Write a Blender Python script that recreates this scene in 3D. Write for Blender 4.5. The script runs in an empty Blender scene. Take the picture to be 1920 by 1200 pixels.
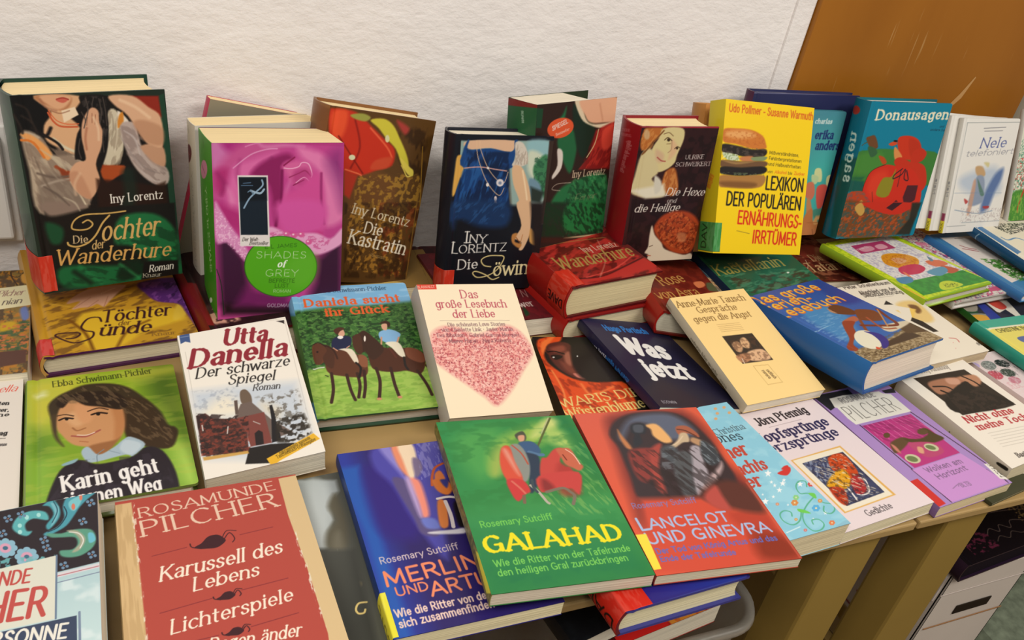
import bpy, math, random
import numpy as np

# ------------------------------------------------------------ camera, light
scene = bpy.context.scene
COL = scene.collection
PI = math.pi
def frame_axes(pitch, roll, yaw):
    """camera rotation: looks along +y, tipped down, rolled, then turned"""
    from mathutils import Matrix
    m = Matrix.Rotation(yaw, 4, 'Z') @ Matrix.Rotation(PI / 2 - pitch, 4, 'X') @ Matrix.Rotation(roll, 4, 'Z')
    return m
cam_data = bpy.data.cameras.new('camera')
cam = bpy.data.objects.new('camera', cam_data)
COL.objects.link(cam)
cam_data.sensor_width = 36.0
cam_data.lens = 36.0 * 1590.0 / 1920.0
cam_data.clip_start = 0.01
cam.matrix_world = frame_axes(math.radians(32.1), math.radians(11.1), math.radians(-27.9))
cam.location = (0, 0, 0.56)
scene.camera = cam
scene.view_settings.view_transform = 'Standard'
scene.view_settings.look = 'None'
scene.view_settings.gamma = 1.0
scene.view_settings.exposure = 0.14

world = bpy.data.worlds.new('room_air')
scene.world = world
world.use_nodes = True
world.node_tree.nodes['Background'].inputs[0].default_value = (1.0, 0.96, 0.92, 1)
world.node_tree.nodes['Background'].inputs[1].default_value = 0.24
def ceiling_lamp(name, loc, size, power, color, aim=(0.5, 0.7, 0.0)):
    from mathutils import Vector
    d = bpy.data.lights.new(name, 'AREA')
    d.shape = 'RECTANGLE'; d.size, d.size_y = size; d.energy = power; d.color = color
    o = bpy.data.objects.new(name, d); COL.objects.link(o); o.location = loc
    o.rotation_euler = (Vector(aim) - Vector(loc)).to_track_quat('-Z', 'Y').to_euler()
    return o
ceiling_lamp('ceiling_lamp', (-0.45, -0.45, 1.62), (1.2, 0.3), 22, (1.0, 0.95, 0.88))
ceiling_lamp('ceiling_lamp', (1.25, -0.5, 1.62), (1.2, 0.3), 23, (1.0, 0.95, 0.88))

# ------------------------------------------------------------ materials
def srgb(h):
    if isinstance(h, str):
        c = [int(h[i:i + 2], 16) / 255 for i in (0, 2, 4)]
    else:
        c = h
    return [x / 12.92 if x <= .04045 else ((x + .055) / 1.055) ** 2.4 for x in c]
def new_mat(name, rough=.5, spec=.4):
    m = bpy.data.materials.new(name); m.use_nodes = True
    nt = m.node_tree; b = nt.nodes['Principled BSDF']
    b.inputs['Roughness'].default_value = rough
    b.inputs['Specular IOR Level'].default_value = spec
    return m, nt, b
def plain(name, hexc, rough=.5, spec=.4, noise=0.0, nscale=30, stretch=(1, 1, 1), bump=0.0):
    m, nt, b = new_mat(name, rough, spec)
    c = srgb(hexc)
    if noise or bump:
        tc = nt.nodes.new('ShaderNodeTexCoord'); mp = nt.nodes.new('ShaderNodeMapping')
        mp.inputs['Scale'].default_value = stretch
        nz = nt.nodes.new('ShaderNodeTexNoise'); nz.inputs['Scale'].default_value = nscale
        nz.inputs['Detail'].default_value = 5
        nt.links.new(tc.outputs['Object'], mp.inputs[0]); nt.links.new(mp.outputs[0], nz.inputs['Vector'])
        rp = nt.nodes.new('ShaderNodeValToRGB')
        rp.color_ramp.elements[0].position = .3; rp.color_ramp.elements[1].position = .7
        rp.color_ramp.elements[0].color = [x * (1 - noise) for x in c] + [1]
        rp.color_ramp.elements[1].color = [min(1, x * (1 + noise * .5)) for x in c] + [1]
        nt.links.new(nz.outputs[0], rp.inputs[0]); nt.links.new(rp.outputs[0], b.inputs['Base Color'])
        if bump:
            bp = nt.nodes.new('ShaderNodeBump'); bp.inputs['Distance'].default_value = bump
            nt.links.new(nz.outputs[0], bp.inputs['Height']); nt.links.new(bp.outputs[0], b.inputs['Normal'])
    else:
        b.inputs['Base Color'].default_value = c + [1]
    return m
def printed(name, rough, coat):
    m, nt, b = new_mat(name, rough, .22)
    a = nt.nodes.new('ShaderNodeAttribute'); a.attribute_name = 'print'
    nt.links.new(a.outputs['Color'], b.inputs['Base Color'])
    b.inputs['Coat Weight'].default_value = coat
    b.inputs['Coat Roughness'].default_value = .16
    tc = nt.nodes.new('ShaderNodeTexCoord')
    nz = nt.nodes.new('ShaderNodeTexNoise'); nz.inputs['Scale'].default_value = 22; nz.inputs['Detail'].default_value = 2
    bp = nt.nodes.new('ShaderNodeBump'); bp.inputs['Distance'].default_value = .0012; bp.inputs['Strength'].default_value = .35
    nt.links.new(tc.outputs['Object'], nz.inputs['Vector'])
    nt.links.new(nz.outputs[0], bp.inputs['Height']); nt.links.new(bp.outputs[0], b.inputs['Coat Normal'])
    return m
MAT = {
    'film': printed('laminated_print', .42, .2),
    'paper': printed('matte_print', .5, .08),
}
def pages_mat(name, hexc):
    m, nt, b = new_mat(name, .85, .1)
    c = srgb(hexc)
    tc = nt.nodes.new('ShaderNodeTexCoord'); mp = nt.nodes.new('ShaderNodeMapping')
    mp.inputs['Scale'].default_value = (6, 6, 900)
    nz = nt.nodes.new('ShaderNodeTexNoise'); nz.inputs['Scale'].default_value = 1.0; nz.inputs['Detail'].default_value = 3
    rp = nt.nodes.new('ShaderNodeValToRGB')
    rp.color_ramp.elements[0].position = .32; rp.color_ramp.elements[1].position = .62
    rp.color_ramp.elements[0].color = [x * .8 for x in c] + [1]
    rp.color_ramp.elements[1].color = c + [1]
    nt.links.new(tc.outputs['Object'], mp.inputs[0]); nt.links.new(mp.outputs[0], nz.inputs['Vector'])
    nt.links.new(nz.outputs[0], rp.inputs[0]); nt.links.new(rp.outputs[0], b.inputs['Base Color'])
    bp = nt.nodes.new('ShaderNodeBump'); bp.inputs['Distance'].default_value = .0004
    nt.links.new(nz.outputs[0], bp.inputs['Height']); nt.links.new(bp.outputs[0], b.inputs['Normal'])
    return m
_pm = {}
def pages(hexc):
    if hexc not in _pm:
        _pm[hexc] = pages_mat('page_edges', hexc)
    return _pm[hexc]

# ------------------------------------------------------------ mesh helpers
def mesh_obj(name, verts, faces, mat, parent=None, colors=None, smooth=False):
    me = bpy.data.meshes.new(name)
    v = np.asarray(verts, dtype=np.float32).reshape(-1, 3)
    if isinstance(faces, np.ndarray):
        nf = len(faces)
        me.vertices.add(len(v)); me.vertices.foreach_set('co', v.ravel())
        me.loops.add(nf * 4); me.loops.foreach_set('vertex_index', faces.astype(np.int32).ravel())
        me.polygons.add(nf); me.polygons.foreach_set('loop_start', np.arange(0, nf * 4, 4, dtype=np.int32))
        me.polygons.foreach_set('use_smooth', np.full(nf, smooth, dtype=bool))
        me.update(calc_edges=True)
    else:
        me.from_pydata([tuple(x) for x in v.tolist()], [], faces)
        if smooth: me.polygons.foreach_set('use_smooth', [True] * len(me.polygons))
    if colors is not None:
        at = me.color_attributes.new('print', 'FLOAT_COLOR', 'POINT')
        c = np.ones((len(v), 4), dtype=np.float32); c[:, :3] = colors
        at.data.foreach_set('color', c.ravel())
    me.validate()
    me.materials.append(mat)
    o = bpy.data.objects.new(name, me); COL.objects.link(o)
    if parent: o.parent = parent
    return o
def tag(o, label=None, cat=None, group=None, kind=None):
    if label: o['label'] = label
    if cat: o['category'] = cat
    if group: o['group'] = group
    if kind: o['kind'] = kind
    return o
def empty(name, loc=(0, 0, 0)):
    o = bpy.data.objects.new(name, None); COL.objects.link(o)
    o.empty_display_size = .02; o.location = loc
    return o
class Geo:
    """collects quads (with vertex colours)"""
    def __init__(s): s.v = []; s.f = []; s.c = []; s.n = 0
    def add(s, v, f, c):
        v = np.asarray(v, float).reshape(-1, 3); f = np.asarray(f, int).reshape(-1, 4)
        c = np.broadcast_to(np.asarray(c, float), (len(v), 3))
        s.v.append(v); s.f.append(f + s.n); s.c.append(c); s.n += len(v)
    def grid(s, P, C, flip=False):
        ny, nx = P.shape[:2]
        i = np.arange(ny * nx).reshape(ny, nx)
        q = np.stack([i[:-1, :-1], i[:-1, 1:], i[1:, 1:], i[1:, :-1]], -1).reshape(-1, 4)
        if flip: q = q[:, ::-1]
        s.add(P.reshape(-1, 3), q, np.broadcast_to(C, P.shape).reshape(-1, 3))
    def box(s, a, b, c):
        x0, y0, z0 = a; x1, y1, z1 = b
        v = [(x0, y0, z0), (x1, y0, z0), (x1, y1, z0), (x0, y1, z0), (x0, y0, z1), (x1, y0, z1), (x1, y1, z1), (x0, y1, z1)]
        f = [(3, 2, 1, 0), (4, 5, 6, 7), (0, 1, 5, 4), (1, 2, 6, 5), (2, 3, 7, 6), (3, 0, 4, 7)]
        s.add(v, f, c)
    def obj(s, name, mat, parent=None, smooth=False):
        return mesh_obj(name, np.concatenate(s.v), np.concatenate(s.f), mat, parent, np.concatenate(s.c), smooth)
def beveled(name, boxes, mat, parent=None, bev=.002):
    """one mesh from several bevelled boxes: (x0,y0,z0,x1,y1,z1)"""
    g = Geo()
    for q in boxes: g.box(q[:3], q[3:6], (1, 1, 1))
    o = g.obj(name, mat, parent)
    m = o.modifiers.new('edge', 'BEVEL'); m.width = bev; m.segments = 2
    return o

# ------------------------------------------------------------ print engine
def vnoise(X, Y, seed):
    rs = np.random.RandomState(seed)
    T = rs.rand(64, 64)
    xi = np.floor(X).astype(int); yi = np.floor(Y).astype(int)
    fx = X - xi; fy = Y - yi
    fx = fx * fx * (3 - 2 * fx); fy = fy * fy * (3 - 2 * fy)
    a = T[yi % 64, xi % 64]; b = T[yi % 64, (xi + 1) % 64]; c = T[(yi + 1) % 64, xi % 64]; d = T[(yi + 1) % 64, (xi + 1) % 64]
    return (a * (1 - fx) + b * fx) * (1 - fy) + (c * (1 - fx) + d * fx) * fy
def spline(p, closed=False, k=6):
    p = np.asarray(p, float).reshape(-1, 2)
    n = len(p)
    if n < 3: return p
    out = []
    rng = range(n) if closed else range(n - 1)
    for i in rng:
        if closed: a, b, c, d = p[(i - 1) % n], p[i], p[(i + 1) % n], p[(i + 2) % n]
        else: a, b, c, d = p[max(i - 1, 0)], p[i], p[i + 1], p[min(i + 2, n - 1)]
        for t in np.arange(k) / k:
            out.append(.5 * (2 * b + (c - a) * t + (2 * a - 5 * b + 4 * c - d) * t * t + (3 * b - a - 3 * c + d) * t ** 3))
    if not closed: out.append(p[-1])
    return np.array(out)
GL = {}
for ln in """A 76|0,0 38,100 76,0|14,34 62,34
B 66|8,0 8,100 34,100 @34,77,22,23,90,-90 8,54|34,54 @34,27,26,27,90,-90 8,0
C 76|@42,50,36,50,48,312
D 76|8,0 8,100 30,100 @30,50,40,50,90,-90 8,0
E 60|54,100 8,100 8,0 56,0|8,52 46,52
F 56|52,100 8,100 8,0|8,50 44,50
G 80|@42,50,36,50,48,325|72,8 72,44 48,44
H 76|8,0 8,100|68,0 68,100|8,52 68,52
I 22|11,0 11,100
J 44|34,100 34,22 @20,22,14,22,0,-150
K 70|8,0 8,100|64,100 8,42|26,60 66,0
L 56|8,100 8,0 52,0
M 92|8,0 12,100 46,14 80,100 84,0
N 78|8,0 8,100 70,0 70,100
O 84|@42,50,36,50,0,360
P 62|8,0 8,100 34,100 @34,74,24,26,90,-90 8,48
Q 84|@42,50,36,50,0,360|50,20 76,-14
R 68|8,0 8,100 34,100 @34,74,24,26,90,-90 8,48|34,48 64,0
S 60|~52,84 42,97 30,100 14,93 10,76 20,60 40,48 52,36 52,18 42,4 28,0 12,5 6,20
T 66|0,100 66,100|33,100 33,0
U 76|8,100 8,32 @38,32,30,32,180,360 68,100
V 72|0,100 36,0 72,100
W 104|0,100 28,0 52,90 76,0 104,100
X 70|2,100 68,0|68,100 2,0
Y 68|0,100 34,48 68,100|34,48 34,0
Z 66|4,100 62,100 4,0 64,0
a 54|~10,54 20,65 34,65 44,56 45,40 45,18 45,0|~45,38 24,36 10,26 9,12 18,1 32,3 45,16
b 60|8,100 8,0|@32,33,24,33,150,-150
c 50|@30,33,24,33,45,315
d 60|52,100 52,0|@28,33,22,33,30,330
e 54|8,34 50,34 @29,34,21,32,0,315
f 36|@32,82,16,18,60,180 16,0|2,64 34,64
g 58|50,66 50,-8 @30,-8,20,22,0,-150|@28,34,21,32,20,340
h 60|8,100 8,0|@30,44,22,22,180,0 52,0
i 20|10,66 10,0|10,86 10,94
j 22|12,66 12,-12 @0,-12,12,14,0,-100|12,86 12,94
k 56|8,100 8,0|50,66 8,24|22,38 54,0
l 20|10,100 10,0
m 88|8,66 8,0|@26,46,18,20,180,0 44,0|@62,46,18,20,180,0 80,0
n 58|8,66 8,0|@29,44,21,22,180,0 50,0
o 58|@29,33,23,33,0,360
p 60|8,66 8,-28|@32,33,22,33,150,-150
q 60|52,66 52,-28|@28,33,22,33,30,330
r 40|8,66 8,0|@28,44,20,22,180,60
s 46|~40,54 32,64 20,66 10,58 10,46 22,36 34,30 40,20 36,6 24,0 12,2 6,14
t 36|16,88 16,14 @28,14,12,14,180,290|2,64 34,64
u 58|8,66 8,22 @28,22,20,22,180,360|50,66 50,0
v 52|0,66 26,0 52,66
w 78|0,66 20,0 39,60 58,0 78,66
x 52|2,66 50,0|50,66 2,0
y 54|2,66 28,2|52,66 18,-28
z 48|4,66 44,66 4,0 46,0
ß 60|8,0 8,76 @26,76,18,24,180,-40 30,54 @30,28,24,28,80,-130
ä 54|~10,54 20,65 34,65 44,56 45,40 45,18 45,0|~45,38 24,36 10,26 9,12 18,1 32,3 45,16|17,84 17,90|37,84 37,90
ö 58|@29,33,23,33,0,360|19,84 19,90|39,84 39,90
ü 58|8,66 8,22 @28,22,20,22,180,360|50,66 50,0|19,84 19,90|39,84 39,90
Ä 76|0,0 38,100 76,0|14,34 62,34|24,112 24,118|52,112 52,118
Ü 76|8,100 8,32 @38,32,30,32,180,360 68,100|26,112 26,118|50,112 50,118
- 34|4,34 30,34
. 18|9,1 9,7
, 18|10,6 6,-12
· 34|17,46 17,52
: 18|9,4 9,10|9,50 9,56
1 44|8,80 26,100 26,0
5 56|50,100 14,100 10,58 @26,32,24,30,120,-140
6 56|~46,98 22,84 8,50 8,24 26,0 46,14 48,34 32,54 12,42
8 56|@28,76,18,24,0,360|@28,27,22,27,0,360
9 56|~10,2 34,16 48,50 48,76 30,100 10,86 8,66 24,46 44,58
0 60|@30,50,24,50,0,360""".split('\n'):
    ch, adv = ln.split('|')[0].rsplit(' ', 1)
    sts = []
    for st in ln.split('|')[1:]:
        sm = st.startswith('~'); pts = []
        for tk in st.lstrip('~').split():
            if tk[0] == '@':
                cx, cy, rx, ry, a0, a1 = map(float, tk[1:].split(','))
                n = max(4, int(abs(a1 - a0) / 22))
                for a in np.radians(np.linspace(a0, a1, n + 1)): pts.append((cx + rx * math.cos(a), cy + ry * math.sin(a)))
            else: pts.append(tuple(map(float, tk.split(','))))
        p = np.array(pts)
        sts.append((spline(p, False, 4) if sm else p, sm or '@' in st))
    GL[ch] = (float(adv), sts)
GL[' '] = (30., [])
# style: (thin, thick, serif length, slant, spacing)
STY = {'s': (8, 8, 0, 0, 8), 'b': (17, 17, 0, 0, 12), 'x': (24, 26, 0, 0, 16), 'r': (5, 13, 11, 0, 10), 'R': (7, 21, 13, 0, 14),
       'i': (5, 13, 8, .22, 8), 'I': (7, 22, 11, .22, 12), 'w': (3, 9, 0, .3, 2), 'B': (9, 24, 12, 0, 16), 'l': (4, 5, 0, 0, 14), 'm': (12, 12, 0, 0, 10)}
class Art:
    def __init__(s, w, h, nx, ny, base):
        s.w, s.h = w, h
        s.X, s.Y = np.meshgrid(np.linspace(0, w, nx), np.linspace(0, h, ny))
        s.cell = max(w / nx, h / ny)
        s.img = np.zeros((ny, nx, 3)); s.img[:] = s.col(base)
        s.nx, s.ny = nx, ny
    def col(s, h): return np.array([int(h[i:i + 2], 16) / 255 for i in (0, 2, 4)])
    def win(s, x0, y0, x1, y1, pad):
        a = int(max(0, (x0 - pad) / s.w * (s.nx - 1))); b = int(min(s.nx, (x1 + pad) / s.w * (s.nx - 1) + 2))
        c = int(max(0, (y0 - pad) / s.h * (s.ny - 1))); d = int(min(s.ny, (y1 + pad) / s.h * (s.ny - 1) + 2))
        if a >= b or c >= d: return None
        return slice(c, d), slice(a, b)
    def blend(s, W, m, color, a=1.0):
        m = (m * a)[..., None]
        s.img[W] = s.img[W] * (1 - m) + s.col(color) * m
    def pmask(s, p, soft):
        p = np.asarray(p, float).reshape(-1, 2)
        soft = max(soft, s.cell)
        W = s.win(p[:, 0].min(), p[:, 1].min(), p[:, 0].max(), p[:, 1].max(), soft)
        if W is None: return None, None
        X, Y = s.X[W], s.Y[W]
        D = np.full(X.shape, 1e9); ins = np.zeros(X.shape, bool)
        for i in range(len(p)):
            x0, y0 = p[i]; x1, y1 = p[(i + 1) % len(p)]
            dx, dy = x1 - x0, y1 - y0; L = dx * dx + dy * dy
            if L < 1e-9: continue
            t = np.clip(((X - x0) * dx + (Y - y0) * dy) / L, 0, 1)
            D = np.minimum(D, (X - x0 - t * dx) ** 2 + (Y - y0 - t * dy) ** 2)
            if abs(dy) > 1e-9:
                c = ((y0 > Y) != (y1 > Y)) & (X < x0 + (Y - y0) * dx / dy)
                ins ^= c
        D = np.sqrt(D) * np.where(ins, 1, -1)
        return W, np.clip(.5 + D / soft, 0, 1)
    def p(s, color, soft, pts, a=1.0):
        W, m = s.pmask(pts, soft)
        if W: s.blend(W, m, color, a)
    def c(s, color, soft, pts, a=1.0):
        s.p(color, soft, spline(pts, True, 4), a)
    def e(s, color, soft, cx, cy, ax, ay, bx, by, a=1.0):
        r = max(math.hypot(ax, ay), math.hypot(bx, by))
        W = s.win(cx - r, cy - r, cx + r, cy + r, soft + s.cell)
        if W is None: return
        det = ax * by - ay * bx
        if abs(det) < 1e-6: return
        X, Y = s.X[W] - cx, s.Y[W] - cy
        u = (X * by - Y * bx) / det; v = (Y * ax - X * ay) / det
        q = np.sqrt(u * u + v * v); rm = math.sqrt(abs(det))
        s.blend(W, np.clip(.5 + (1 - q) * rm / max(soft, s.cell), 0, 1), color, a)
    def segs(s, P, R, M, soft):
        for i in range(len(P) - 1):
            (x0, y0), (x1, y1) = P[i], P[i + 1]; r0, r1 = R[i], R[i + 1]; r = max(r0, r1)
            W = s.win(min(x0, x1), min(y0, y1), max(x0, x1), max(y0, y1), r + soft)
            if W is None: continue
            X, Y = s.X[W], s.Y[W]; dx, dy = x1 - x0, y1 - y0; L = max(dx * dx + dy * dy, 1e-9)
            t = np.clip(((X - x0) * dx + (Y - y0) * dy) / L, 0, 1)
            d = np.hypot(X - x0 - t * dx, Y - y0 - t * dy)
            k = .5 + (r0 + (r1 - r0) * t - d) / soft
            M[W] = np.maximum(M[W], np.clip(k, 0, min(1, 2 * r / s.cell + .15)))
    def s(s, color, width, pts, soft=0, a=1.0, taper=0):
        P = spline(pts, False, 5)
        M = np.zeros(s.X.shape)
        n = len(P); t = np.linspace(0, 1, n)
        R = np.full(n, width / 2) if not taper else width / 2 * (1 - taper * np.abs(2 * t - 1))
        s.segs(P, R, M, max(soft, s.cell))
        s.blend((slice(None), slice(None)), M, color, a)
    def n(s, color, a, sx, sy, thr, seed, pts=None, soft=1.0, ang=0):
        """patches of colour inside a polygon (noise threshold thr, blot size sx by sy mm)"""
        if pts is None: pts = [-5, -5, s.w + 5, -5, s.w + 5, s.h + 5, -5, s.h + 5]
        W, m = s.pmask(pts, soft)
        if W is None: return
        X, Y = s.X[W], s.Y[W]
        if ang:
            ca, sa = math.cos(math.radians(ang)), math.sin(math.radians(ang)); X, Y = X * ca + Y * sa, -X * sa + Y * ca
        q = .6 * vnoise(X / sx + seed, Y / sy, seed) + .3 * vnoise(2.3 * X / sx, 2.3 * Y / sy + seed, seed + 1) + .1 * vnoise(5 * X / sx, 5 * Y / sy, seed + 2)
        s.blend(W, m * np.clip((q - thr) / .14 + .5, 0, 1), color, a)
    def g(s, c0, c1, x0, y0, x1, y1, pts=None, soft=.5):
        """linear run of colour from c0 at (x0,y0) to c1 at (x1,y1)"""
        if pts is None: pts = [-5, -5, s.w + 5, -5, s.w + 5, s.h + 5, -5, s.h + 5]
        W, m = s.pmask(pts, soft)
        if W is None: return
        dx, dy = x1 - x0, y1 - y0
        t = np.clip(((s.X[W] - x0) * dx + (s.Y[W] - y0) * dy) / (dx * dx + dy * dy), 0, 1)[..., None]
        c = s.col(c0) * (1 - t) + s.col(c1) * t
        m = m[..., None]; s.img[W] = s.img[W] * (1 - m) + c * m
    def t(s, text, sty, color, x0, y0, x1, y1, hgt, a=1.0):
        """a line of lettering from (x0,y0) to (x1,y1) on its baseline, capitals hgt mm tall"""
        thin, thick, serif, slant, gap = STY[sty]
        adv = sum(GL.get(ch, GL['o'])[0] for ch in text) + gap * (len(text) - 1)
        L = math.hypot(x1 - x0, y1 - y0)
        if L < 1e-6: return
        ux, uy = (x1 - x0) / L, (y1 - y0) / L; vx, vy = uy, -ux
        kx = L / max(adv, 1); ky = hgt / 100.0; kw = min(ky, kx * 1.15)
        M = np.zeros(s.X.shape); pen = 0.0
        def put(P, W2):
            Q = np.stack([x0 + ux * P[:, 0] * kx + vx * P[:, 1] * ky + ux * slant * P[:, 1] * ky,
                          y0 + uy * P[:, 0] * kx + vy * P[:, 1] * ky + uy * slant * P[:, 1] * ky], 1)
            s.segs(Q, W2, M, s.cell)
        for ch in text:
            w_, sts = GL.get(ch, GL['o'])
            for P, sm in sts:
                P = P + [pen, 0]
                d = np.diff(P, axis=0)
                for i in range(len(d)):
                    an = math.atan2(d[i][1] * ky, d[i][0] * kx)
                    wd = thin + (thick - thin) * abs(math.sin(an - .30))
                    put(P[i:i + 2], [wd * kw / 2] * 2)
                if serif:
                    for e_, o_ in ((0, 1), (-1, -2)):
                        x, y = P[e_]; dx, dy = P[o_] - P[e_]
                        if abs(dy) > abs(dx) * .5 and min(abs(y), abs(y - 100), abs(y - 66), abs(y + 28)) < 3 and not (sm and abs(dx) > 3):
                            put(np.array([[x - serif, y], [x + serif, y]]), [thin * kw * .72] * 2)
            pen += w_ + gap
        s.blend((slice(None), slice(None)), M, color, a)
    def run(s, ops):
        for o in ops:
            getattr(s, o[0])(*o[1:])
    def linear(s):
        c = np.clip(s.img, 0, 1)
        return np.where(c <= .04045, c / 12.92, ((c + .055) / 1.055) ** 2.4) * .86

# ------------------------------------------------------------ book builder
def book(name, label, pose, dims, hard, base, spine, edge, back, page, n, art=(), sart=(), sticker=None, mat='film',
         curl=0.0, group=None, sn=6, cat='book', inset=None, pw=1.0):
    w, h, t = dims
    root = empty(name, pose[:3])
    th, al, be, ga = [math.radians(a) for a in pose[3:7]]
    from mathutils import Matrix
    root.rotation_euler = (Matrix.Rotation(th, 3, 'Z') @ Matrix.Rotation(al, 3, 'X') @ Matrix.Rotation(be, 3, 'Y') @ Matrix.Rotation(ga, 3, 'Z')).to_euler()
    tag(root, label, cat, group)
    ct = .0026 if hard else .0007
    ov = (.0035 if hard else .0004) if inset is None else inset
    bulge = min(.16 * t, .006) if hard else min(.05 * t, .0012)
    nx, ny = n
    A = Art(w * 1000, h * 1000, nx, ny, base); A.run(art)
    C = A.linear()
    g = Geo()
    xs = np.linspace(0, w, nx); ys = np.linspace(h, 0, ny)
    X, Y = np.meshgrid(xs, ys)
    Z = np.zeros_like(X)
    if hard: Z -= .0012 * np.exp(-((X - .008) / .0022) ** 2)
    if curl: Z += curl * (X / w) ** 3 * (.4 + .6 * (1 - Y / h))
    r = .0035 if hard == 2 else 0
    if r:   # rounded outer corners: shrink the sheet towards the corner arc
        for cy, sgn in ((h - r, 1), (r, -1)):
            m = (X > w - r) & ((Y - cy) * sgn > 0)
            dx, dy = X - (w - r), (Y - cy); q = np.maximum(np.abs(dx), np.abs(dy)); d = np.hypot(dx, dy) + 1e-9
            X = np.where(m, (w - r) + dx * q / d, X); Y = np.where(m, cy + dy * q / d, Y)
    P = np.stack([X, Y, Z], -1)
    g.grid(P, C, flip=True)
    e = np.array(srgb(edge)) * .86; bk = np.array(srgb(back)) * .86
    low = P.copy(); low[..., 2] -= ct
    ed = 1 if hard else .75
    for a, b, fl in ((P[0], low[0], 0), (P[-1], low[-1], 1), (P[:, 0], low[:, 0], 1), (P[:, -1], low[:, -1], 0)):
        g.grid(np.stack([a, b]), e * ed, flip=not fl)
    g.grid(low[::max(1, (ny - 1) // 12), ::max(1, (nx - 1) // 12)], e, flip=False)
    g.box((0, 0, -t), (w, h, -t + ct), bk * .95)
    # spine
    ns = max(5, sn)
    S = Art(t * 1000, h * 1000, ns, ny, spine); S.run(sart)
    u = np.linspace(0, 1, ns); U, V = np.meshgrid(u, ys)
    bx = -bulge * (1 - (2 * U - 1) ** 2)
    SP = np.stack([bx, V, -U * t], -1)
    g.grid(SP, S.linear(), flip=False)
    IN = SP[::ny - 1].copy()
    for k, fl in ((0, 0), (1, 1)):
        a = IN[k]; b = a.copy(); b[:, 0] += ct; b[:, 2] = -t / 2 + (b[:, 2] + t / 2) * (1 - 2 * ct / max(t, .004))
        g.grid(np.stack([a, b]), np.array(srgb(spine)) * .8, flip=bool(fl))
    g.obj('cover', MAT[mat], root, smooth=hard == 2)
    # page block: rounded at the spine, slightly hollow at the fore edge
    za, zb = -ct, -t + ct
    k = 9
    prof = []
    for i in range(k):
        f = i / (k - 1); prof.append((-bulge * (1 - (2 * f - 1) ** 2) * .9 + ct * 1.1, za + (zb - za) * f))
    for i in range(k):
        f = i / (k - 1); hollow = (bulge * .8 if hard else 0) * (1 - (2 * f - 1) ** 2)
        prof.append(((w - ov) * pw - hollow, zb + (za - zb) * f))
    m = len(prof)
    vv = [(x, ov, z) for x, z in prof] + [(x, h - ov, z) for x, z in prof]
    ff = [(i, (i + 1) % m, m + (i + 1) % m, m + i) for i in range(m)]
    # end caps as quads between matching profile points
    for q0, rev in ((0, 0), (m, 1)):
        for i in range(k - 1):
            f4 = [q0 + i, q0 + m - 1 - i, q0 + m - 2 - i, q0 + i + 1]
            ff.append(tuple(f4[::-1]) if rev else tuple(f4))
    mesh_obj('page_block', vv, ff, pages(page), root)
    if sticker:
        ow, y0, y1, c, txt, tc = sticker
        ng = 14; Pth = []
        for i in range(ng):
            f = 1 - i / (ng - 1); Pth.append((-bulge * (1 - (2 * f - 1) ** 2) - .0003, -f * t))
        Pth.append((0, .0003))
        for i in range(1, 7): Pth.append((ow * i / 6, .0004 - (.0009 * math.exp(-((ow * i / 6 - .008) / .0022) ** 2) if hard else 0)))
        L = [0]
        for i in range(1, len(Pth)): L.append(L[-1] + math.hypot(Pth[i][0] - Pth[i - 1][0], Pth[i][1] - Pth[i - 1][1]))
        tot = L[-1]; nu = max(12, int(tot / .0006)); nv = max(10, int((y1 - y0) / .0006))
        uu = np.linspace(0, tot, nu); px = np.interp(uu, L, [q[0] for q in Pth]); pz = np.interp(uu, L, [q[1] for q in Pth])
        K = Art(tot * 1000, (y1 - y0) * 1000, nu, nv, c)
        K.n(tc if False else 'ffffff', .12, 3, 12, .55, 5)
        if txt: K.t(txt, 'b', tc, t * 550, (y1 - y0) * 920, t * 550, (y1 - y0) * 80, t * 420 if t < .03 else 11)
        GX, GY = np.meshgrid(px, np.linspace(y1, y0, nv)); GZ = np.meshgrid(pz, np.linspace(y1, y0, nv))[0]
        gg = Geo(); gg.grid(np.stack([GX, GY, GZ], -1), K.linear(), flip=True)
        s_ = gg.obj('spine_label', MAT['paper'], root, smooth=True)
        md = s_.modifiers.new('paper', 'SOLIDIFY'); md.thickness = .0002; md.offset = 1
        s_['label'] = {'c': 'red', 'e': 'yellow', '3': 'green', 'b': 'dark red'}[c[0]] + ' paper label'
    return root

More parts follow.
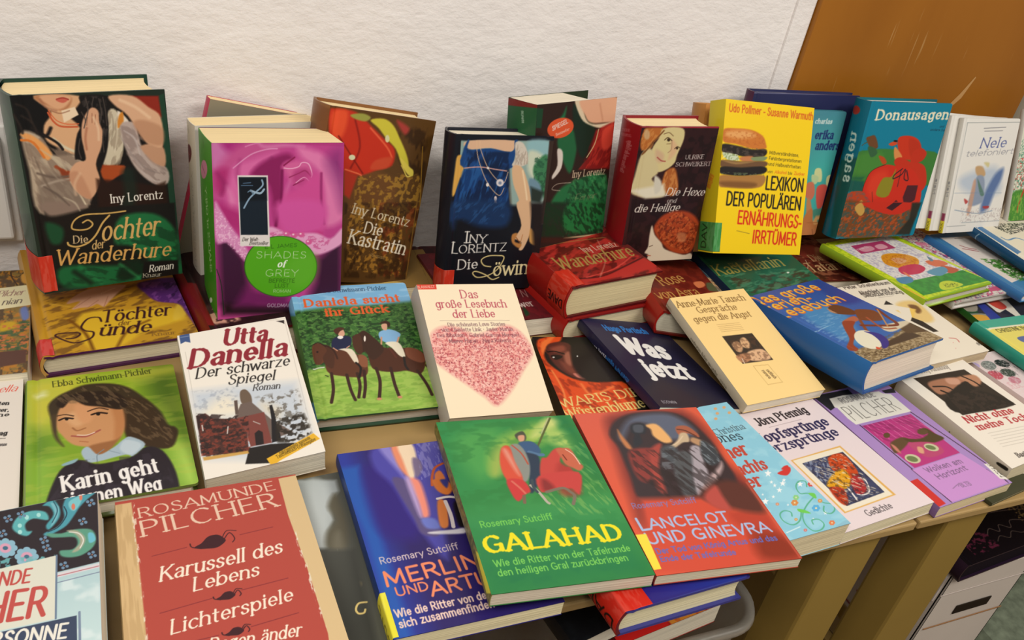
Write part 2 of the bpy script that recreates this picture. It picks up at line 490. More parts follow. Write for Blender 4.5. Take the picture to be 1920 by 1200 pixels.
# ------------------------------------------------------------ the room
WY = 0.972
def wall_mat():
    m, nt, b = new_mat('rough_white_plaster', .9, .15)
    tc = nt.nodes.new('ShaderNodeTexCoord')
    n1 = nt.nodes.new('ShaderNodeTexNoise'); n1.inputs['Scale'].default_value = 42; n1.inputs['Detail'].default_value = 7; n1.inputs['Roughness'].default_value = .62
    n2 = nt.nodes.new('ShaderNodeTexNoise'); n2.inputs['Scale'].default_value = 11; n2.inputs['Detail'].default_value = 3
    mp = nt.nodes.new('ShaderNodeMapping'); mp.inputs['Scale'].default_value = (1, 1, 1.7); mp.inputs['Rotation'].default_value = (0, .5, 0)
    nt.links.new(tc.outputs['Object'], mp.inputs[0]); nt.links.new(mp.outputs[0], n1.inputs['Vector']); nt.links.new(mp.outputs[0], n2.inputs['Vector'])
    ad = nt.nodes.new('ShaderNodeMath'); ad.operation = 'MULTIPLY_ADD'; ad.inputs[1].default_value = .5
    nt.links.new(n2.outputs[0], ad.inputs[0]); nt.links.new(n1.outputs[0], ad.inputs[2])
    bp = nt.nodes.new('ShaderNodeBump'); bp.inputs['Distance'].default_value = .005; bp.inputs['Strength'].default_value = .5
    nt.links.new(ad.outputs[0], bp.inputs['Height']); nt.links.new(bp.outputs[0], b.inputs['Normal'])
    rp = nt.nodes.new('ShaderNodeValToRGB')
    rp.color_ramp.elements[0].color = srgb('dcd6d2') + [1]; rp.color_ramp.elements[1].color = srgb('e6e0dc') + [1]
    nt.links.new(n2.outputs[0], rp.inputs[0]); nt.links.new(rp.outputs[0], b.inputs['Base Color'])
    return m
M_WALL = wall_mat()
def wood_mat(name, c0, c1, scale, stretch, rough, rot=(0, 0, 0)):
    m, nt, b = new_mat(name, rough, .35)
    tc = nt.nodes.new('ShaderNodeTexCoord'); mp = nt.nodes.new('ShaderNodeMapping'); mp.inputs['Scale'].default_value = stretch; mp.inputs['Rotation'].default_value = rot
    nz = nt.nodes.new('ShaderNodeTexNoise'); nz.inputs['Scale'].default_value = scale; nz.inputs['Detail'].default_value = 6; nz.inputs['Distortion'].default_value = .4
    rp = nt.nodes.new('ShaderNodeValToRGB'); rp.color_ramp.elements[0].position = .3; rp.color_ramp.elements[1].position = .72
    rp.color_ramp.elements[0].color = srgb(c0) + [1]; rp.color_ramp.elements[1].color = srgb(c1) + [1]
    nt.links.new(tc.outputs['Object'], mp.inputs[0]); nt.links.new(mp.outputs[0], nz.inputs['Vector'])
    nt.links.new(nz.outputs[0], rp.inputs[0]); nt.links.new(rp.outputs[0], b.inputs['Base Color'])
    return m
M_PANEL = wood_mat('brown_veneer', '8c5510', '9c6218', 5, (1.3, 1, .35), .42, (0, .35, 0))
def scuffed(m):
    nt = m.node_tree; b = nt.nodes['Principled BSDF']; base = b.inputs['Base Color'].links[0].from_socket
    tc = nt.nodes.new('ShaderNodeTexCoord'); mp = nt.nodes.new('ShaderNodeMapping'); mp.inputs['Rotation'].default_value = (0, -.45, 0); mp.inputs['Scale'].default_value = (1, 1, .07)
    a = nt.nodes.new('ShaderNodeTexNoise'); a.inputs['Scale'].default_value = 160; a.inputs['Detail'].default_value = 2
    c = nt.nodes.new('ShaderNodeTexNoise'); c.inputs['Scale'].default_value = 9; c.inputs['Detail'].default_value = 2
    nt.links.new(tc.outputs['Object'], mp.inputs[0]); nt.links.new(mp.outputs[0], a.inputs['Vector']); nt.links.new(tc.outputs['Object'], c.inputs['Vector'])
    r1 = nt.nodes.new('ShaderNodeMapRange'); r1.inputs['From Min'].default_value = .66; r1.inputs['From Max'].default_value = .76
    r2 = nt.nodes.new('ShaderNodeMapRange'); r2.inputs['From Min'].default_value = .5; r2.inputs['From Max'].default_value = .62; r2.inputs['To Max'].default_value = .55
    nt.links.new(a.outputs[0], r1.inputs[0]); nt.links.new(c.outputs[0], r2.inputs[0])
    mu = nt.nodes.new('ShaderNodeMath'); mu.operation = 'MULTIPLY'; nt.links.new(r1.outputs[0], mu.inputs[0]); nt.links.new(r2.outputs[0], mu.inputs[1])
    mx = nt.nodes.new('ShaderNodeMixRGB'); mx.inputs[2].default_value = srgb('c09a62') + [1]
    nt.links.new(mu.outputs[0], mx.inputs[0]); nt.links.new(base, mx.inputs[1]); nt.links.new(mx.outputs[0], b.inputs['Base Color'])
scuffed(M_PANEL)
M_TABLE = wood_mat('beech_laminate', '9c8050', 'a98c5c', 9, (.4, 3, 3), .5)
M_LEG = plain('ochre_lacquer', '8c7236', .5, .3, .05, 12)
M_FLOOR = wood_mat('brown_floorboards', '6b4f28', '7f6234', 6, (3, .3, 1), .6)
M_WHITEP = plain('white_plastic', 'dedad4', .45, .4)
M_CARTON = plain('white_card', 'd3c8bc', .8, .2, .04, 9)
M_CARTON2 = plain('grey_white_card', 'c9bdb4', .8, .2, .04, 9)
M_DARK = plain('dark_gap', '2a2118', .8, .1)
M_CREAM = plain('cream_paint', 'e9dcc2', .6, .3)

def structure(o): o['kind'] = 'structure'; return o
structure(beveled('wall_back', [(-1.6, WY, -.72, .885, WY + .1, 1.9)], M_WALL, bev=.006))
structure(beveled('trim_1', [(.855, WY - .004, -.72, .888, WY + .05, 1.9)], M_WALL, bev=.003))
structure(beveled('wall_right', [(1.47, WY - .02, -.72, 3.6, WY + .1, 1.9)], M_CREAM, bev=.004))
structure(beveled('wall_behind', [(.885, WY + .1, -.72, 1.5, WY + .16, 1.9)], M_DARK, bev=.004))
structure(beveled('floor', [(-1.6, -1.5, -.76, 3.6, WY + .16, -.72)] , M_FLOOR, bev=.001))
o = beveled('wooden_panel', [(.889, WY - .012, -.715, 1.385, WY + .012, 1.7)], M_PANEL, bev=.0025)
tag(o, 'tall scuffed brown wooden board standing against the wall at the right', 'wooden board')
g = Geo()   # one long pale scratch, a shallow chip in the veneer
y = WY - .0124; sp = [(1.165, .176), (1.19, .2), (1.215, .226), (1.235, .25), (1.25, .282)]
for k_ in range(4):
    (xa, za), (xb, zb_) = sp[k_], sp[k_ + 1]; wa, wb = (.0008, .0012, .0022, .0035, .001)[k_:k_ + 2]
    g.add([(xa - wa, y, za + wa), (xa + wa, y, za - wa), (xb + wb, y, zb_ - wb), (xb - wb, y, zb_ + wb)], [(0, 1, 2, 3)], (1, 1, 1))
tag(g.obj('scratch', plain('rubbed_veneer', 'b98d58', .7, .2), o), 'pale scratch')

# wall box at far left
jb = empty('junction_box', (-.2, WY, .1))
beveled('box_lid', [(-.1, -.022, -.052, .076, 0, .065)], M_WHITEP, jb, .003)
beveled('box_rim', [(-.105, -.008, -.062, .082, 0, .074)], M_WHITEP, jb, .002)
beveled('screw', [(.015, -.0235, -.022, .022, -.0215, -.015)], M_DARK, jb, .0004)
tag(jb, 'white plastic junction box on the wall left of the standing green book', 'junction box')

# two tables side by side
def table(label, x0, x1, y0, legs, ap):
    t = empty('table', ((x0 + x1) / 2, .66, -.72)); tag(t, label, 'table', None)
    cx = (x0 + x1) / 2
    beveled('tabletop', [(x0 - cx, y0 - .66, .7085, x1 - cx, WY - .678, .7195)], M_TABLE, t, .002)
    if ap: beveled('apron', [(x0 - cx + .05, y0 - .66 + .03, .672, x1 - cx - .05, y0 - .66 + .05, .7085)], M_LEG, t, .002)
    beveled('apron', [(x0 - cx + .05, .25, .63, x1 - cx - .05, .27, .7085)], M_LEG, t, .002)
    for lx, ly in legs:
        beveled('leg', [(lx - cx - .031, ly - .66 - .026, 0, lx - cx + .031, ly - .66 + .026, .7085)], M_LEG, t, .004)
    return t
table('light wooden table under the books, its front leg in the middle of the gap', -1.3, .702, .378, [(.642, .412), (-1.2, .412), (.642, .90), (-1.2, .90)], 0)
table('second light wooden table at the right, joined edge to edge to the first', .706, 2.6, .378, [(.800, .412), (2.5, .412), (.800, .90), (2.5, .90)], 1)

# stored things below the tables
def carton(name, label, x0, y0, z0, x1, y1, z1, mat, th=.004):
    c = empty(name, ((x0 + x1) / 2, (y0 + y1) / 2, z0)); tag(c, label, 'box')
    X, Y, H_ = (x1 - x0) / 2, (y1 - y0) / 2, z1 - z0
    beveled('box_body', [(-X, -Y, 0, X, Y, th), (-X, -Y, 0, X, -Y + th, H_), (-X, Y - th, 0, X, Y, H_), (-X, -Y, 0, -X + th, Y, H_), (X - th, -Y, 0, X, Y, H_)], mat, c, .0015)
    return c, X, Y, H_
c, X, Y, H_ = carton('carton', 'white carton with red lettering seen between the two table legs', .95, .47, -.47, .985, .86, -.222, M_CARTON2)
beveled('lid', [(-X - .001, -Y - .001, H_ - .004, X + .001, Y + .001, H_)], M_CARTON2, c, .001)
A_ = Art(390, 248, 195, 124, 'c4b8ae')
A_.p('7d1420', .8, [0, 176, 460, 176, 460, 179, 0, 179])
A_.p('a38a5e', 1, [0, 186, 460, 186, 460, 248, 0, 248]); A_.p('8c7033', 1, [300, 190, 320, 190, 320, 215, 300, 215]); A_.p('8c7033', 1, [345, 192, 365, 192, 365, 222, 345, 222])
A_.e('8a1520', 1, 275, 75, 24, 0, 0, 28); A_.e('c4b8ae', 1, 275, 75, 17, 0, 0, 20)
A_.t('T', 'b', '8a1520', 322, 168, 334, 168, 20); A_.t('E', 'b', '8a1520', 352, 168, 362, 168, 20); A_.t('7', 'b', '6a6058', 345, 110, 353, 110, 14)
gg = Geo(); VV, HH = np.meshgrid(np.linspace(Y, -Y, 195), np.linspace(H_, 0, 124))
gg.grid(np.stack([np.full(VV.shape, -X - .0012), VV, HH], -1), A_.linear()); tag(gg.obj('printed_side', MAT['paper'], c), 'side with red lettering')
o = beveled('carton', [(.93, .45, -.715, .99, .84, -.472)], plain('brown_card', '8d7340', .8, .2), None, .003)
tag(o, 'brown carton standing on the floor underneath the lettered white carton', 'box')
c, X, Y, H_ = carton('carton', 'white carton with a dark hand hole at lower right, books on it', 1.09, .50, -.715, 1.28, .86, -.335, M_CARTON, .005)
beveled('hand_hole', [(-.035, -Y - .0022, H_ - .105, .045, -Y - .0005, H_ - .085)], M_DARK, c, .0008)
beveled('flap', [(-X - .002, -Y - .0016, H_ - .045, X + .002, -Y - .0005, H_ - .0425), (-X - .006, -Y + .004, H_ - .06, -X - .001, -Y + .05, H_ - .006)], M_CARTON2, c, .0008)
o = beveled('seam_line', [(-X * .9, -Y - .002, H_ - .128, X, -Y - .0008, H_ - .1255)], plain('brown_tape', '9a6f48', .6, .2), c, .0004)
o = beveled('storage_bag', [(1.31, .42, -.715, 1.62, .8, -.55)], plain('green_grey_check', '77806c', .7, .2, .35, 60), None, .03)
tag(o, 'green and grey patterned bag on the floor at lower right', 'bag')

# clear plastic bin under the table edge
def bin_mat():
    m, nt, b = new_mat('frosted_plastic', .32, .5)
    b.inputs['Base Color'].default_value = (.82, .80, .74, 1)
    b.inputs['Transmission Weight'].default_value = .9; b.inputs['IOR'].default_value = 1.3
    return m
bn = empty('plastic_bin', (.40, .52, -.36)); tag(bn, 'clear plastic storage bin with a rolled rim below the table edge', 'bin')
def rrect(X, Y, r, n=8):
    P_ = []
    for cx, cy, a0 in ((X - r, Y - r, 0), (-X + r, Y - r, 90), (-X + r, -Y + r, 180), (X - r, -Y + r, 270)):
        for i in range(n + 1):
            a = math.radians(a0 + 90 * i / n); P_.append((cx + r * math.cos(a), cy + r * math.sin(a)))
    return P_
rings = [(0.135, .115, .0, .03), (.145, .125, .10, .03), (.152, .132, .23, .035), (.153, .133, .245, .035), (.159, .139, .248, .04), (.160, .140, .243, .04), (.159, .139, .240, .04)]
vv = []; ff = []
for X, Y, z, r in rings: vv += [(x, y, z) for x, y in rrect(X, Y, r)]
k = len(rrect(1, 1, .1))
for j in range(len(rings) - 1):
    for i in range(k): ff.append((j * k + i, j * k + (i + 1) % k, (j + 1) * k + (i + 1) % k, (j + 1) * k + i))
ff.append(tuple(range(k))[::-1])
o = mesh_obj('bin_body', vv, ff, bin_mat(), bn, smooth=True)
md = o.modifiers.new('wall', 'SOLIDIFY'); md.thickness = .002

# ------------------------------------------------------------ the books

book('book', 'thick dark green hardcover with a gowned dark-haired woman, leaning on the wall at far left',
     (-0.0888, 0.8164, 0.0575, 10.98, 82.47, -0.04, 0.57), (0.1323, 0.1956, 0.074), 1, '1d2a20', '24463a', '1d4034', '1d4034', 'f0d9a8', (291, 378), sn=55, sticker=(0.012, 0.002, 0.04, 'c8321e', '', '000000'), mat='film',
     art=[('p','140f0c',1,[0.8,0.1,126.1,5.9,127.9,215.3,127.4,205.7,3.7,180.7]),
 ('p','1c3f2c',0.3,[125.9,5.8,131.3,3.8,134.9,207.0,126.7,205.6],0.9),
 ('c','0d0b0a',3,[2.1,0.1,24.2,1.1,28.9,21.1,27.6,38.3,5.9,36.8,1.6,9.8]),
 ('p','8c2616',2,[100.9,4.7,126.1,5.9,127.0,27.0,114.0,18.4]),
 ('c','d9a87c',2,[18.9,0.9,55.9,2.6,50.9,14.9,40.6,16.8,53.1,32.6,48.7,57.9,30.6,48.7,22.8,40.5,23.5,28.1,30.7,16.3]),
 ('c','b67a52',2,[20.5,1.0,48.1,2.2,46.8,12.2,39.6,15.5,31.4,11.4,23.3,7.3]),
 ('c','dba57c',2,[24.2,1.1,48.1,2.2,45.4,10.3,37.6,14.2,29.5,9.5]),
 ('s','a63c30',1.6,[37.2,5.0,42.3,4.0,46.6,5.5]),
 ('p','ecd2b0',1,[53.6,20.0,40.3,26.7,39.6,15.5,51.2,12.5]),
 ('s','c65a34',1.7,[28.4,16.7,31.7,24.9,37.6,30.0,51.0,31.2]),
 ('s','d8683c',0.9,[29.0,14.3,34.0,23.8,42.4,28.1,52.5,28.5]),
 ('c','b8a48c',3,[4.2,34.2,18.8,37.7,27.3,56.0,45.2,57.6,60.2,68.0,47.2,113.9,8.0,111.7,5.3,69.4]),
 ('n','8a7462',0.8,5,16,0.52,3,[4.2,34.2,29.4,41.0,53.4,66.1,54.3,114.8,8.0,111.7,5.3,69.4],3,-30),
 ('s','d6c8a8',2.5,[29.4,41.0,37.2,49.2,46.7,55.1],1.5,1,0),
 ('s','e0d0b0',1.6,[37.4,81.7,42.9,92.9,48.1,107.1],1,1,0),
 ('c','e6a05c',2,[2.9,35.3,11.5,35.9,21.0,45.4,26.2,55.9,21.0,60.6,14.1,47.4]),
 ('s','d87830',2.2,[3.2,40.3,12.5,43.5,19.2,57.9],1,1,0),
 ('s','9a4a2a',3,[27.9,67.7,36.0,75.0,42.3,79.6],1.5,1,0),
 ('p','8a3a1c',2,[29.9,69.2,40.7,74.1,41.8,83.5,31.7,81.1]),
 ('c','7c6a5c',4,[12.7,79.2,27.0,74.1,41.1,88.7,44.9,113.6,11.3,112.1],0.7),
 ('s','a89684',2,[11.8,85.6,25.9,81.8,37.6,80.4],2,1,0),
 ('s','6a584c',2,[11.5,72.6,24.2,77.7,37.9,77.8],2,1,0),
 ('c','cdbfa4',2,[79.9,17.8,87.4,19.5,88.0,34.9,90.4,45.5,84.4,66.2,69.3,71.5,71.4,44.1]),
 ('n','9c8a74',0.7,3,9,0.52,5,[79.9,17.8,89.7,19.6,91.6,45.6,83.5,74.2,67.9,72.7],2,20),
 ('c','e4d6c4',1.5,[87.5,18.2,96.0,27.7,95.4,32.8,91.5,35.2,88.0,34.9]),
 ('c','d2842e',1.5,[88.1,23.3,92.1,19.7,91.5,30.0,85.6,34.8]),
 ('c','b8a49a',2,[88.3,32.4,101.7,30.6,104.0,43.9,107.5,57.5,127.0,78.3,126.8,93.7,115.1,94.6,101.2,81.4,92.2,61.6]),
 ('n','8e7a72',0.7,4,12,0.5,9,[88.3,32.4,104.8,36.1,109.7,60.4,128.0,81.2,115.1,94.6,91.0,61.5],2,-40),
 ('c','c09070',2,[105.4,53.3,124.7,54.8,126.0,75.5,114.8,71.7,108.2,62.9]),
 ('c','d8a884',2,[81.6,3.8,102.1,4.7,115.5,15.9,126.2,26.9,125.6,54.9,115.3,54.1,108.4,48.2,96.4,23.8,85.7,13.0]),
 ('c','b07c5c',3,[100.5,30.6,110.5,28.6,127.0,37.6,125.7,53.6,114.2,52.7,105.2,44.0],0.6),
 ('s','e6bd98',3,[91.0,8.3,103.4,15.2,115.7,26.3],2,1,0),
 ('p','9c3c18',2,[29.9,69.2,42.8,75.6,60.2,68.0,88.5,73.3,86.5,79.9,69.9,86.4,67.1,70.0,46.9,80.0]),
 ('c','a8481c',2,[66.7,72.6,87.4,71.9,82.8,79.6,69.7,87.7]),
 ('c','14100e',1.5,[57.1,2.7,78.7,3.7,78.3,16.4,77.9,34.2,73.4,57.3,64.4,72.4,49.1,63.1,44.9,60.1,50.2,37.4,59.8,25.4,58.0,12.8]),
 ('n','3c3430',0.8,2,4,0.6,7,[57.1,2.7,78.7,3.7,77.9,34.2,65.4,64.6,49.5,60.5,59.8,25.4],2,0),
 ('s','1a1412',2.4,[19.2,35.2,27.2,40.8,33.1,46.3,35.8,51.6],1,1,0),
 ('s','1a1412',3,[13.4,29.9,23.2,38.0,28.6,30.9],2,1,0),
 ('c','d4a07c',1.5,[64.6,14.4,70.6,17.3,70.4,28.6,72.2,37.7,69.3,51.8,62.5,68.3,63.9,85.8,53.5,102.3,40.7,91.4,38.3,75.2,45.3,65.4,53.7,63.5,53.9,53.1,53.3,40.2,56.4,25.2]),
 ('c','b88060',2.5,[38.3,75.2,47.4,76.1,54.7,102.4,44.7,97.2,39.1,85.9],0.6),
 ('s','a87456',0.8,[65.1,19.5,64.0,28.2]),
 ('s','a87456',0.8,[67.9,20.9,66.4,29.7]),
 ('s','a87456',0.8,[60.7,23.0,59.1,30.4]),
 ('p','2a1208',3,[60.7,82.8,89.2,88.4,113.8,95.1,124.4,92.0,124.7,116.3,78.1,120.5,59.1,115.3],0.8),
 ('s','16281e',12,[90.1,80.3,90.2,102.3,83.4,118.4],6,0.7,0),
 ('t','Iny Lorentz','r','f0e8dc',70.9,108.7,120.4,109.5,8.6),
 ('p','14120e',2,[11.7,109.4,131.4,115.6,128.6,199.6,12.9,191.1]),
 ('c','1c6a3a',4,[77.7,124.7,109.5,124.5,128.7,144.6,128.5,177.8,110.3,184.1,86.7,157.8,69.6,150.9]),
 ('c','176034',5,[19.6,169.0,71.8,176.2,124.4,177.2,128.2,196.4,56.7,196.1,17.8,190.5]),
 ('c','0d140e',4,[74.3,176.6,92.9,172.1,98.1,185.1,77.5,193.7,67.7,189.0],0.8),
 ('c','13482a',4,[11.1,121.5,25.1,128.9,21.9,143.8,12.7,142.4]),
 ('s','2f8a4c',3,[71.9,174.7,88.1,192.5],3,0.6,0),
 ('s','0c100c',5,[29.4,176.4,42.3,190.5],4,0.7,0),
 ('s','237a44',4,[34.9,171.5,52.1,192.2],3,0.6,0),
 ('n','0c2a18',0.55,9,4,0.55,11,[72.8,124.1,131.4,145.0,127.9,199.5,16.6,190.3,69.6,150.9],3,25),
 ('c','8a7466',4,[10.6,101.3,39.0,104.7,47.6,111.2,21.1,116.0,12.4,112.2]),
 ('p','120f0e',2,[95.2,175.5,129.0,179.5,128.1,197.2,90.4,196.0]),
 ('s','cda45c',1.5,[83.4,118.7,66.0,119.0,46.7,117.9,36.6,122.2,33.0,130.0,38.8,132.9,47.2,132.7,52.0,128.4,48.4,123.7,43.3,125.8]),
 ('s','cda45c',1.8,[68.1,121.4,61.2,128.2,53.6,139.9,45.4,147.3,35.3,150.0,28.5,147.6,27.4,144.6]),
 ('t','ochter','i','d4a862',57.6,146.9,112.4,148.0,21.47),
 ('t','Die','r','e0c090',32.2,146.0,45.4,147.0,7.72),
 ('t','der','i','d8b070',48.0,155.1,59.8,154.5,9.02),
 ('t','Wanderhure','i','d4a058',14.0,166.6,121.4,172.9,15.62),
 ('t','Roman','i','efe8da',98.9,188.3,123.4,188.1,7.35),
 ('t','Knaur','r','c8c0a8',92.3,193.3,110.6,194.9,4.24),
 ('s','9c8a76',2,[8.7,46.9,18.3,64.2,31.2,85.0],1.6,0.75,0.6),
 ('s','6e5c4e',2,[11.5,57.2,17.0,80.9,23.7,97.5],1.6,0.75,0.6),
 ('s','c4b498',2,[17.0,50.1,28.8,61.3,36.3,72.4],1.6,0.75,0.6),
 ('s','846f5e',1.6,[21.8,63.2,28.9,76.9,37.2,83.0],1.6,0.75,0.6),
 ('s','8a7866',2.5,[7.9,67.1,11.6,86.9,12.6,102.9],1.6,0.75,0.6),
 ('s','5e4e44',2.5,[15.1,85.9,25.2,95.0,34.0,106.8],1.6,0.75,0.6),
 ('s','cabaa0',1.6,[30.5,98.3,39.0,104.7,42.5,113.3],1.6,0.75,0.6),
 ('s','9a8a84',2,[87.1,42.7,92.8,56.3,103.0,76.1],1.6,0.75,0.6),
 ('s','c8bab4',1.8,[91.2,37.7,100.0,46.2,103.2,62.5],1.6,0.75,0.6),
 ('s','877670',2,[97.1,62.0,106.8,76.4,120.1,83.2],1.6,0.75,0.6),
 ('s','c4b4ae',1.6,[102.7,78.8,111.8,89.3,119.3,91.5],1.6,0.75,0.6),
 ('s','a68c7e',1.8,[108.2,62.9,115.9,73.2,124.4,78.1],1.6,0.75,0.6),
 ('s','8c7c68',1.4,[82.4,21.7,82.0,34.5,77.8,49.8],1.6,0.75,0.6),
 ('s','dccdb4',1.2,[85.6,24.5,85.0,39.9,80.5,57.9],1.6,0.75,0.6),
 ('s','4a403a',1.1,[61.2,5.6,62.2,15.5,58.3,27.9],0.6,0.8,0),
 ('s','4a403a',1.1,[68.2,4.7,66.2,10.8],0.6,0.8,0),
 ('s','4a403a',1.1,[72.6,6.1,73.3,18.7,71.0,28.7],0.6,0.8,0),
 ('s','4a403a',1.1,[76.2,5.0,77.0,17.6,76.5,31.6],0.6,0.8,0),
 ('s','4a403a',1.1,[56.2,17.7,58.6,25.4,56.5,32.8],0.6,0.8,0),
 ('s','4a403a',1.1,[73.8,34.0,71.4,44.1,71.0,57.1],0.6,0.8,0),
 ('s','4a403a',1.1,[51.8,42.7,49.3,52.7,50.4,61.9],0.6,0.8,0),
 ('s','2c221c',2,[4.1,7.6,11.7,12.8,14.2,25.0],1.5,0.8,0),
 ('s','2c221c',2,[6.6,18.5,14.2,25.0,17.0,35.1],1.5,0.8,0),
 ('s','2c221c',2,[0.5,16.9,4.2,26.8,5.2,34.3],1.5,0.8,0),
 ('s','e8c4a0',2,[65.8,23.3,68.6,33.6,67.8,45.1],1.5,0.7,0),
 ('s','a86a4c',2,[58.8,33.0,56.4,43.0,56.2,53.3],1.5,0.7,0),
 ('s','e6c09c',2.5,[47.4,76.1,41.4,86.1,41.2,96.8],2,0.5,0),
 ('s','a06a50',2,[23.7,4.4,27.1,11.2,35.3,15.3],1.5,0.6,0),
 ('c','c8604c',1,[36.6,5.8,42.3,4.6,45.9,6.3,41.7,8.5]),
 ('s','8a5840',1,[30.9,15.0,38.2,17.9,46.3,15.9],0.8,0.7,0)],
     sart=[('p','2d5240',2,[79.1,25.4,16.0,11.0,-45.9,95.0,44.7,125.9])])

book('book', 'crimson-spined paperback fanned open behind the two pale paperbacks',
     (0.0379, 0.9282, 0.0214, 7.53, 88.93, 3.56, -13.24), (0.1311, 0.2014, 0.0129), 0, '8c8470', 'c22d52', 'c22d52', 'c22d52', 'f0d9a8', (210, 315), sn=11,
     art=[],
     sart=[])

book('book', 'paperback with an off-white spine standing directly behind the green-spined rose book',
     (0.0616, 0.873, 0.0065, 10.82, 85.28, 0.05, -1.1), (0.1327, 0.2008, 0.0302), 0, 'd8d2c4', 'dcd6ca', 'd8d2c4', 'd8d2c4', 'f0d9a8', (228, 322), sn=25,
     art=[],
     sart=[('e','641018',1,25.4,37.8,-12.85,-4.24,1.63,10.72),('s','c06060',0.7,[30.6,38.0,20.2,37.6]),('t','SHADES of GREY','i','a8a29a',15.9,177.0,17.8,56.2,5.57),('t','JAMES','m','8c8880',21.9,14.7,25.9,7.9,4.32)])

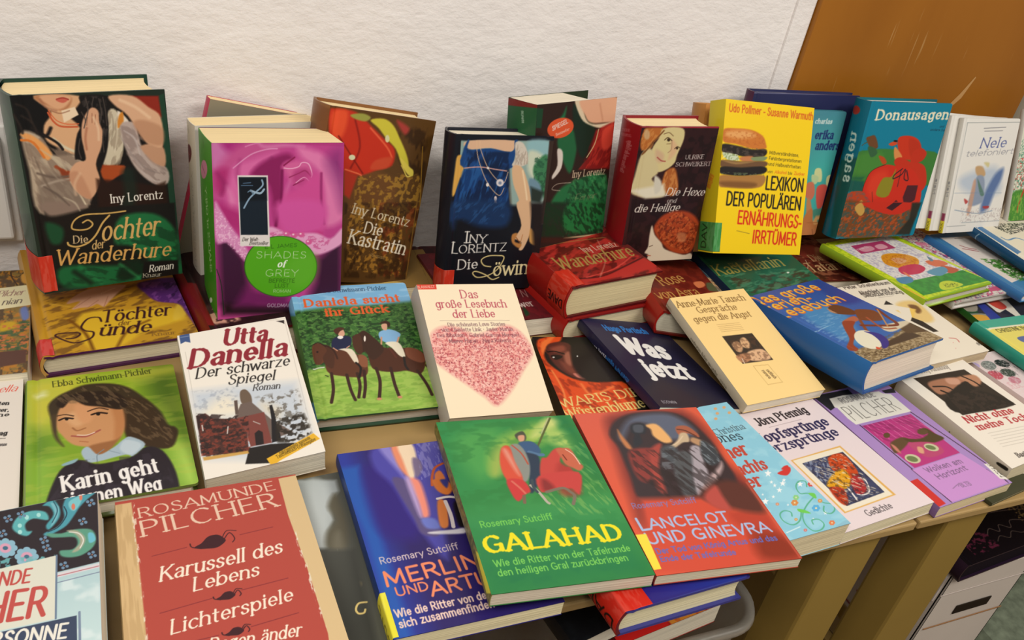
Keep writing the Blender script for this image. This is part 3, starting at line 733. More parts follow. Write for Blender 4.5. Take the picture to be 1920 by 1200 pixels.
book('book', 'paperback with pink rose cover, green oval and green spine, standing',
     (0.0701, 0.7796, 0.0354, 4.71, 79.78, 0.13, -1.24), (0.1319, 0.1876, 0.0735), 0, 'b53a80', '3f9a1e', '57204a', '57204a', 'f0d9a8', (248, 334), sn=53, mat='film',
     art=[('p','c0428c',1,[-0.5,-2.3,133.3,4.1,136.9,268.6,-2.3,248.4]),
 ('c','c870a8',6,[-0.5,-1.7,14.3,-1.7,26.7,6.2,18.8,19.4,1.0,27.0]),
 ('c','a82878',8,[9.3,-1.7,32.0,-1.6,26.6,11.5,15.3,8.8]),
 ('c','c2508c',10,[32.0,-1.6,76.5,2.5,49.9,11.7,21.2,24.7,14.4,40.7,5.0,56.7,2.1,29.7]),
 ('c','b02c70',8,[3.5,27.1,14.8,26.0,13.1,43.4,7.7,51.3,1.7,43.0]),
 ('c','d868a4',8,[18.6,27.4,36.8,16.9,63.1,9.1,41.9,25.1,36.4,38.5,30.6,71.5,12.3,70.7]),
 ('s','e6a0c8',2,[42.3,-4.2,50.0,3.7,71.1,2.4,90.0,3.9],5,0.6,0.5),
 ('s','9c2a6c',4,[26.5,16.8,23.6,30.1,25.9,43.7],5,0.6,0.5),
 ('s','e892c0',5,[103.8,12.2,115.3,26.3,119.9,46.2,119.0,75.2],5,0.6,0.5),
 ('s','8c3474',5,[123.7,20.8,128.4,40.7,126.0,63.8],5,0.6,0.5),
 ('s','5c1040',5,[57.8,15.8,52.4,25.2,49.7,30.6],5,0.6,0.5),
 ('s','c04888',3,[72.4,11.9,84.6,13.4,91.5,17.6],5,0.6,0.5),
 ('s','e080b4',4,[76.5,38.1,72.4,50.6,71.0,67.5],5,0.6,0.5),
 ('s','a42068',4,[98.6,45.7,101.6,62.9,99.0,80.2],5,0.6,0.5),
 ('s','e488b8',5,[13.1,43.4,17.8,57.1,14.9,70.8],5,0.6,0.5),
 ('s','8c1c5c',5,[4.6,29.8,10.6,40.6,7.7,51.3],5,0.6,0.5),
 ('s','e39ac4',1,[19.9,24.7,36.9,11.6,52.6,6.4,63.1,5.8],1,1,0),
 ('s','e088b8',0.9,[31.9,3.6,39.7,1.0,50.0,-0.9],1,1,0),
 ('c','8a1c5a',6,[36.6,30.4,49.8,18.4,72.4,10.6,79.2,17.4,68.4,24.1,66.9,58.8,61.3,87.1,54.8,44.5,41.7,34.6]),
 ('c','e07aae',8,[84.6,3.9,110.8,12.3,126.8,32.1,133.3,61.1,132.4,83.2,112.0,88.2,110.0,53.1,104.0,28.9,87.3,14.8]),
 ('c','7a2a6c',14,[112.3,17.8,130.5,9.6,132.1,72.8,122.8,46.3],0.6),
 ('c','d4609a',7,[68.4,24.1,80.5,17.4,95.6,21.8,98.5,35.8,87.5,48.2,76.5,38.1]),
 ('c','b84080',5,[80.6,28.5,92.9,25.9,97.8,35.8,88.9,46.8,79.2,39.5]),
 ('s','f3b6d4',0.9,[69.7,25.5,76.5,26.3,84.6,24.4,88.0,20.3,94.9,21.8,98.5,31.6,97.8,35.8]),
 ('s','8c1a50',1.6,[69.7,22.8,80.5,14.7]),
 ('s','9c2a60',1.2,[75.1,35.3,84.7,31.3,91.5,28.7,97.1,34.3]),
 ('s','f0a8cc',0.8,[82.0,41.0,90.2,35.6,95.8,39.9]),
 ('s','8a1a50',1.2,[79.2,43.7,90.2,38.4]),
 ('c','d04c94',9,[68.3,56.1,84.7,45.3,106.9,31.7,112.0,89.7,97.9,118.8,73.7,117.2,65.4,90.2]),
 ('c','b41c66',9,[76.5,92.3,90.5,88.6,107.8,96.9,96.5,118.7,80.7,117.6]),
 ('s','7c1450',3,[67.7,28.2,66.2,58.8,61.3,85.7],2,1,0),
 ('s','9c2c6c',2.5,[108.3,31.8,108.7,60.3,112.0,86.7],2,1,0),
 ('c','d454a0',8,[62.8,61.5,110.2,63.2,112.0,89.7,90.6,97.4,69.5,91.9]),
 ('c','b02a74',10,[1.1,59.3,25.4,68.5,41.0,83.2,35.4,94.4,18.4,87.8,4.4,75.9]),
 ('c','a83c74',6,[35.6,84.4,54.4,86.8,46.2,95.0,48.9,100.9]),
 ('p','3c1434',12,[2.4,101.0,11.6,94.5,29.6,120.0,36.8,174.6,9.4,174.9,2.9,168.2]),
 ('p','3a1634',14,[105.3,125.3,132.8,99.8,134.9,187.7,91.1,183.2,102.7,152.9]),
 ('p','241018',8,[6.2,168.5,134.8,181.2,135.1,194.2,5.9,180.6]),
 ('p','74205e',12,[28.9,152.6,76.5,164.5,73.6,178.3,17.6,172.7]),
 ('c','d98cbc',3,[1.1,59.3,7.3,67.7,14.6,82.0,24.7,98.1,33.7,114.5,29.5,123.0,21.7,112.3,11.5,101.6,1.1,99.5]),
 ('n','f2c0dc',0.8,1.2,1.2,0.6,4,[1.1,59.3,14.6,82.0,33.7,114.5,29.5,123.0,11.5,101.6,1.2,98.1],2,0),
 ('c','e8a4cc',3,[44.9,94.9,54.4,86.8,66.8,91.7,73.7,96.5,87.7,95.8,104.9,96.7,119.6,103.5,132.6,92.2,133.0,108.9,112.5,119.7,97.9,118.8,84.9,103.0,48.9,100.9]),
 ('n','c8508c',0.7,3,2,0.55,6,[44.9,94.9,66.8,91.7,90.6,97.4,119.6,103.5,112.5,118.2,85.0,104.5,48.9,100.9],2,0),
 ('e','d85c98',0.8,72.3,95.8,3.35,0.18,-0.0,2.93),
 ('e','f8d4e4',0.8,71.5,94.9,1.11,0.06,-0.0,0.88),
 ('e','d85c98',0.8,80.0,97.6,3.38,0.19,0.01,2.94),
 ('e','f8d4e4',0.8,79.2,96.6,1.12,0.06,0.0,0.88),
 ('e','d85c98',0.8,87.8,97.3,3.41,0.19,0.02,2.95),
 ('e','f8d4e4',0.8,86.9,96.3,1.13,0.06,0.0,0.88),
 ('e','d85c98',0.8,95.7,106.0,3.45,0.21,0.03,2.99),
 ('e','f8d4e4',0.8,94.8,105.1,1.15,0.07,0.01,0.89),
 ('e','235c12',1,66.7,131.9,38.49,2.89,-0.13,34.47),
 ('e','54a81a',0.8,66.7,131.9,37.61,2.82,-0.13,33.7),
 ('c','68b434',12,[76.5,123.3,102.3,122.1,102.6,146.6,85.2,157.6,70.8,144.0],0.6),
 ('t','E L JAMES','m','2a5a14',49.6,110.4,83.3,110.3,3.81),
 ('t','SHADES','l','f4f8ec',40.4,120.2,93.1,123.9,7.33),
 ('t','of','I','f4f8ec',62.4,131.6,70.5,132.2,7.18),
 ('t','GREY','l','f4f8ec',49.5,141.1,84.5,143.9,7.49),
 ('t','BEFREITE','m','2c5c10',53.2,148.4,80.8,150.7,4.08),
 ('t','LUST','m','2c5c10',59.4,154.7,74.4,156.0,4.11),
 ('t','ROMAN','m','b0d49c',57.7,160.3,76.5,162.0,3.36),
 ('t','GOLDMANN','m','c8b8c8',51.1,176.4,80.9,179.3,3.7),
 ('s','0a2a14',0.8,[0.8,129.6,4.8,147.5,6.5,180.7],0.5,1,0),
 ('p','e4dcd8',0.4,[23.6,32.1,53.4,32.8,54.9,108.3,24.8,106.0]),
 ('p','14202c',0.6,[24.8,33.9,52.0,34.5,53.0,95.6,25.6,94.1]),
 ('p','0a1018',3,[25.5,34.9,51.6,35.5,52.3,58.3,25.6,58.8],0.8),
 ('s','8ca8c0',1.6,[29.4,65.8,34.8,56.3,41.5,49.6,48.2,42.9,47.5,37.4]),
 ('s','9cb4c8',2,[36.3,48.1,45.4,51.1,49.5,47.1]),
 ('s','6c88a0',1,[38.8,52.3,36.3,48.1,33.6,49.4]),
 ('s','54708c',0.8,[29.2,40.4,36.4,39.9]),
 ('s','54708c',0.8,[27.2,42.6,38.3,42.9]),
 ('t','Der Welt-','i','2c2420',26.8,100.8,43.4,101.7,3.72),
 ('t','Bestseller','i','2c2420',33.9,105.2,52.9,106.4,3.75)],
     sart=[('p','3f9a1e',1,[92.2,4.5,3.2,-1.0,-13.5,180.4,85.2,205.5]),('e','d88aa8',1,43.2,36.5,-20.56,-5.12,2.24,10.3),('s','7a2a4a',1,[55.0,33.8,36.9,39.0],0.5,1,0),('t','SHADES of GREY','i','c8e4b4',27.7,142.5,40.4,55.2,10.45),('t','E L JAMES','m','2a5c14',39.0,13.6,42.7,6.3,4.68),('e','e8f4e0',0.8,30.2,175.4,-8.3,-3.3,0.64,3.35)])

book('book', 'brown and red hardcover with a gold brocade cover and an outstretched hand',
     (0.1717, 0.8466, 0.0377, 8.27, 80.5, 0.18, -9.55), (0.1304, 0.2024, 0.0515), 1, '5a3c18', '8a5c34', '8a5c34', '8a5c34', 'f0d9a8', (200, 333), sn=39, mat='film',
     art=[('p','5a3c1a',2,[1.4,1.2,119.7,9.3,187.1,328.2,64.5,305.0]),
 ('c','6a4420',6,[27.2,69.3,69.0,65.1,96.0,81.5,85.0,114.9,45.1,117.8]),
 ('n','a87c2c',0.8,4,4,0.55,3,[40.9,74.1,123.8,62.8,133.8,128.1,51.1,133.5],3,0),
 ('n','2e1c0c',0.7,8,20,0.5,8,[66.6,16.1,119.7,9.3,132.4,78.2,103.1,64.8],6,0),
 ('c','c4301a',3,[0.1,7.1,8.5,2.4,30.3,3.0,50.1,15.2,68.8,27.9,84.2,38.5,84.4,57.2,68.7,63.5,47.2,72.7,27.2,69.3,7.5,44.3]),
 ('c','e2502a',5,[3.8,6.6,21.1,4.2,19.3,31.0,6.7,29.6]),
 ('s','8c1a10',2,[29.8,8.9,41.6,40.3,34.6,65.4],2,1,0),
 ('s','e8603c',2,[50.6,18.1,73.7,36.6,82.6,48.0],1.5,1,0),
 ('s','7a160c',1.5,[14.7,31.5,32.1,50.5,50.0,70.1],1.5,1,0),
 ('s','ee7048',1.5,[28.6,67.6,43.6,70.7,48.8,72.5],1,1,0),
 ('c','c8482a',3,[63.5,53.2,82.6,48.0,78.3,61.0,58.9,64.5]),
 ('c','a83c34',4,[81.1,5.1,97.7,12.1,94.2,20.2,86.1,13.6]),
 ('p','b43420',3,[27.2,69.3,44.1,73.8,39.0,100.8,31.8,96.7]),
 ('c','9a9a44',2,[24.7,6.7,38.3,3.4,48.5,6.4,43.0,11.6,30.0,10.4]),
 ('c','cfc23c',2,[49.0,9.3,64.6,5.8,77.4,11.6,88.5,25.6,100.5,42.9,105.8,56.6,98.2,57.3,85.9,38.3,72.0,27.6,60.1,16.9]),
 ('c','dcc850',1.5,[92.7,46.9,106.7,56.5,112.8,60.6,113.2,67.0,106.8,66.0,98.2,57.3]),
 ('s','e0cc60',1.3,[98.2,57.3,105.4,67.8,110.6,67.3]),
 ('s','c8b048',1.3,[96.2,56.0,103.1,64.8]),
 ('e','d8d4a0',1,72.9,27.5,2.61,-0.32,0.79,4.2),
 ('e','d8d8b0',1,34.2,53.3,3.79,-0.41,0.51,2.99),
 ('s','a47a2a',1,[119.0,31.3,130.4,103.2]),
 ('n','a6742a',0.9,3.2,3.2,0.54,13,[38.6,108.7,107.2,103.3,123.3,194.2,50.0,186.3],2,0),
 ('n','7c3418',0.7,5,9,0.56,14,[72.6,102.8,127.6,98.4,136.2,193.8,92.9,195.1],3,0),
 ('n','2a1808',0.6,7,14,0.52,15,[33.3,106.0,131.2,98.1,136.9,197.3,48.3,196.4],3,0),
 ('s','8a6428',1,[124.5,78.9,130.2,201.0]),
 ('t','Iny Lorentz','r','d8c8a8',44.1,117.0,119.4,128.7,11.44),
 ('t','Die','r','ece0c8',63.1,140.0,86.7,142.4,13.6),
 ('t','Kastratin','r','ece0c8',45.3,153.3,121.2,164.7,16.35),
 ('t','Roman','r','b09058',76.7,168.4,95.6,171.3,3.77)],
     sart=[('p','6c3c20',3,[48.9,0.6,-2.7,3.7,-22.2,69.2,27.4,51.6],0.5)])

book('book', 'dark hardcover with a blue-dressed woman and long necklace, standing in the centre',
     (0.3324, 0.8163, 0.0303, -1.4, 81.27, 0.0, 0.0), (0.1212, 0.1913, 0.0368), 1, '10131c', '161a26', '141a28', '141a28', 'e6dcc6', (184, 296), sn=27, sticker=(0.012, 0.002, 0.028, 'c8321e', '', '000000'), mat='film',
     art=[('p','8fa8a0',2,[4.6,7.2,115.5,5.0,129.8,107.6,9.1,105.4]),
 ('p','0c0e16',1,[3.7,6.7,6.9,6.7,10.3,138.7,1.9,138.4]),
 ('c','8cb4b8',5,[88.4,6.3,115.6,5.8,114.8,24.8,94.6,28.2]),
 ('c','c8d0b8',5,[91.5,17.2,111.3,24.8,104.4,50.6,92.8,41.0]),
 ('c','3c7a50',3,[101.8,31.3,116.3,23.2,121.5,73.7,111.6,65.4,100.1,44.2]),
 ('n','24523a',0.7,3,3,0.5,2,[99.3,25.0,117.8,21.6,121.5,73.7,101.8,57.2],2,0),
 ('c','6c8c9c',3,[95.8,50.7,110.5,57.2,113.1,77.0,98.7,73.6]),
 ('p','26322c',4,[98.7,60.4,117.1,67.0,113.6,80.3,101.1,78.5]),
 ('p','382820',2,[115.5,5.0,125.8,4.8,131.6,107.7,115.4,107.4,118.0,73.7]),
 ('p','3a2418',6,[67.0,38.0,80.2,106.7,66.3,106.4]),
 ('c','d8a44c',2,[3.7,24.6,11.8,26.1,14.5,38.4,5.7,66.7,1.2,69.8,2.0,41.6]),
 ('c','d9b08e',1.5,[14.8,7.0,71.6,5.9,71.3,17.5,56.6,19.3,43.0,14.9,15.7,16.8]),
 ('c','16427c',1.5,[16.4,6.9,16.5,16.8,43.0,15.2,64.8,18.9,72.0,15.9,71.6,5.9,75.9,6.5,73.9,25.3,67.2,39.6,12.9,38.4,10.0,20.0,14.0,7.0]),
 ('p','10386e',2,[13.0,39.2,67.4,41.2,76.7,106.6,0.8,105.2,5.6,65.1]),
 ('c','0a2448',5,[14.2,16.9,37.9,28.9,65.0,34.9,52.9,46.0,39.2,41.4],0.8),
 ('n','071c3c',0.8,6,14,0.5,5,[11.1,18.4,66.5,19.1,77.7,115.1,6.5,113.5],3,10),
 ('n','2c68a8',0.5,3,16,0.62,6,[11.8,26.1,65.6,25.4,75.9,115.1,6.5,113.5],3,15),
 ('s','c89890',1.2,[13.7,38.4,32.2,37.0,52.2,39.7,65.8,41.5]),
 ('c','cfc4b4',1.5,[72.7,8.2,81.9,8.0,89.2,18.8,91.3,31.4,82.0,36.3,71.7,34.8,74.8,25.3]),
 ('n','a09080',0.6,1.5,4,0.5,3,[72.7,8.2,89.7,18.8,91.5,33.0,75.3,36.4]),
 ('c','d8b088',1.5,[72.7,36.4,83.7,36.3,92.3,50.7,100.4,73.6,108.7,124.4,96.3,124.1,87.6,81.8,76.0,57.2]),
 ('s','ecd0a8',2,[86.0,41.1,95.2,73.5,101.2,107.1],1.5,1,0),
 ('s','e0b890',0.7,[25.2,6.8,28.7,25.9,42.1,54.0,59.0,70.9,64.7,62.0]),
 ('s','e0b890',0.7,[29.2,6.7,31.0,16.6,42.2,38.2,55.3,52.4,64.0,55.6,67.6,42.8]),
 ('e','e8dcd0',0.8,42.2,38.2,1.48,-0.01,0.15,1.41),
 ('e','e8dcd0',0.8,43.6,58.0,1.83,0.0,0.23,2.24),
 ('e','d8d0d0',1,59.0,55.6,4.7,-0.0,0.5,4.5),
 ('e','7888a0',1,59.0,55.9,2.01,-0.0,0.21,1.93),
 ('e','e4d0c8',0.8,55.4,74.9,1.69,0.01,0.35,3.26),
 ('e','d8a8a0',0.8,56.1,81.5,2.03,0.02,0.46,4.27),
 ('p','0c1018',5,[-12.2,105.0,70.6,83.2,112.3,83.6,124.9,192.5,5.8,186.6]),
 ('c','123058',8,[2.0,79.4,70.2,79.9,73.4,108.3,39.4,109.3,11.8,98.9,6.3,111.9]),
 ('n','2c5c94',0.5,3,10,0.6,8,[3.6,79.4,66.8,79.9,69.8,106.5,8.9,103.7],4,40),
 ('c','d9b088',1.5,[83.0,80.1,101.3,80.2,105.2,110.6,104.3,124.3,98.2,139.7,92.9,139.5,95.3,130.9,89.6,127.3,85.7,123.8,92.6,108.6]),
 ('c','b87c40',2,[81.8,120.3,88.6,118.7,86.3,129.0,95.6,132.7,92.6,137.8,83.0,130.6]),
 ('c','c89450',2,[105.4,112.3,115.0,124.5,115.5,135.0,105.8,129.5]),
 ('s','8c5020',1,[87.4,123.8,93.6,130.9]),
 ('s','b88050',1,[95.8,120.6,93.8,132.6]),
 ('p','1c1414',6,[101.3,80.2,118.9,80.4,124.9,192.5,108.3,191.7,111.9,134.9]),
 ('s','24344a',3,[-4.8,95.4,-0.9,186.2],3,0.7,0),
 ('t','I','r','ece6dc',21.1,128.9,26.8,129.0,13.76),
 ('t','NY','r','ece6dc',27.1,129.0,49.1,129.7,10.09),
 ('t','L','r','ece6dc',6.4,141.9,14.7,142.2,13.83),
 ('t','ORENTZ','r','ece6dc',15.2,142.2,76.3,140.7,10.17),
 ('t','Die','r','ece6dc',15.4,163.0,41.2,162.3,12.42),
 ('t','öwin','r','e4d4a0',62.3,173.0,108.5,171.8,18.38),
 ('s','dcc888',1.4,[58.4,160.9,49.5,158.9,45.3,151.8,53.4,146.9,67.3,146.7,73.6,147.9,74.1,152.8,67.5,164.8,56.1,172.2,42.4,174.3,35.8,168.7,39.9,166.3,52.5,171.2,61.9,177.8,70.5,175.5])],
     sart=[('t','Die Löwin','i','e8e0d0',38.6,97.4,33.5,33.5,9.97),('t','LORENTZ','r','d0c8b8',46.0,157.3,33.5,90.0,6.18)])

book('book', 'tall green and red paperback with a round orange sticker, its cover gaping',
     (0.439, 0.8235, 0.0711, 17.11, 79.96, 0.05, -0.46), (0.133, 0.1843, 0.0518), 0, '2a1c16', '1f5a34', '2a3a26', '2a3a26', 'e6dcc6', (150, 283), sn=54, mat='film', pw=0.66,
     art=[('p','2e1a14',2,[-1.4,-4.8,61.4,-2.8,76.4,155.9,11.6,145.2]),
 ('c','1e6a40',4,[47.1,5.5,41.6,14.5,33.8,21.7,44.5,21.0]),
 ('p','7c1a16',2,[-45.0,-10.3,-1.2,-2.5,9.7,4.3,-0.6,3.6,-44.1,-3.3],0.0),
 ('p','173f26',1,[-0.6,3.6,9.8,5.1,8.9,27.4,0.5,26.6]),
 ('c','1f5f38',4,[39.9,38.1,56.8,31.6,69.7,45.8,68.4,72.0,61.3,87.9,45.3,66.1,36.8,49.0]),
 ('c','14281c',4,[57.7,3.2,87.0,21.3,98.7,38.6,84.4,70.5,68.3,52.2]),
 ('c','d8c4a4',2,[59.4,-1.4,70.6,-0.6,80.1,20.8,92.8,29.9,121.2,30.7,135.0,26.9,134.9,33.5,112.5,36.6,90.7,31.4,73.5,21.8]),
 ('c','dea684',3,[70.4,-1.9,134.4,0.4,135.1,27.7,111.5,29.9,90.3,28.1,79.9,19.1]),
 ('s','b87c5c',2,[103.4,6.4,111.0,26.5],3,0.6,0),
 ('p','a02820',3,[133.1,30.0,132.5,89.7,76.9,84.7,93.6,69.8,101.0,38.8,112.3,34.9]),
 ('n','6c1414',0.7,4,12,0.5,4,[133.1,30.0,132.8,91.5,79.3,85.0,101.0,38.8],3,30),
 ('c','c84030',4,[113.0,39.9,133.6,33.4,132.7,58.7,116.5,63.8]),
 ('s','c8b080',1.4,[105.6,37.6,101.0,55.5,89.1,71.0]),
 ('e','d8542c',1,40.1,30.1,20.24,-3.68,6.69,11.42),
 ('t','SPIEGEL','b','e8e0d8',27.4,32.2,51.5,24.8,5.09),
 ('t','Bestseller','m','e8e0d8',33.5,39.1,54.8,33.8,3.02),
 ('c','d8ccc0',2,[37.5,55.5,46.8,59.7,46.8,79.4,34.8,91.2,32.2,87.6,39.7,75.3]),
 ('c','226a3c',5,[69.5,99.1,126.4,97.7,133.9,165.4,57.4,152.7,32.3,131.4,43.4,109.2]),
 ('n','123c22',0.8,4,8,0.5,7,[69.1,95.6,128.9,98.0,136.7,184.5,36.0,166.8],3,-40),
 ('n','4ca05c',0.5,3,8,0.6,9,[69.1,95.6,128.9,98.0,136.7,184.5,47.6,168.8],3,-40),
 ('t','Iny Lorentz','r','d8c0a0',66.6,93.9,125.0,96.6,8.42),
 ('t','Feuer','w','a8906c',73.1,128.9,111.3,129.2,12.21,0.6),
 ('s','a89888',0.8,[65.0,100.2,42.2,98.9,34.0,104.5,47.8,108.1],0.5,1,0),
 ('p','1c2a1c',5,[24.5,120.0,68.2,126.4,61.8,171.3,20.0,163.9]),
 ('c','1f7038',6,[65.8,126.1,132.0,135.8,124.7,171.2,63.1,162.6]),
 ('n','0e3018',0.8,3,8,0.48,7,[24.5,120.0,132.0,135.8,125.8,178.8,19.8,162.2],3,-40),
 ('s','b8a078',2.4,[62.0,173.1,88.4,175.1,125.8,178.8,149.6,184.8],1.5,1,0),
 ('p','3a1c14',3,[17.7,163.5,150.2,188.7,151.7,198.5,18.4,170.7])],
     sart=[('p','7c1a16',0.5,[55.2,0.9,-11.2,-2.9,-11.8,2.2,54.4,9.9]),('t','KNAUR','b','c8d8c8',23.4,24.9,26.0,11.4,3.39)])

book('book', 'red hardcover with two painted women, tilted right beside the yellow one',
     (0.5764, 0.8244, 0.0527, -3.38, 84.21, -0.12, 2.16), (0.1095, 0.1817, 0.0534), 1, '3a1616', '94141c', '8c1c28', '8c1c28', 'f0d9a8', (145, 259), sn=43, mat='film',
     art=[('p','2e1416',2,[-1.4,2.0,112.5,1.8,124.4,235.1,9.2,227.0]),
 ('n','1a0a0c',0.7,8,8,0.5,3,[-1.4,2.0,112.5,1.8,124.4,235.1,9.2,227.0],3,0),
 ('p','962434',0.4,[-3.5,-4.0,111.5,-3.6,112.5,1.8,-1.6,1.4]),
 ('c','b4682c',2.5,[8.6,1.7,30.8,2.0,29.0,11.7,17.6,20.0,14.0,30.1,4.4,28.4,1.6,18.3,3.7,5.0]),
 ('c','a85c28',3,[44.1,58.1,56.5,53.0,65.1,70.8,67.2,85.3,58.4,90.5,42.9,81.1]),
 ('n','d08c48',0.6,2,6,0.55,6,[-0.3,3.4,30.8,2.0,17.4,28.5,4.7,30.1],2,30),
 ('n','d89450',0.6,2,6,0.5,7,[44.1,58.1,56.5,53.0,66.6,78.0,58.4,90.5,42.2,77.5],2,0),
 ('c','d4c48c',2,[30.8,2.0,57.0,1.9,61.8,15.1,56.6,35.6,55.0,46.0,45.3,54.6,32.6,57.9,21.4,49.0,19.3,28.5,25.9,15.0]),
 ('c','cfc090',3,[5.7,35.2,19.3,28.5,34.1,56.2,26.6,66.6,35.7,73.8,49.5,84.8,45.1,91.9,18.0,91.2,-0.4,83.6,1.4,62.6]),
 ('c','d8a884',4,[44.7,15.1,54.4,25.3,52.8,35.6,44.7,42.4,45.6,28.7],0.7),
 ('c','c89c84',4,[24.9,28.5,37.6,35.5,35.8,45.8,27.6,42.2],0.6),
 ('s','4a3420',1.2,[34.7,16.7,38.8,13.7,45.2,17.6],0.5,1,0),
 ('e','3a2818',0.6,40.3,16.7,2.26,0.01,0.42,2.03),
 ('s','4a3420',1.1,[51.2,27.8,54.4,25.3,58.6,27.0],0.5,1,0),
 ('e','3a2818',0.6,54.5,27.4,1.72,0.01,0.33,1.54),
 ('s','6a4a2a',0.7,[38.6,21.8,44.2,21.5],0.4,1,0),
 ('s','7a5a38',1,[32.2,9.2,39.4,7.5,45.9,11.7]),
 ('s','a85048',1.6,[28.8,38.8,35.3,43.2,41.2,44.1]),
 ('s','b08c68',1.2,[45.4,18.5,46.6,28.7,42.7,32.9]),
 ('e','c8a070',2,8.7,10.0,4.05,0.0,1.21,6.34),
 ('s','7c4c24',2,[7.5,35.2,17.9,21.7,31.4,5.0],1.2,1,0),
 ('p','e0d8c0',5,[-0.8,81.8,45.4,74.0,50.6,90.3,22.2,93.1]),
 ('c','d0cab8',3,[29.8,63.1,40.8,70.4,41.3,82.8,34.3,86.2]),
 ('t','ULRIKE','r','dcd0c8',69.1,41.6,96.3,41.2,5.23),
 ('t','SCHWEIKERT','r','dcd0c8',57.0,50.9,108.4,50.6,5.25),
 ('t','Die Hexe','i','e4dcd0',50.5,89.5,107.8,91.0,10.1),
 ('t','und','i','d8d0c8',54.4,99.4,67.9,99.8,5.83),
 ('t','die Heilige','i','e4dcd0',9.3,111.1,75.0,111.1,10.17),
 ('c','a8401c',4,[43.0,130.4,53.9,115.9,76.6,111.1,98.1,117.4,112.2,135.0,111.3,158.0,102.3,173.2,77.0,170.0,57.9,155.6,45.2,141.7]),
 ('n','6c2410',0.8,4,4,0.5,9,[43.0,130.4,76.6,111.1,112.2,135.0,102.3,173.2,57.9,155.6],2,0),
 ('n','d87038',0.6,2.2,2.2,0.6,10,[43.0,130.4,76.6,111.1,112.2,135.0,102.3,173.2,57.9,155.6],2,0),
 ('c','dccab0',2,[39.0,130.2,45.6,143.6,57.9,155.6,65.9,165.5,94.4,174.8,106.5,173.4,106.8,184.3,47.0,182.0,41.1,172.0,35.5,168.8,38.9,160.4,38.0,145.2]),
 ('s','5c4030',1,[40.9,160.5,45.5,158.8]),
 ('s','b86a50',1.4,[40.3,172.9,45.0,173.8]),
 ('c','c87c50',3,[79.4,143.2,91.7,143.7,94.2,155.3,83.9,154.8],0.7)],
     sart=[('t','Die Hexe und die Heilige','i','d0a8a0',27.0,64.7,19.3,22.4,9.15),('t','ULRIKE','r','d0a0a0',43.3,14.1,18.7,8.7,2.96),('t','SCHWEIKERT','r','d0a0a0',43.8,20.2,14.8,14.3,2.65)])

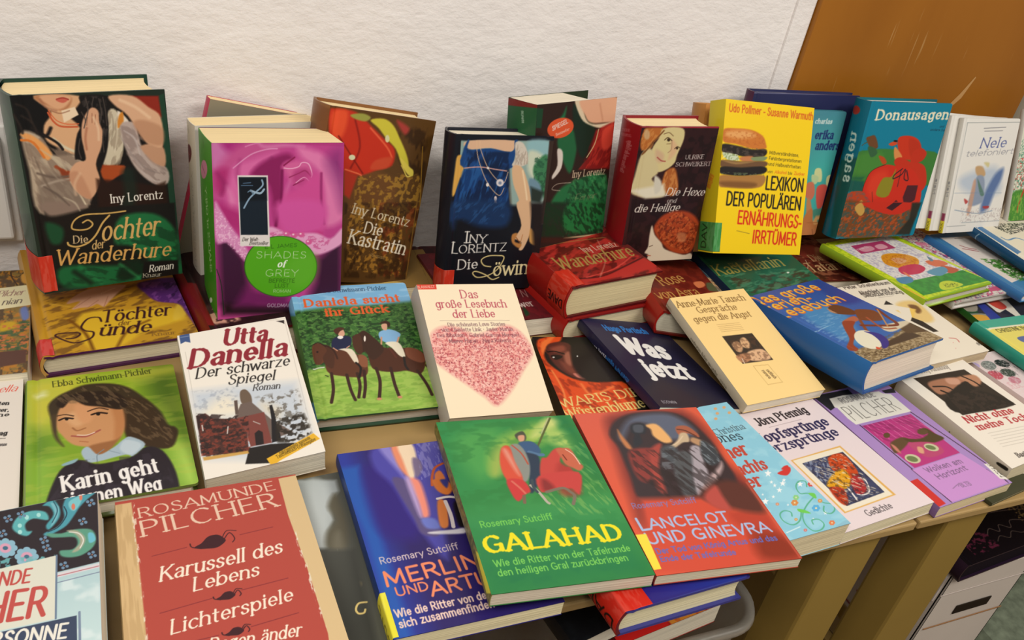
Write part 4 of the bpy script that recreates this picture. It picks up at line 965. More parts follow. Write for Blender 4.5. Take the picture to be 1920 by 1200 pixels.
book('book', 'bright yellow paperback with a hamburger on its cover',
     (0.6895, 0.785, 0.0841, -2.41, 65.74, 0.55, -2.23), (0.1429, 0.1973, 0.034), 0, 'f2cc12', 'd8c81c', 'e0c818', 'e0c818', 'e6dcc6', (166, 290), sn=28, sticker=(0.01, 0.002, 0.04, '3f8a44', 'DAV', '1a3a1a'), mat='film',
     art=[('t','Udo Pollmer - Susanne Warmuth','b','d05a1c',6.1,15.1,141.9,15.9,9.68),
 ('c','c8742c',2,[0.3,38.1,19.1,35.5,44.4,35.9,62.3,42.3,68.9,52.2,68.5,58.3,47.1,59.6,21.3,55.3,1.2,53.2]),
 ('c','e0a05c',5,[7.1,40.2,36.1,37.3,51.6,43.1,28.9,48.0,5.7,46.1]),
 ('n','b05c20',0.5,3,2,0.6,3,[0.3,38.1,61.9,38.9,68.2,55.7,2.3,53.1],2,0),
 ('c','241c18',2,[0.6,56.6,21.4,57.0,47.2,60.5,69.7,59.1,68.5,67.8,44.2,71.0,20.6,68.9,1.6,66.7]),
 ('n','5a4c44',0.6,5,3,0.55,4,[0.6,56.6,69.7,59.1,68.7,69.5,1.7,67.5]),
 ('c','98a878',2,[1.7,67.5,22.7,68.8,27.7,75.3,11.0,76.3]),
 ('n','e0e8d0',0.7,2,2,0.5,5,[1.6,66.7,29.0,68.4,29.9,76.1,2.7,76.8]),
 ('c','c07848',2,[29.4,71.8,48.2,69.0,53.2,75.6,34.2,76.7]),
 ('c','7c8c60',1.5,[48.4,70.7,71.9,68.5,68.2,73.9,51.0,74.9]),
 ('c','6c4c30',2,[0.6,76.9,32.1,76.8,70.4,74.6,70.1,81.6,33.0,85.3,1.5,85.3]),
 ('c','9c7848',2,[1.7,76.8,23.8,78.1,53.3,75.9,24.1,81.0]),
 ('c','1c1818',2,[1.5,85.3,32.9,84.5,70.1,81.6,70.1,90.3,34.1,95.6,1.4,93.8]),
 ('n','607050',0.7,3,2,0.6,6,[2.2,92.1,70.1,90.3,70.7,95.5,2.8,97.2]),
 ('c','a8763c',2,[1.0,96.4,29.9,95.8,70.4,92.9,69.8,106.0,52.9,110.7,14.7,111.2,1.0,110.1]),
 ('c','6c4420',4,[3.5,104.0,56.4,103.2,52.9,110.0,10.5,110.5],0.7),
 ('t','Mißverständnisse,','m','3a3410',75.8,64.8,124.6,65.6,4.17),
 ('t','Fehlinterpretationen','m','3a3410',75.8,72.1,130.1,73.2,4.18),
 ('t','und Halbwahrheiten','m','3a3410',75.8,79.4,130.0,81.2,4.19),
 ('t','von','m','3a3410',75.4,89.2,84.2,89.2,3.49),
 ('t','Alkohol','m','d04c1c',87.5,89.4,107.4,89.5,3.86),
 ('t','bis','m','3a3410',109.7,89.7,116.4,89.7,3.53),
 ('t','Zucker','m','d04c1c',119.8,89.5,137.9,90.0,3.91),
 ('t','LEXIKON','b','1c1812',74.7,110.7,137.3,111.5,16.87),
 ('t','DER POPULÄREN','b','1c1812',14.0,133.6,135.9,136.3,16.98),
 ('t','ERNÄHRUNGS-','b','d42c14',34.6,157.3,140.2,160.6,16.52),
 ('t','IRRTÜMER','b','d42c14',61.1,182.3,134.7,184.4,16.42),
 ('s','6c6030',0.6,[34.5,167.0,55.4,170.3]),
 ('c','3f8a44',0.5,[-160.7,137.7,-160.7,137.7,-160.7,137.7])],
     sart=[('p','d8c41c',1,[46.1,-3.6,-3.8,0.1,-1.4,180.0,28.4,182.3]),('t','IRRTÜMER','b','d8581c',24.9,111.4,18.5,94.0,8.31)])

book('book', 'orange book mostly hidden behind the bright yellow hamburger book',
     (0.7073, 0.8618, 0.0419, 0.09, 74.7, 0.38, -1.15), (0.1421, 0.2041, 0.03), 1, 'c88a4a', 'c08544', 'c08544', 'c08544', 'e6dcc6', (154, 280), sn=24,
     art=[],
     sart=[])

book('book', 'large dark blue hardcover with a purple spine, behind the teal picture books',
     (0.7969, 0.9144, 0.03, 0.0, 86.0, 0.0, 0.0), (0.1942, 0.2239, 0.018), 1, '2c3058', '4a2440', '2c3058', '2c3058', 'c8c8d0', (197, 286), sn=15,
     art=[('s','8c8ca8',1,[-13.2,1.7,170.2,-0.9],0.5,1,0)],
     sart=[])

book('book', 'light teal book with blue lettering, half hidden by the yellow hamburger book',
     (0.8177, 0.8805, 0.05, 0.0, 81.0, 0.0, 0.0), (0.139, 0.1885, 0.01), 2, '3f9aa6', '3f8a96', '3f8a96', '3f8a96', 'e6dcc6', (142, 247), sn=8, mat='film',
     art=[('g','4a8c9a','4ab4ac',92.1,5.3,113.8,87.5),
 ('t','charlas','B','dce8e0',84.3,17.9,115.8,17.9,6.5),
 ('t','erika','B','24346c',90.9,40.0,124.9,39.6,11.67),
 ('t','anders','B','24346c',96.4,55.6,141.4,55.7,12.2),
 ('c','d8dca0',1.5,[106.8,85.4,118.3,85.5,124.3,103.8,110.7,101.6]),
 ('c','c0d4a0',1.5,[103.0,93.5,117.1,97.6,115.3,107.8,106.9,105.7]),
 ('c','e0dca0',1.5,[132.7,97.7,145.1,95.8,150.8,120.7,140.3,120.5]),
 ('c','d4785c',2,[97.3,107.6,109.5,105.7,117.4,122.3,112.9,132.6,100.5,126.1]),
 ('c','d8584c',2,[119.2,112.0,136.8,110.1,143.0,128.9,134.1,149.8,123.3,132.7]),
 ('c','b8d8a0',1.5,[155.1,133.3,163.1,133.5,165.5,148.4,159.4,146.1]),
 ('c','c88c5c',2,[105.1,132.4,113.6,134.6,127.0,168.7,116.5,168.4]),
 ('p','e4c48c',4,[146.0,145.8,163.3,142.0,175.6,194.2,159.1,193.6]),
 ('c','50907c',2,[120.9,149.5,154.7,148.1,158.5,167.5,141.1,171.3]),
 ('p','e0a868',4,[131.6,158.2,165.0,154.8,179.8,198.8,114.7,196.3]),
 ('c','c87c48',2,[107.2,163.9,119.5,145.2,130.4,171.0,146.5,171.5,155.1,197.8,116.7,194.2]),
 ('c','48907c',2,[136.3,164.7,160.5,165.4,162.2,178.4,147.9,175.8]),
 ('s','b86c3c',1.2,[116.5,168.4,145.7,169.3]),
 ('s','8c4c2c',1,[130.5,179.6,138.1,195.0])],
     sart=[])

book('book', 'teal picture book with a red-hooded figure and big patched sack, standing',
     (0.9614, 0.8435, 0.0624, -1.89, 81.03, -0.1, 1.09), (0.1539, 0.2046, 0.0318), 2, '0a7c98', '0a6a80', '0a6a76', '0a6a76', 'efe8dc', (152, 266), sn=29, mat='film',
     art=[('t','Donausagen','B','f0e4c4',15.1,25.5,151.9,22.5,13.63),
 ('t','und','m','0c2a40',141.1,35.1,150.3,35.0,2.77),
 ('t','andere Sagen','m','0c2a40',124.6,40.2,163.4,40.9,3.16),
 ('c','3c7a34',2,[-12.6,77.9,28.6,68.2,69.0,68.1,106.0,70.1,156.2,76.2,169.0,122.0,-4.1,119.5]),
 ('c','4c8a34',6,[-4.6,79.9,42.5,72.1,49.7,100.0,0.7,103.5],0.6),
 ('p','14564c',4,[-16.6,111.3,24.7,115.8,30.2,132.2,-15.1,131.3]),
 ('p','1c5c40',4,[-22.1,109.2,22.7,109.8,19.0,113.7]),
 ('c','6c4426',1.5,[14.5,48.8,23.1,48.8,33.5,64.3,26.1,68.2,17.3,64.3,8.4,52.7]),
 ('c','34603c',1.5,[14.8,64.3,27.9,66.2,35.6,74.1,27.6,80.0,21.3,76.0]),
 ('s','5a4a2a',1.2,[3.1,62.4,10.4,58.5,15.8,52.7]),
 ('c','c83418',1.2,[67.2,52.4,87.3,48.0,107.8,54.2,118.4,68.1,115.1,80.2,100.8,84.2,80.4,78.1]),
 ('c','b02c14',3,[88.9,52.3,112.7,60.1,117.0,78.2,101.9,80.2],0.6),
 ('c','d04a24',1.2,[52.2,60.3,62.2,56.3,68.7,60.2,59.6,63.2]),
 ('e','1c1c1c',0.6,63.9,55.9,4.07,-0.02,0.57,1.57),
 ('c','d88c4c',1.5,[65.1,64.2,82.2,76.1,84.5,82.1,71.9,83.1]),
 ('c','c03018',1.2,[105.0,88.3,104.1,72.1,117.6,66.1,131.3,74.2,125.4,86.3]),
 ('c','c43018',1.2,[72.3,84.1,83.7,80.1,107.6,88.3,120.8,88.3,137.3,96.6,148.4,121.7,138.3,134.1,113.1,117.0,78.5,94.2]),
 ('c','b8481c',1.5,[39.5,78.0,50.4,80.0,58.3,88.0,51.3,90.0]),
 ('c','cc2c18',1.2,[34.5,99.9,56.8,91.0,83.7,94.2,111.5,98.5,130.3,113.1,143.8,134.2,145.4,159.8,124.5,176.4,92.4,176.5,59.8,166.0,35.8,148.7,26.4,132.1,27.3,115.9]),
 ('c','e04428',10,[37.2,107.9,60.0,100.1,72.4,120.6,53.7,140.8,35.4,132.2],0.6),
 ('c','8c8420',1.5,[59.1,112.2,74.9,109.4,80.0,98.2,80.0,138.2,54.8,136.7]),
 ('p','4c1c24',1,[111.4,123.2,132.9,123.5,135.0,146.7,117.3,156.9,109.1,142.0]),
 ('p','3c1820',1,[83.0,161.4,97.3,145.9,114.6,156.9,97.7,169.2]),
 ('s','2c1c10',0.7,[45.6,132.4,59.8,166.0],0.4,1,0),
 ('s','2c1c10',0.6,[115.4,159.0,142.1,151.2]),
 ('s','2a1a24',1.8,[92.6,97.3,80.3,106.4,79.9,112.5,93.4,106.5,98.3,98.4,101.0,112.7,109.7,114.9,101.7,100.4]),
 ('s','2a1a24',1.2,[90.4,98.3,92.3,125.0]),
 ('s','201410',0.7,[26.4,132.1,27.3,115.9,34.5,99.9,56.8,91.0],0.3,1,0),
 ('s','201410',0.7,[26.4,132.1,35.8,148.7,59.8,166.0,92.4,176.5],0.3,1,0),
 ('c','b8401c',1.5,[0.5,133.6,30.2,132.2,39.8,152.9,22.0,160.8,1.4,152.0]),
 ('c','d89c4c',1.2,[23.2,156.7,29.3,144.4,39.9,157.1,35.1,169.5]),
 ('s','c89868',1.6,[-1.3,135.6,-2.3,156.0,-6.6,166.2]),
 ('c','7c4420',2,[0.4,164.4,18.0,156.6,61.7,164.0,82.8,179.4,42.0,182.4,-1.9,180.9]),
 ('n','54606c',0.5,3,3,0.55,8,[-10.2,131.4,30.2,132.2,82.8,179.4,0.6,181.0],2,0),
 ('c','7a4420',4,[-15.0,147.5,46.1,148.9,136.1,163.8,146.5,177.1,117.7,202.3,1.6,200.0]),
 ('n','3c5450',0.8,4,4,0.52,5,[-20.0,147.4,46.1,148.9,141.5,164.0,147.1,207.8,-2.9,201.9],2,-30),
 ('n','b85020',0.8,5,3,0.58,6,[-20.0,147.4,56.6,149.2,136.1,163.8,102.9,206.1,-2.9,201.9],2,-30),
 ('c','c82c18',1.5,[30.7,148.6,131.2,150.9,125.1,163.5,105.8,169.4,78.2,166.5,49.0,157.3]),
 ('p','3c1820',1,[81.9,158.2,93.5,150.0,112.2,150.5,95.4,162.8]),
 ('c','c89c4c',1.5,[20.6,156.6,30.7,148.6,41.3,161.3,35.1,169.5]),
 ('p','2c2a20',4,[131.2,150.9,150.4,151.3,145.4,203.3,117.7,202.3,135.5,176.7])],
     sart=[('p','1c4c40',4,[26.7,90.8,-2.8,79.2,-32.9,190.4,8.3,205.0],0.8),('e','a83420',1,21.8,16.6,-8.84,-1.84,-2.22,6.0),('t','sagen','B','d0e0d0',10.7,118.6,17.3,47.2,12.09)])

book('book', "white children's book with a watercolour girl and long blue shadow, standing at right",
     (1.1605, 0.8256, 0.0741, -0.06, 73.2, -0.13, 0.79), (0.1246, 0.1771, 0.008), 2, 'e6e2da', 'd6d2c8', 'd8d4ca', 'd8d4ca', 'efe8dc', (105, 219), sn=8, mat='film',
     art=[('s','7c8484',0.6,[9.5,6.8,129.4,5.4]),
 ('s','7c8484',0.6,[9.5,6.8,7.9,160.6]),
 ('s','7c8484',0.6,[130.3,5.4,144.6,159.6]),
 ('s','50505c',0.7,[46.7,15.0,95.2,13.3]),
 ('s','50505c',0.7,[49.4,19.4,89.3,18.6]),
 ('t','Nele','i','34448c',45.0,45.0,103.0,43.7,15.08),
 ('t','telefoniert','w','5a5c6c',17.9,57.8,123.1,54.3,8.95),
 ('c','a8b8cc',14,[18.0,89.7,59.0,78.0,94.6,76.5,112.3,115.1,58.4,117.8,22.6,106.4],0.7),
 ('c','5c74a0',8,[91.7,87.0,108.5,76.8,109.0,93.7,99.9,114.7,92.1,140.2,75.5,146.1,76.6,118.3]),
 ('c','c09c70',3,[45.8,73.7,60.7,73.9,70.4,86.6,59.6,90.5,48.8,84.1]),
 ('c','d0c490',3,[61.9,67.7,74.0,67.9,73.1,75.1]),
 ('c','8c98ac',3,[53.0,88.3,68.6,90.7,75.4,114.1,74.2,131.1,45.1,134.4,48.8,104.9]),
 ('c','c8987c',3,[46.4,96.5,53.6,100.9,53.5,143.2,45.7,147.1],0.8),
 ('c','5c7c70',2,[54.2,92.5,66.8,105.4,76.6,118.3,67.5,118.1]),
 ('c','b84c48',2,[33.2,123.4,43.3,127.9,38.5,132.0]),
 ('s','7088a0',1,[17.3,140.8,66.9,147.9,102.7,144.9]),
 ('s','7088a0',0.8,[10.1,114.0,115.8,116.5],0.6,0.6,0),
 ('c','a83c40',1.5,[79.0,137.2,92.6,136.8,92.2,140.7,83.1,140.8]),
 ('s','8898a0',0.8,[37.8,161.8,145.3,161.9]),
 ('c','a03468',1.5,[135.3,154.9,144.7,154.8,145.0,160.7,137.7,159.8]),
 ('n','a08c8c',0.5,2,2,0.62,3,[31.3,138.1,132.8,141.6,133.2,163.6,34.8,161.7],2,0),
 ('s','7c8484',0.6,[8.1,166.9,48.0,166.5])],
     sart=[('p','8c2c50',0.4,[1,146,7,146,7,158,1,158]),('p','e0d030',0.4,[0,158,8.5,158,8.5,178,0,178]),('t','XXX','b','5a5010',6,176,6,162,4),('t','Nele','m','6a6a74',6,120,6,96,4)])

book('book', 'white picture book with red flowers and grass at the right border of the photo',
     (1.321, 0.8392, 0.0832, 0.13, 71.38, -0.05, 1.88), (0.1251, 0.1802, 0.01), 2, 'dfe0cc', 'd6d2c8', 'd8d4ca', 'd8d4ca', 'efe8dc', (96, 212), sn=10, mat='film',
     art=[('n','48886c',0.8,2,2,0.55,3,[-11.8,54.1,6.7,46.1,28.4,130.9,-9.4,140.0]),
 ('n','c83838',0.9,2,2,0.62,5,[-12.8,75.2,14.4,76.1,37.0,164.6,-6.7,151.1]),
 ('c','4c8c34',4,[-9.4,140.0,28.4,130.9,41.7,182.8,-0.1,178.0]),
 ('s','c83020',3,[27.3,126.4,19.3,152.5,19.4,165.8]),
 ('n','8cb84c',0.7,2,5,0.55,7,[-9.4,140.0,28.4,130.9,41.7,182.8,-0.1,178.0],2,0)],
     sart=[])

book('book', 'dark red hardcover lying flat under the pink rose paperback',
     (0.0633, 0.7479, 0.0377, 8.42, -1.15, -0.0, 0.0), (0.1304, 0.1849, 0.0378), 1, '2a1012', '7c1218', '5c1016', '5c1016', 'cfc3a4', (232, 175), sn=56, mat='film',
     art=[('c','d09c84',4,[5.9,119.7,24.0,141.8,32.7,160.9,3.5,157.5]),
 ('n','1c0a0c',0.8,8,8,0.5,3,None),
 ('p','7c1218',1,[-3.5,70.1,8.5,73.3,6.0,163.6,-2.8,161.0])],
     sart=[])

book('book', 'thick hardcover with golden cloth and purple sleeve, lying flat below the green gown book',
     (-0.0913, 0.7527, 0.026, 8.5, 0.14, 0.9, 0.0), (0.1441, 0.214, 0.0237), 1, 'b8862c', 'c89a50', '4c2048', '4c2048', 'cfc3a4', (295, 206), sn=37, sticker=(0.01, 0.002, 0.03, 'cc3a34', '', '000000'), mat='film',
     art=[('c','c8962a',4,[15.6,87.3,106.6,97.5,116.5,145.4,144.8,190.4,139.3,224.8,8.5,213.8,5.9,153.5]),
 ('n','7a5424',0.85,14,5,0.52,3,[14.4,87.0,106.6,97.5,116.5,145.4,146.2,196.0,138.2,229.4,8.5,213.8,5.9,153.5],3,-20),
 ('c','e4b830',5,[43.5,145.5,96.6,151.2,128.4,153.9,139.4,178.4,124.4,185.0,96.5,192.9,67.5,214.4,43.6,212.3,35.4,186.1]),
 ('c','e8c040',3,[136.1,150.3,141.1,170.8,125.5,180.0]),
 ('s','8a5c1c',3,[65.2,213.7,79.5,188.3,102.8,174.1],3,1,0),
 ('s','7a4c18',3,[43.6,212.3,40.7,182.7,29.9,154.8],3,1,0),
 ('s','b47c24',3,[21.2,105.2,41.5,104.7,58.6,111.6],2,1,0),
 ('s','d8a838',3,[16.9,120.3,33.1,129.7],2,1,0),
 ('c','5c2c78',3,[106.6,97.5,155.2,102.9,146.2,196.0,141.1,170.8,137.4,150.6,117.6,140.1,109.0,121.1]),
 ('n','8a4ca0',0.8,4,8,0.55,5,[106.6,97.5,155.2,102.9,146.1,190.8,137.4,150.6,117.6,140.1],2,30),
 ('n','2c1440',0.7,4,10,0.55,6,[128.0,102.5,154.5,105.7,146.1,190.8,140.3,162.4],2,40),
 ('c','d4a488',2,[60.6,98.1,92.7,98.5,81.9,114.5,71.6,128.6,65.0,137.8,59.6,131.0,52.6,134.7,42.5,134.7,34.9,135.4,44.3,121.8,31.4,123.9,40.8,110.0]),
 ('s','b07c60',0.8,[37.6,133.5,55.3,116.4]),
 ('s','b07c60',0.8,[47.0,138.5,62.0,123.5]),
 ('s','b07c60',0.8,[65.0,137.8,72.1,117.7]),
 ('s','e4bca0',1.5,[81.1,103.0,66.6,110.8]),
 ('t','Töchter','i','3a1c24',57.8,167.3,125.1,169.3,21.76),
 ('t','der','i','6a4424',72.0,176.7,83.3,177.9,8.94),
 ('t','ünde','i','3a1c24',51.7,190.6,100.0,195.1,20.59),
 ('s','3a1c24',2,[58.2,164.9,56.9,156.8,46.9,156.8,38.9,169.8,41.4,178.0,48.1,182.3,45.5,191.4,36.4,196.1,27.0,195.8,15.6,183.1,15.0,178.1,21.0,177.3,33.9,179.6,35.7,183.8,30.3,188.4,23.3,187.6]),
 ('t','Knaur','r','7a5428',99.6,203.8,122.4,206.3,6.32)],
     sart=[])

book('book', 'thin dark yellow book lying flat beneath the gold brocade hardcover',
     (0.2071, 0.8409, 0.022, 2.0, 0.0, 0.0, 0.0), (0.14, 0.09, 0.022), 0, '8a6a34', '8a6a34', '8a6a34', '8a6a34', 'cfc3a4', (209, 79), sn=29,
     art=[('c','c8a858',3,[18.1,55.7,81.5,74.3,78.7,83.3,16.5,68.1])],
     sart=[])

book('book', 'dark red book lying flat between the gold brocade and blue dress hardcovers',
     (0.3239, 0.8047, 0.022, -3.0, 0.0, 0.0, 0.0), (0.13, 0.14, 0.022), 1, '4a1418', '6a1418', '5a1218', '5a1218', 'cfc3a4', (187, 121), sn=28, mat='film',
     art=[('s','a06068',0.8,[-9.2,25.3,1.5,89.3],0.5,1,0),
 ('n','2a0c10',0.7,8,8,0.5,4,None)],
     sart=[])

book('book', 'maroon paperback lying flat, half covered by the pale pink heart book',
     (0.339, 0.7464, 0.026, 3.0, 0.0, 0.0, 0.0), (0.125, 0.17, 0.025), 0, '5c1c22', '5c1c22', '5c1c22', '5c1c22', 'dcd4c0', (178, 166), sn=33, mat='film',
     art=[('n','7c2028',0.6,9,9,0.5,2,None),
 ('t','N','l','d8b8a8',95.5,121.8,103.3,123.1,17.05),
 ('t','Z','l','d8b8a8',110.8,123.2,122.7,124.0,17.25),
 ('t','wer','r','e8dcd0',83.3,143.4,102.0,142.8,13.43),
 ('c','1c4028',3,[85.7,142.3,87.4,157.7,79.8,162.2])],
     sart=[])

book('book', 'red hardcover lying directly beneath the thick red-draped hardcover',
     (0.461, 0.731, 0.0344, 9.68, 0.0, 0.69, -0.0), (0.1419, 0.2117, 0.0327), 1, '8c1a18', 'a41a14', '8a1a18', '8a1a18', 'd8cba8', (170, 225), sn=43, mat='film',
     art=[('p','c82c1c',1,[52.9,211.7,74.6,216.3,74.8,224.2,45.3,221.7]),
 ('p','3a1c18',1,[82.6,217.1,136.1,216.3,131.7,221.5,80.3,222.7])],
     sart=[])

book('book', 'thick hardcover with crumpled red cloth cover, lying in the centre of the table',
     (0.459, 0.7348, 0.0778, 9.46, -0.62, -0.46, 0.0), (0.1401, 0.2098, 0.0439), 1, '8c2018', 'a01c14', '5a1014', '5a1014', 'd6c598', (172, 221), sn=60, sticker=(0.02, 0.002, 0.038, 'c62c18', 'DAVE', '2a0a08'), mat='film',
     art=[('n','5a120e',0.85,14,8,0.5,4,None,1,-25),
 ('n','c8342c',0.7,16,6,0.56,6,None,1,-25),
 ('c','b82c24',4,[12.7,199.0,58.8,196.3,115.0,178.2,149.7,173.7,137.8,198.8,50.7,207.1]),
 ('s','4a0c0a',2.5,[19.8,194.6,53.4,198.0,95.5,186.6,142.4,171.6],2,1,0),
 ('s','d8483c',2,[31.5,194.8,77.3,188.2,124.3,166.6],2,1,0),
 ('s','a89048',2,[14.2,114.6,53.8,110.7,120.9,113.5],1.5,0.6,0),
 ('c','4a1814',5,[120.9,113.5,147.1,120.4,147.3,187.4,137.6,177.5],0.7),
 ('s','d8b898',1.2,[105.1,116.9,84.2,162.5,48.1,199.7],2,0.5,0),
 ('t','Iny Lorentz','r','d8b89c',67.4,140.7,123.8,138.9,13.06),
 ('t','Wanderhure','i','a88a48',10.8,170.6,130.9,166.6,28.24)],
     sart=[('s','c87068',0.8,[-2.1,135.8,-0.2,166.2,-0.7,205.8],0.6,1,0)])

book('book', 'paperback with a pale blurred picture under the small maroon rose book',
     (0.6336, 0.7679, 0.022, 2.0, 0.0, 0.0, 0.0), (0.1, 0.15, 0.022), 0, '9a9890', 'b0b0b0', 'b0b0b0', 'b0b0b0', 'dcd4c0', (113, 149), sn=27,
     art=[('c','2c4858',3,[81.9,55.2,96.8,60.9,98.6,98.7,85.9,96.9,81.0,70.3]),
 ('c','c8a070',4,[90.6,90.2,105.5,121.4,92.0,133.5,85.0,111.2]),
 ('c','e0e0dc',3,[51.8,55.1,75.2,58.1,69.5,87.3,48.9,77.1]),
 ('n','303840',0.5,4,4,0.58,5,None)],
     sart=[])

book('book', 'maroon book with a rose on the cover, lying flat below the tilted red hardcover',
     (0.5826, 0.7153, 0.0478, -9.8, -1.83, 7.68, -0.0), (0.1181, 0.1656, 0.0327), 1, '6a1c14', 'a01c14', '7a1c16', '7a1c16', 'd8d0b8', (154, 149), sn=45, mat='film',
     art=[('n','8a2c1c',0.7,9,9,0.5,3,None),
 ('c','e08050',2,[84.8,70.2,101.3,61.5,102.7,72.1,86.8,84.0]),
 ('c','5a6040',3,[109.2,62.8,129.9,64.0,126.6,79.6,102.2,86.7]),
 ('t','Rose','i','c89850',27.3,95.3,74.7,69.6,22.68),
 ('t','von Asra','i','c89850',7.5,134.4,82.2,103.0,19.22)],
     sart=[])

book('book', 'green velvet hardcover with a navy spine lying beneath the yellow book',
     (0.7227, 0.6845, 0.034, -4.7, -1.49, -2.34, 0.0), (0.1544, 0.2108, 0.0282), 1, '1f5a3a', '1a2a44', '1a2a44', '1a2a44', 'dcd4c0', (186, 212), sn=36, sticker=(0.002, 0.036, 0.05, 'b82a24', '', '000000'), mat='film',
     art=[('g','1c5a3c','2c6648',6.3,25.2,16.2,121.8),
 ('c','14402c',8,[-2.1,16.3,113.8,34.1,114.8,50.7,39.9,44.2]),
 ('n','4a3a26',0.8,12,6,0.52,4,[14.4,88.5,162.8,79.1,141.8,116.0,45.6,142.6,10.3,124.8],4,-20),
 ('n','5c9c74',0.6,12,5,0.58,5,[8.4,80.4,168.0,71.6,141.8,116.0,45.6,142.6,10.3,124.8],4,-20),
 ('t','Die','r','a89c50',36.3,61.8,50.0,61.0,11.84),
 ('t','Kastellanin','i','b8a850',3.3,81.8,124.8,63.7,27.9),
 ('e','e8f0e0',0.6,115.9,84.3,2.13,0.2,-1.45,2.21)],
     sart=[])

book('book', 'red-brown hardcover lying flat right of the green velvet one',
     (0.8952, 0.8077, 0.0147, -3.61, -1.24, -0.0, -0.0), (0.1134, 0.1499, 0.0172), 1, '6c2a1e', '5a1c18', '5a1c18', '5a1c18', 'ded4c0', (114, 137), sn=20, mat='film',
     art=[('n','3c1410',0.8,9,9,0.5,4,None),
 ('n','a86848',0.7,9,6,0.58,6,None),
 ('c','8a3828',4,[68.4,39.5,96.2,44.6,77.4,84.3,45.9,74.7]),
 ('c','b07850',4,[96.2,44.6,104.2,76.3,76.2,92.9,73.6,75.5],0.7),
 ('s','d8c0a0',1,[44.3,87.7,37.3,104.4,23.2,120.5,15.6,124.3]),
 ('t','Die','i','c8a070',56.2,92.3,79.3,88.7,19.17),
 ('t','Tatarin','i','c8a070',30.0,124.9,108.0,115.3,25.66)],
     sart=[])

book('book', 'white book with small pink and red pattern beneath the green-bordered one',
     (1.0622, 0.6878, 0.0396, 4.62, 0.16, -1.28, -0.0), (0.1495, 0.1963, 0.0119), 2, 'dcd8cc', 'dcd8cc', 'cfc8c0', 'cfc8c0', 'c8c0b4', (123, 224), sn=14, mat='film',
     art=[('n','c83c6c',0.85,3,3,0.6,3,None),
 ('n','3c3c6c',0.8,3,3,0.66,7,None),
 ('c','e088a0',1,[100.5,37.8,118.8,41.5,112.8,49.2,97.3,46.1]),
 ('c','c85878',1,[88.9,180.2,141.1,176.7,150.2,186.6,95.1,187.4]),
 ('s','7c1c38',1.6,[134.5,44.6,138.5,65.6]),
 ('s','7c1c38',1.6,[129.6,83.4,137.4,98.0]),
 ('s','7c1c38',1.6,[134.5,108.0,146.0,129.3]),
 ('s','7c1c38',1.6,[139.3,132.0,141.4,142.7])],
     sart=[])

book('book', "green-bordered children's book with an orange-haired reader, lying at right",
     (0.9843, 0.6784, 0.0563, 5.9, -4.68, -3.24, -0.0), (0.1473, 0.191, 0.0143), 2, '8cc018', '9ab82a', '9ab820', '9ab820', 'cfc4b8', (129, 220), sn=18, mat='film',
     art=[('p','cce028',0.5,[0.0,-4.1,141.2,1.7,152.9,186.1,-6.2,189.1]),
 ('n','8cb020',0.5,4,4,0.55,2,None),
 ('p','e8e6e0',0.6,[15.5,11.4,132.0,14.8,143.3,148.5,13.3,146.2]),
 ('n','b8b4c8',0.8,3,3,0.55,3,[15.5,11.4,132.0,14.8,143.3,148.5,13.3,146.2]),
 ('p','3c9a34',0.8,[13.0,141.8,141.2,145.5,148.8,184.6,9.8,180.8]),
 ('n','2c7c2a',0.6,6,6,0.5,4,[13.0,141.8,141.2,145.5,148.8,184.6,9.8,180.8]),
 ('p','b03868',0.6,[38.9,22.0,107.6,25.1,105.6,52.7,31.9,49.5]),
 ('c','d898a8',0.5,[43.6,33.7,68.9,32.4,67.1,44.4,44.1,46.4]),
 ('c','e0a0b0',0.5,[77.4,35.4,94.6,33.6,94.8,46.4,75.6,47.4]),
 ('c','e09c20',1,[57.2,65.7,80.2,63.9,101.4,76.3,105.8,92.5,91.3,106.5,64.9,115.8,48.5,105.3,39.7,88.2]),
 ('c','e0a878',1.5,[63.8,77.7,82.6,81.9,80.7,93.3,60.3,95.5]),
 ('n','c06c18',0.7,2,2,0.55,5,[57.2,65.7,103.6,74.6,99.5,99.9,60.8,112.0,39.7,88.2]),
 ('c','c82c54',1,[48.5,105.3,85.1,104.3,89.4,119.9,65.3,129.7,37.3,124.1]),
 ('c','d87048',1,[110.0,103.6,135.4,107.8,137.3,122.9,110.1,122.6]),
 ('c','c05c38',1,[122.6,122.4,137.1,141.6,114.3,147.3,110.1,136.6]),
 ('c','5c98b4',1,[79.4,130.2,118.4,125.6,116.3,138.8,87.8,146.8]),
 ('s','a83c4c',1,[103.8,108.6,108.0,117.2]),
 ('c','6a8c9c',1,[129.1,91.0,126.9,104.8,118.4,106.6]),
 ('c','e88858',1,[43.0,117.1,37.7,133.2,39.9,138.4,45.2,122.4]),
 ('c','4c88b0',1,[14.2,129.1,39.6,131.7,32.4,144.5,11.4,145.5]),
 ('c','c8d838',1,[68.3,161.9,86.1,161.8,96.2,172.1,94.3,180.1,57.2,181.5,53.0,173.6]),
 ('n','6a7820',0.9,1.5,1.5,0.55,5,[68.4,166.3,94.2,171.4,86.4,179.4,62.8,177.2]),
 ('p','e0c020',0.6,[0.3,150.0,6.8,151.6,4.7,187.1,-8.0,190.5]),
 ('t','Spaß','m','f0e0e4',27.2,38.0,64.7,36.0,4.95)],
     sart=[])

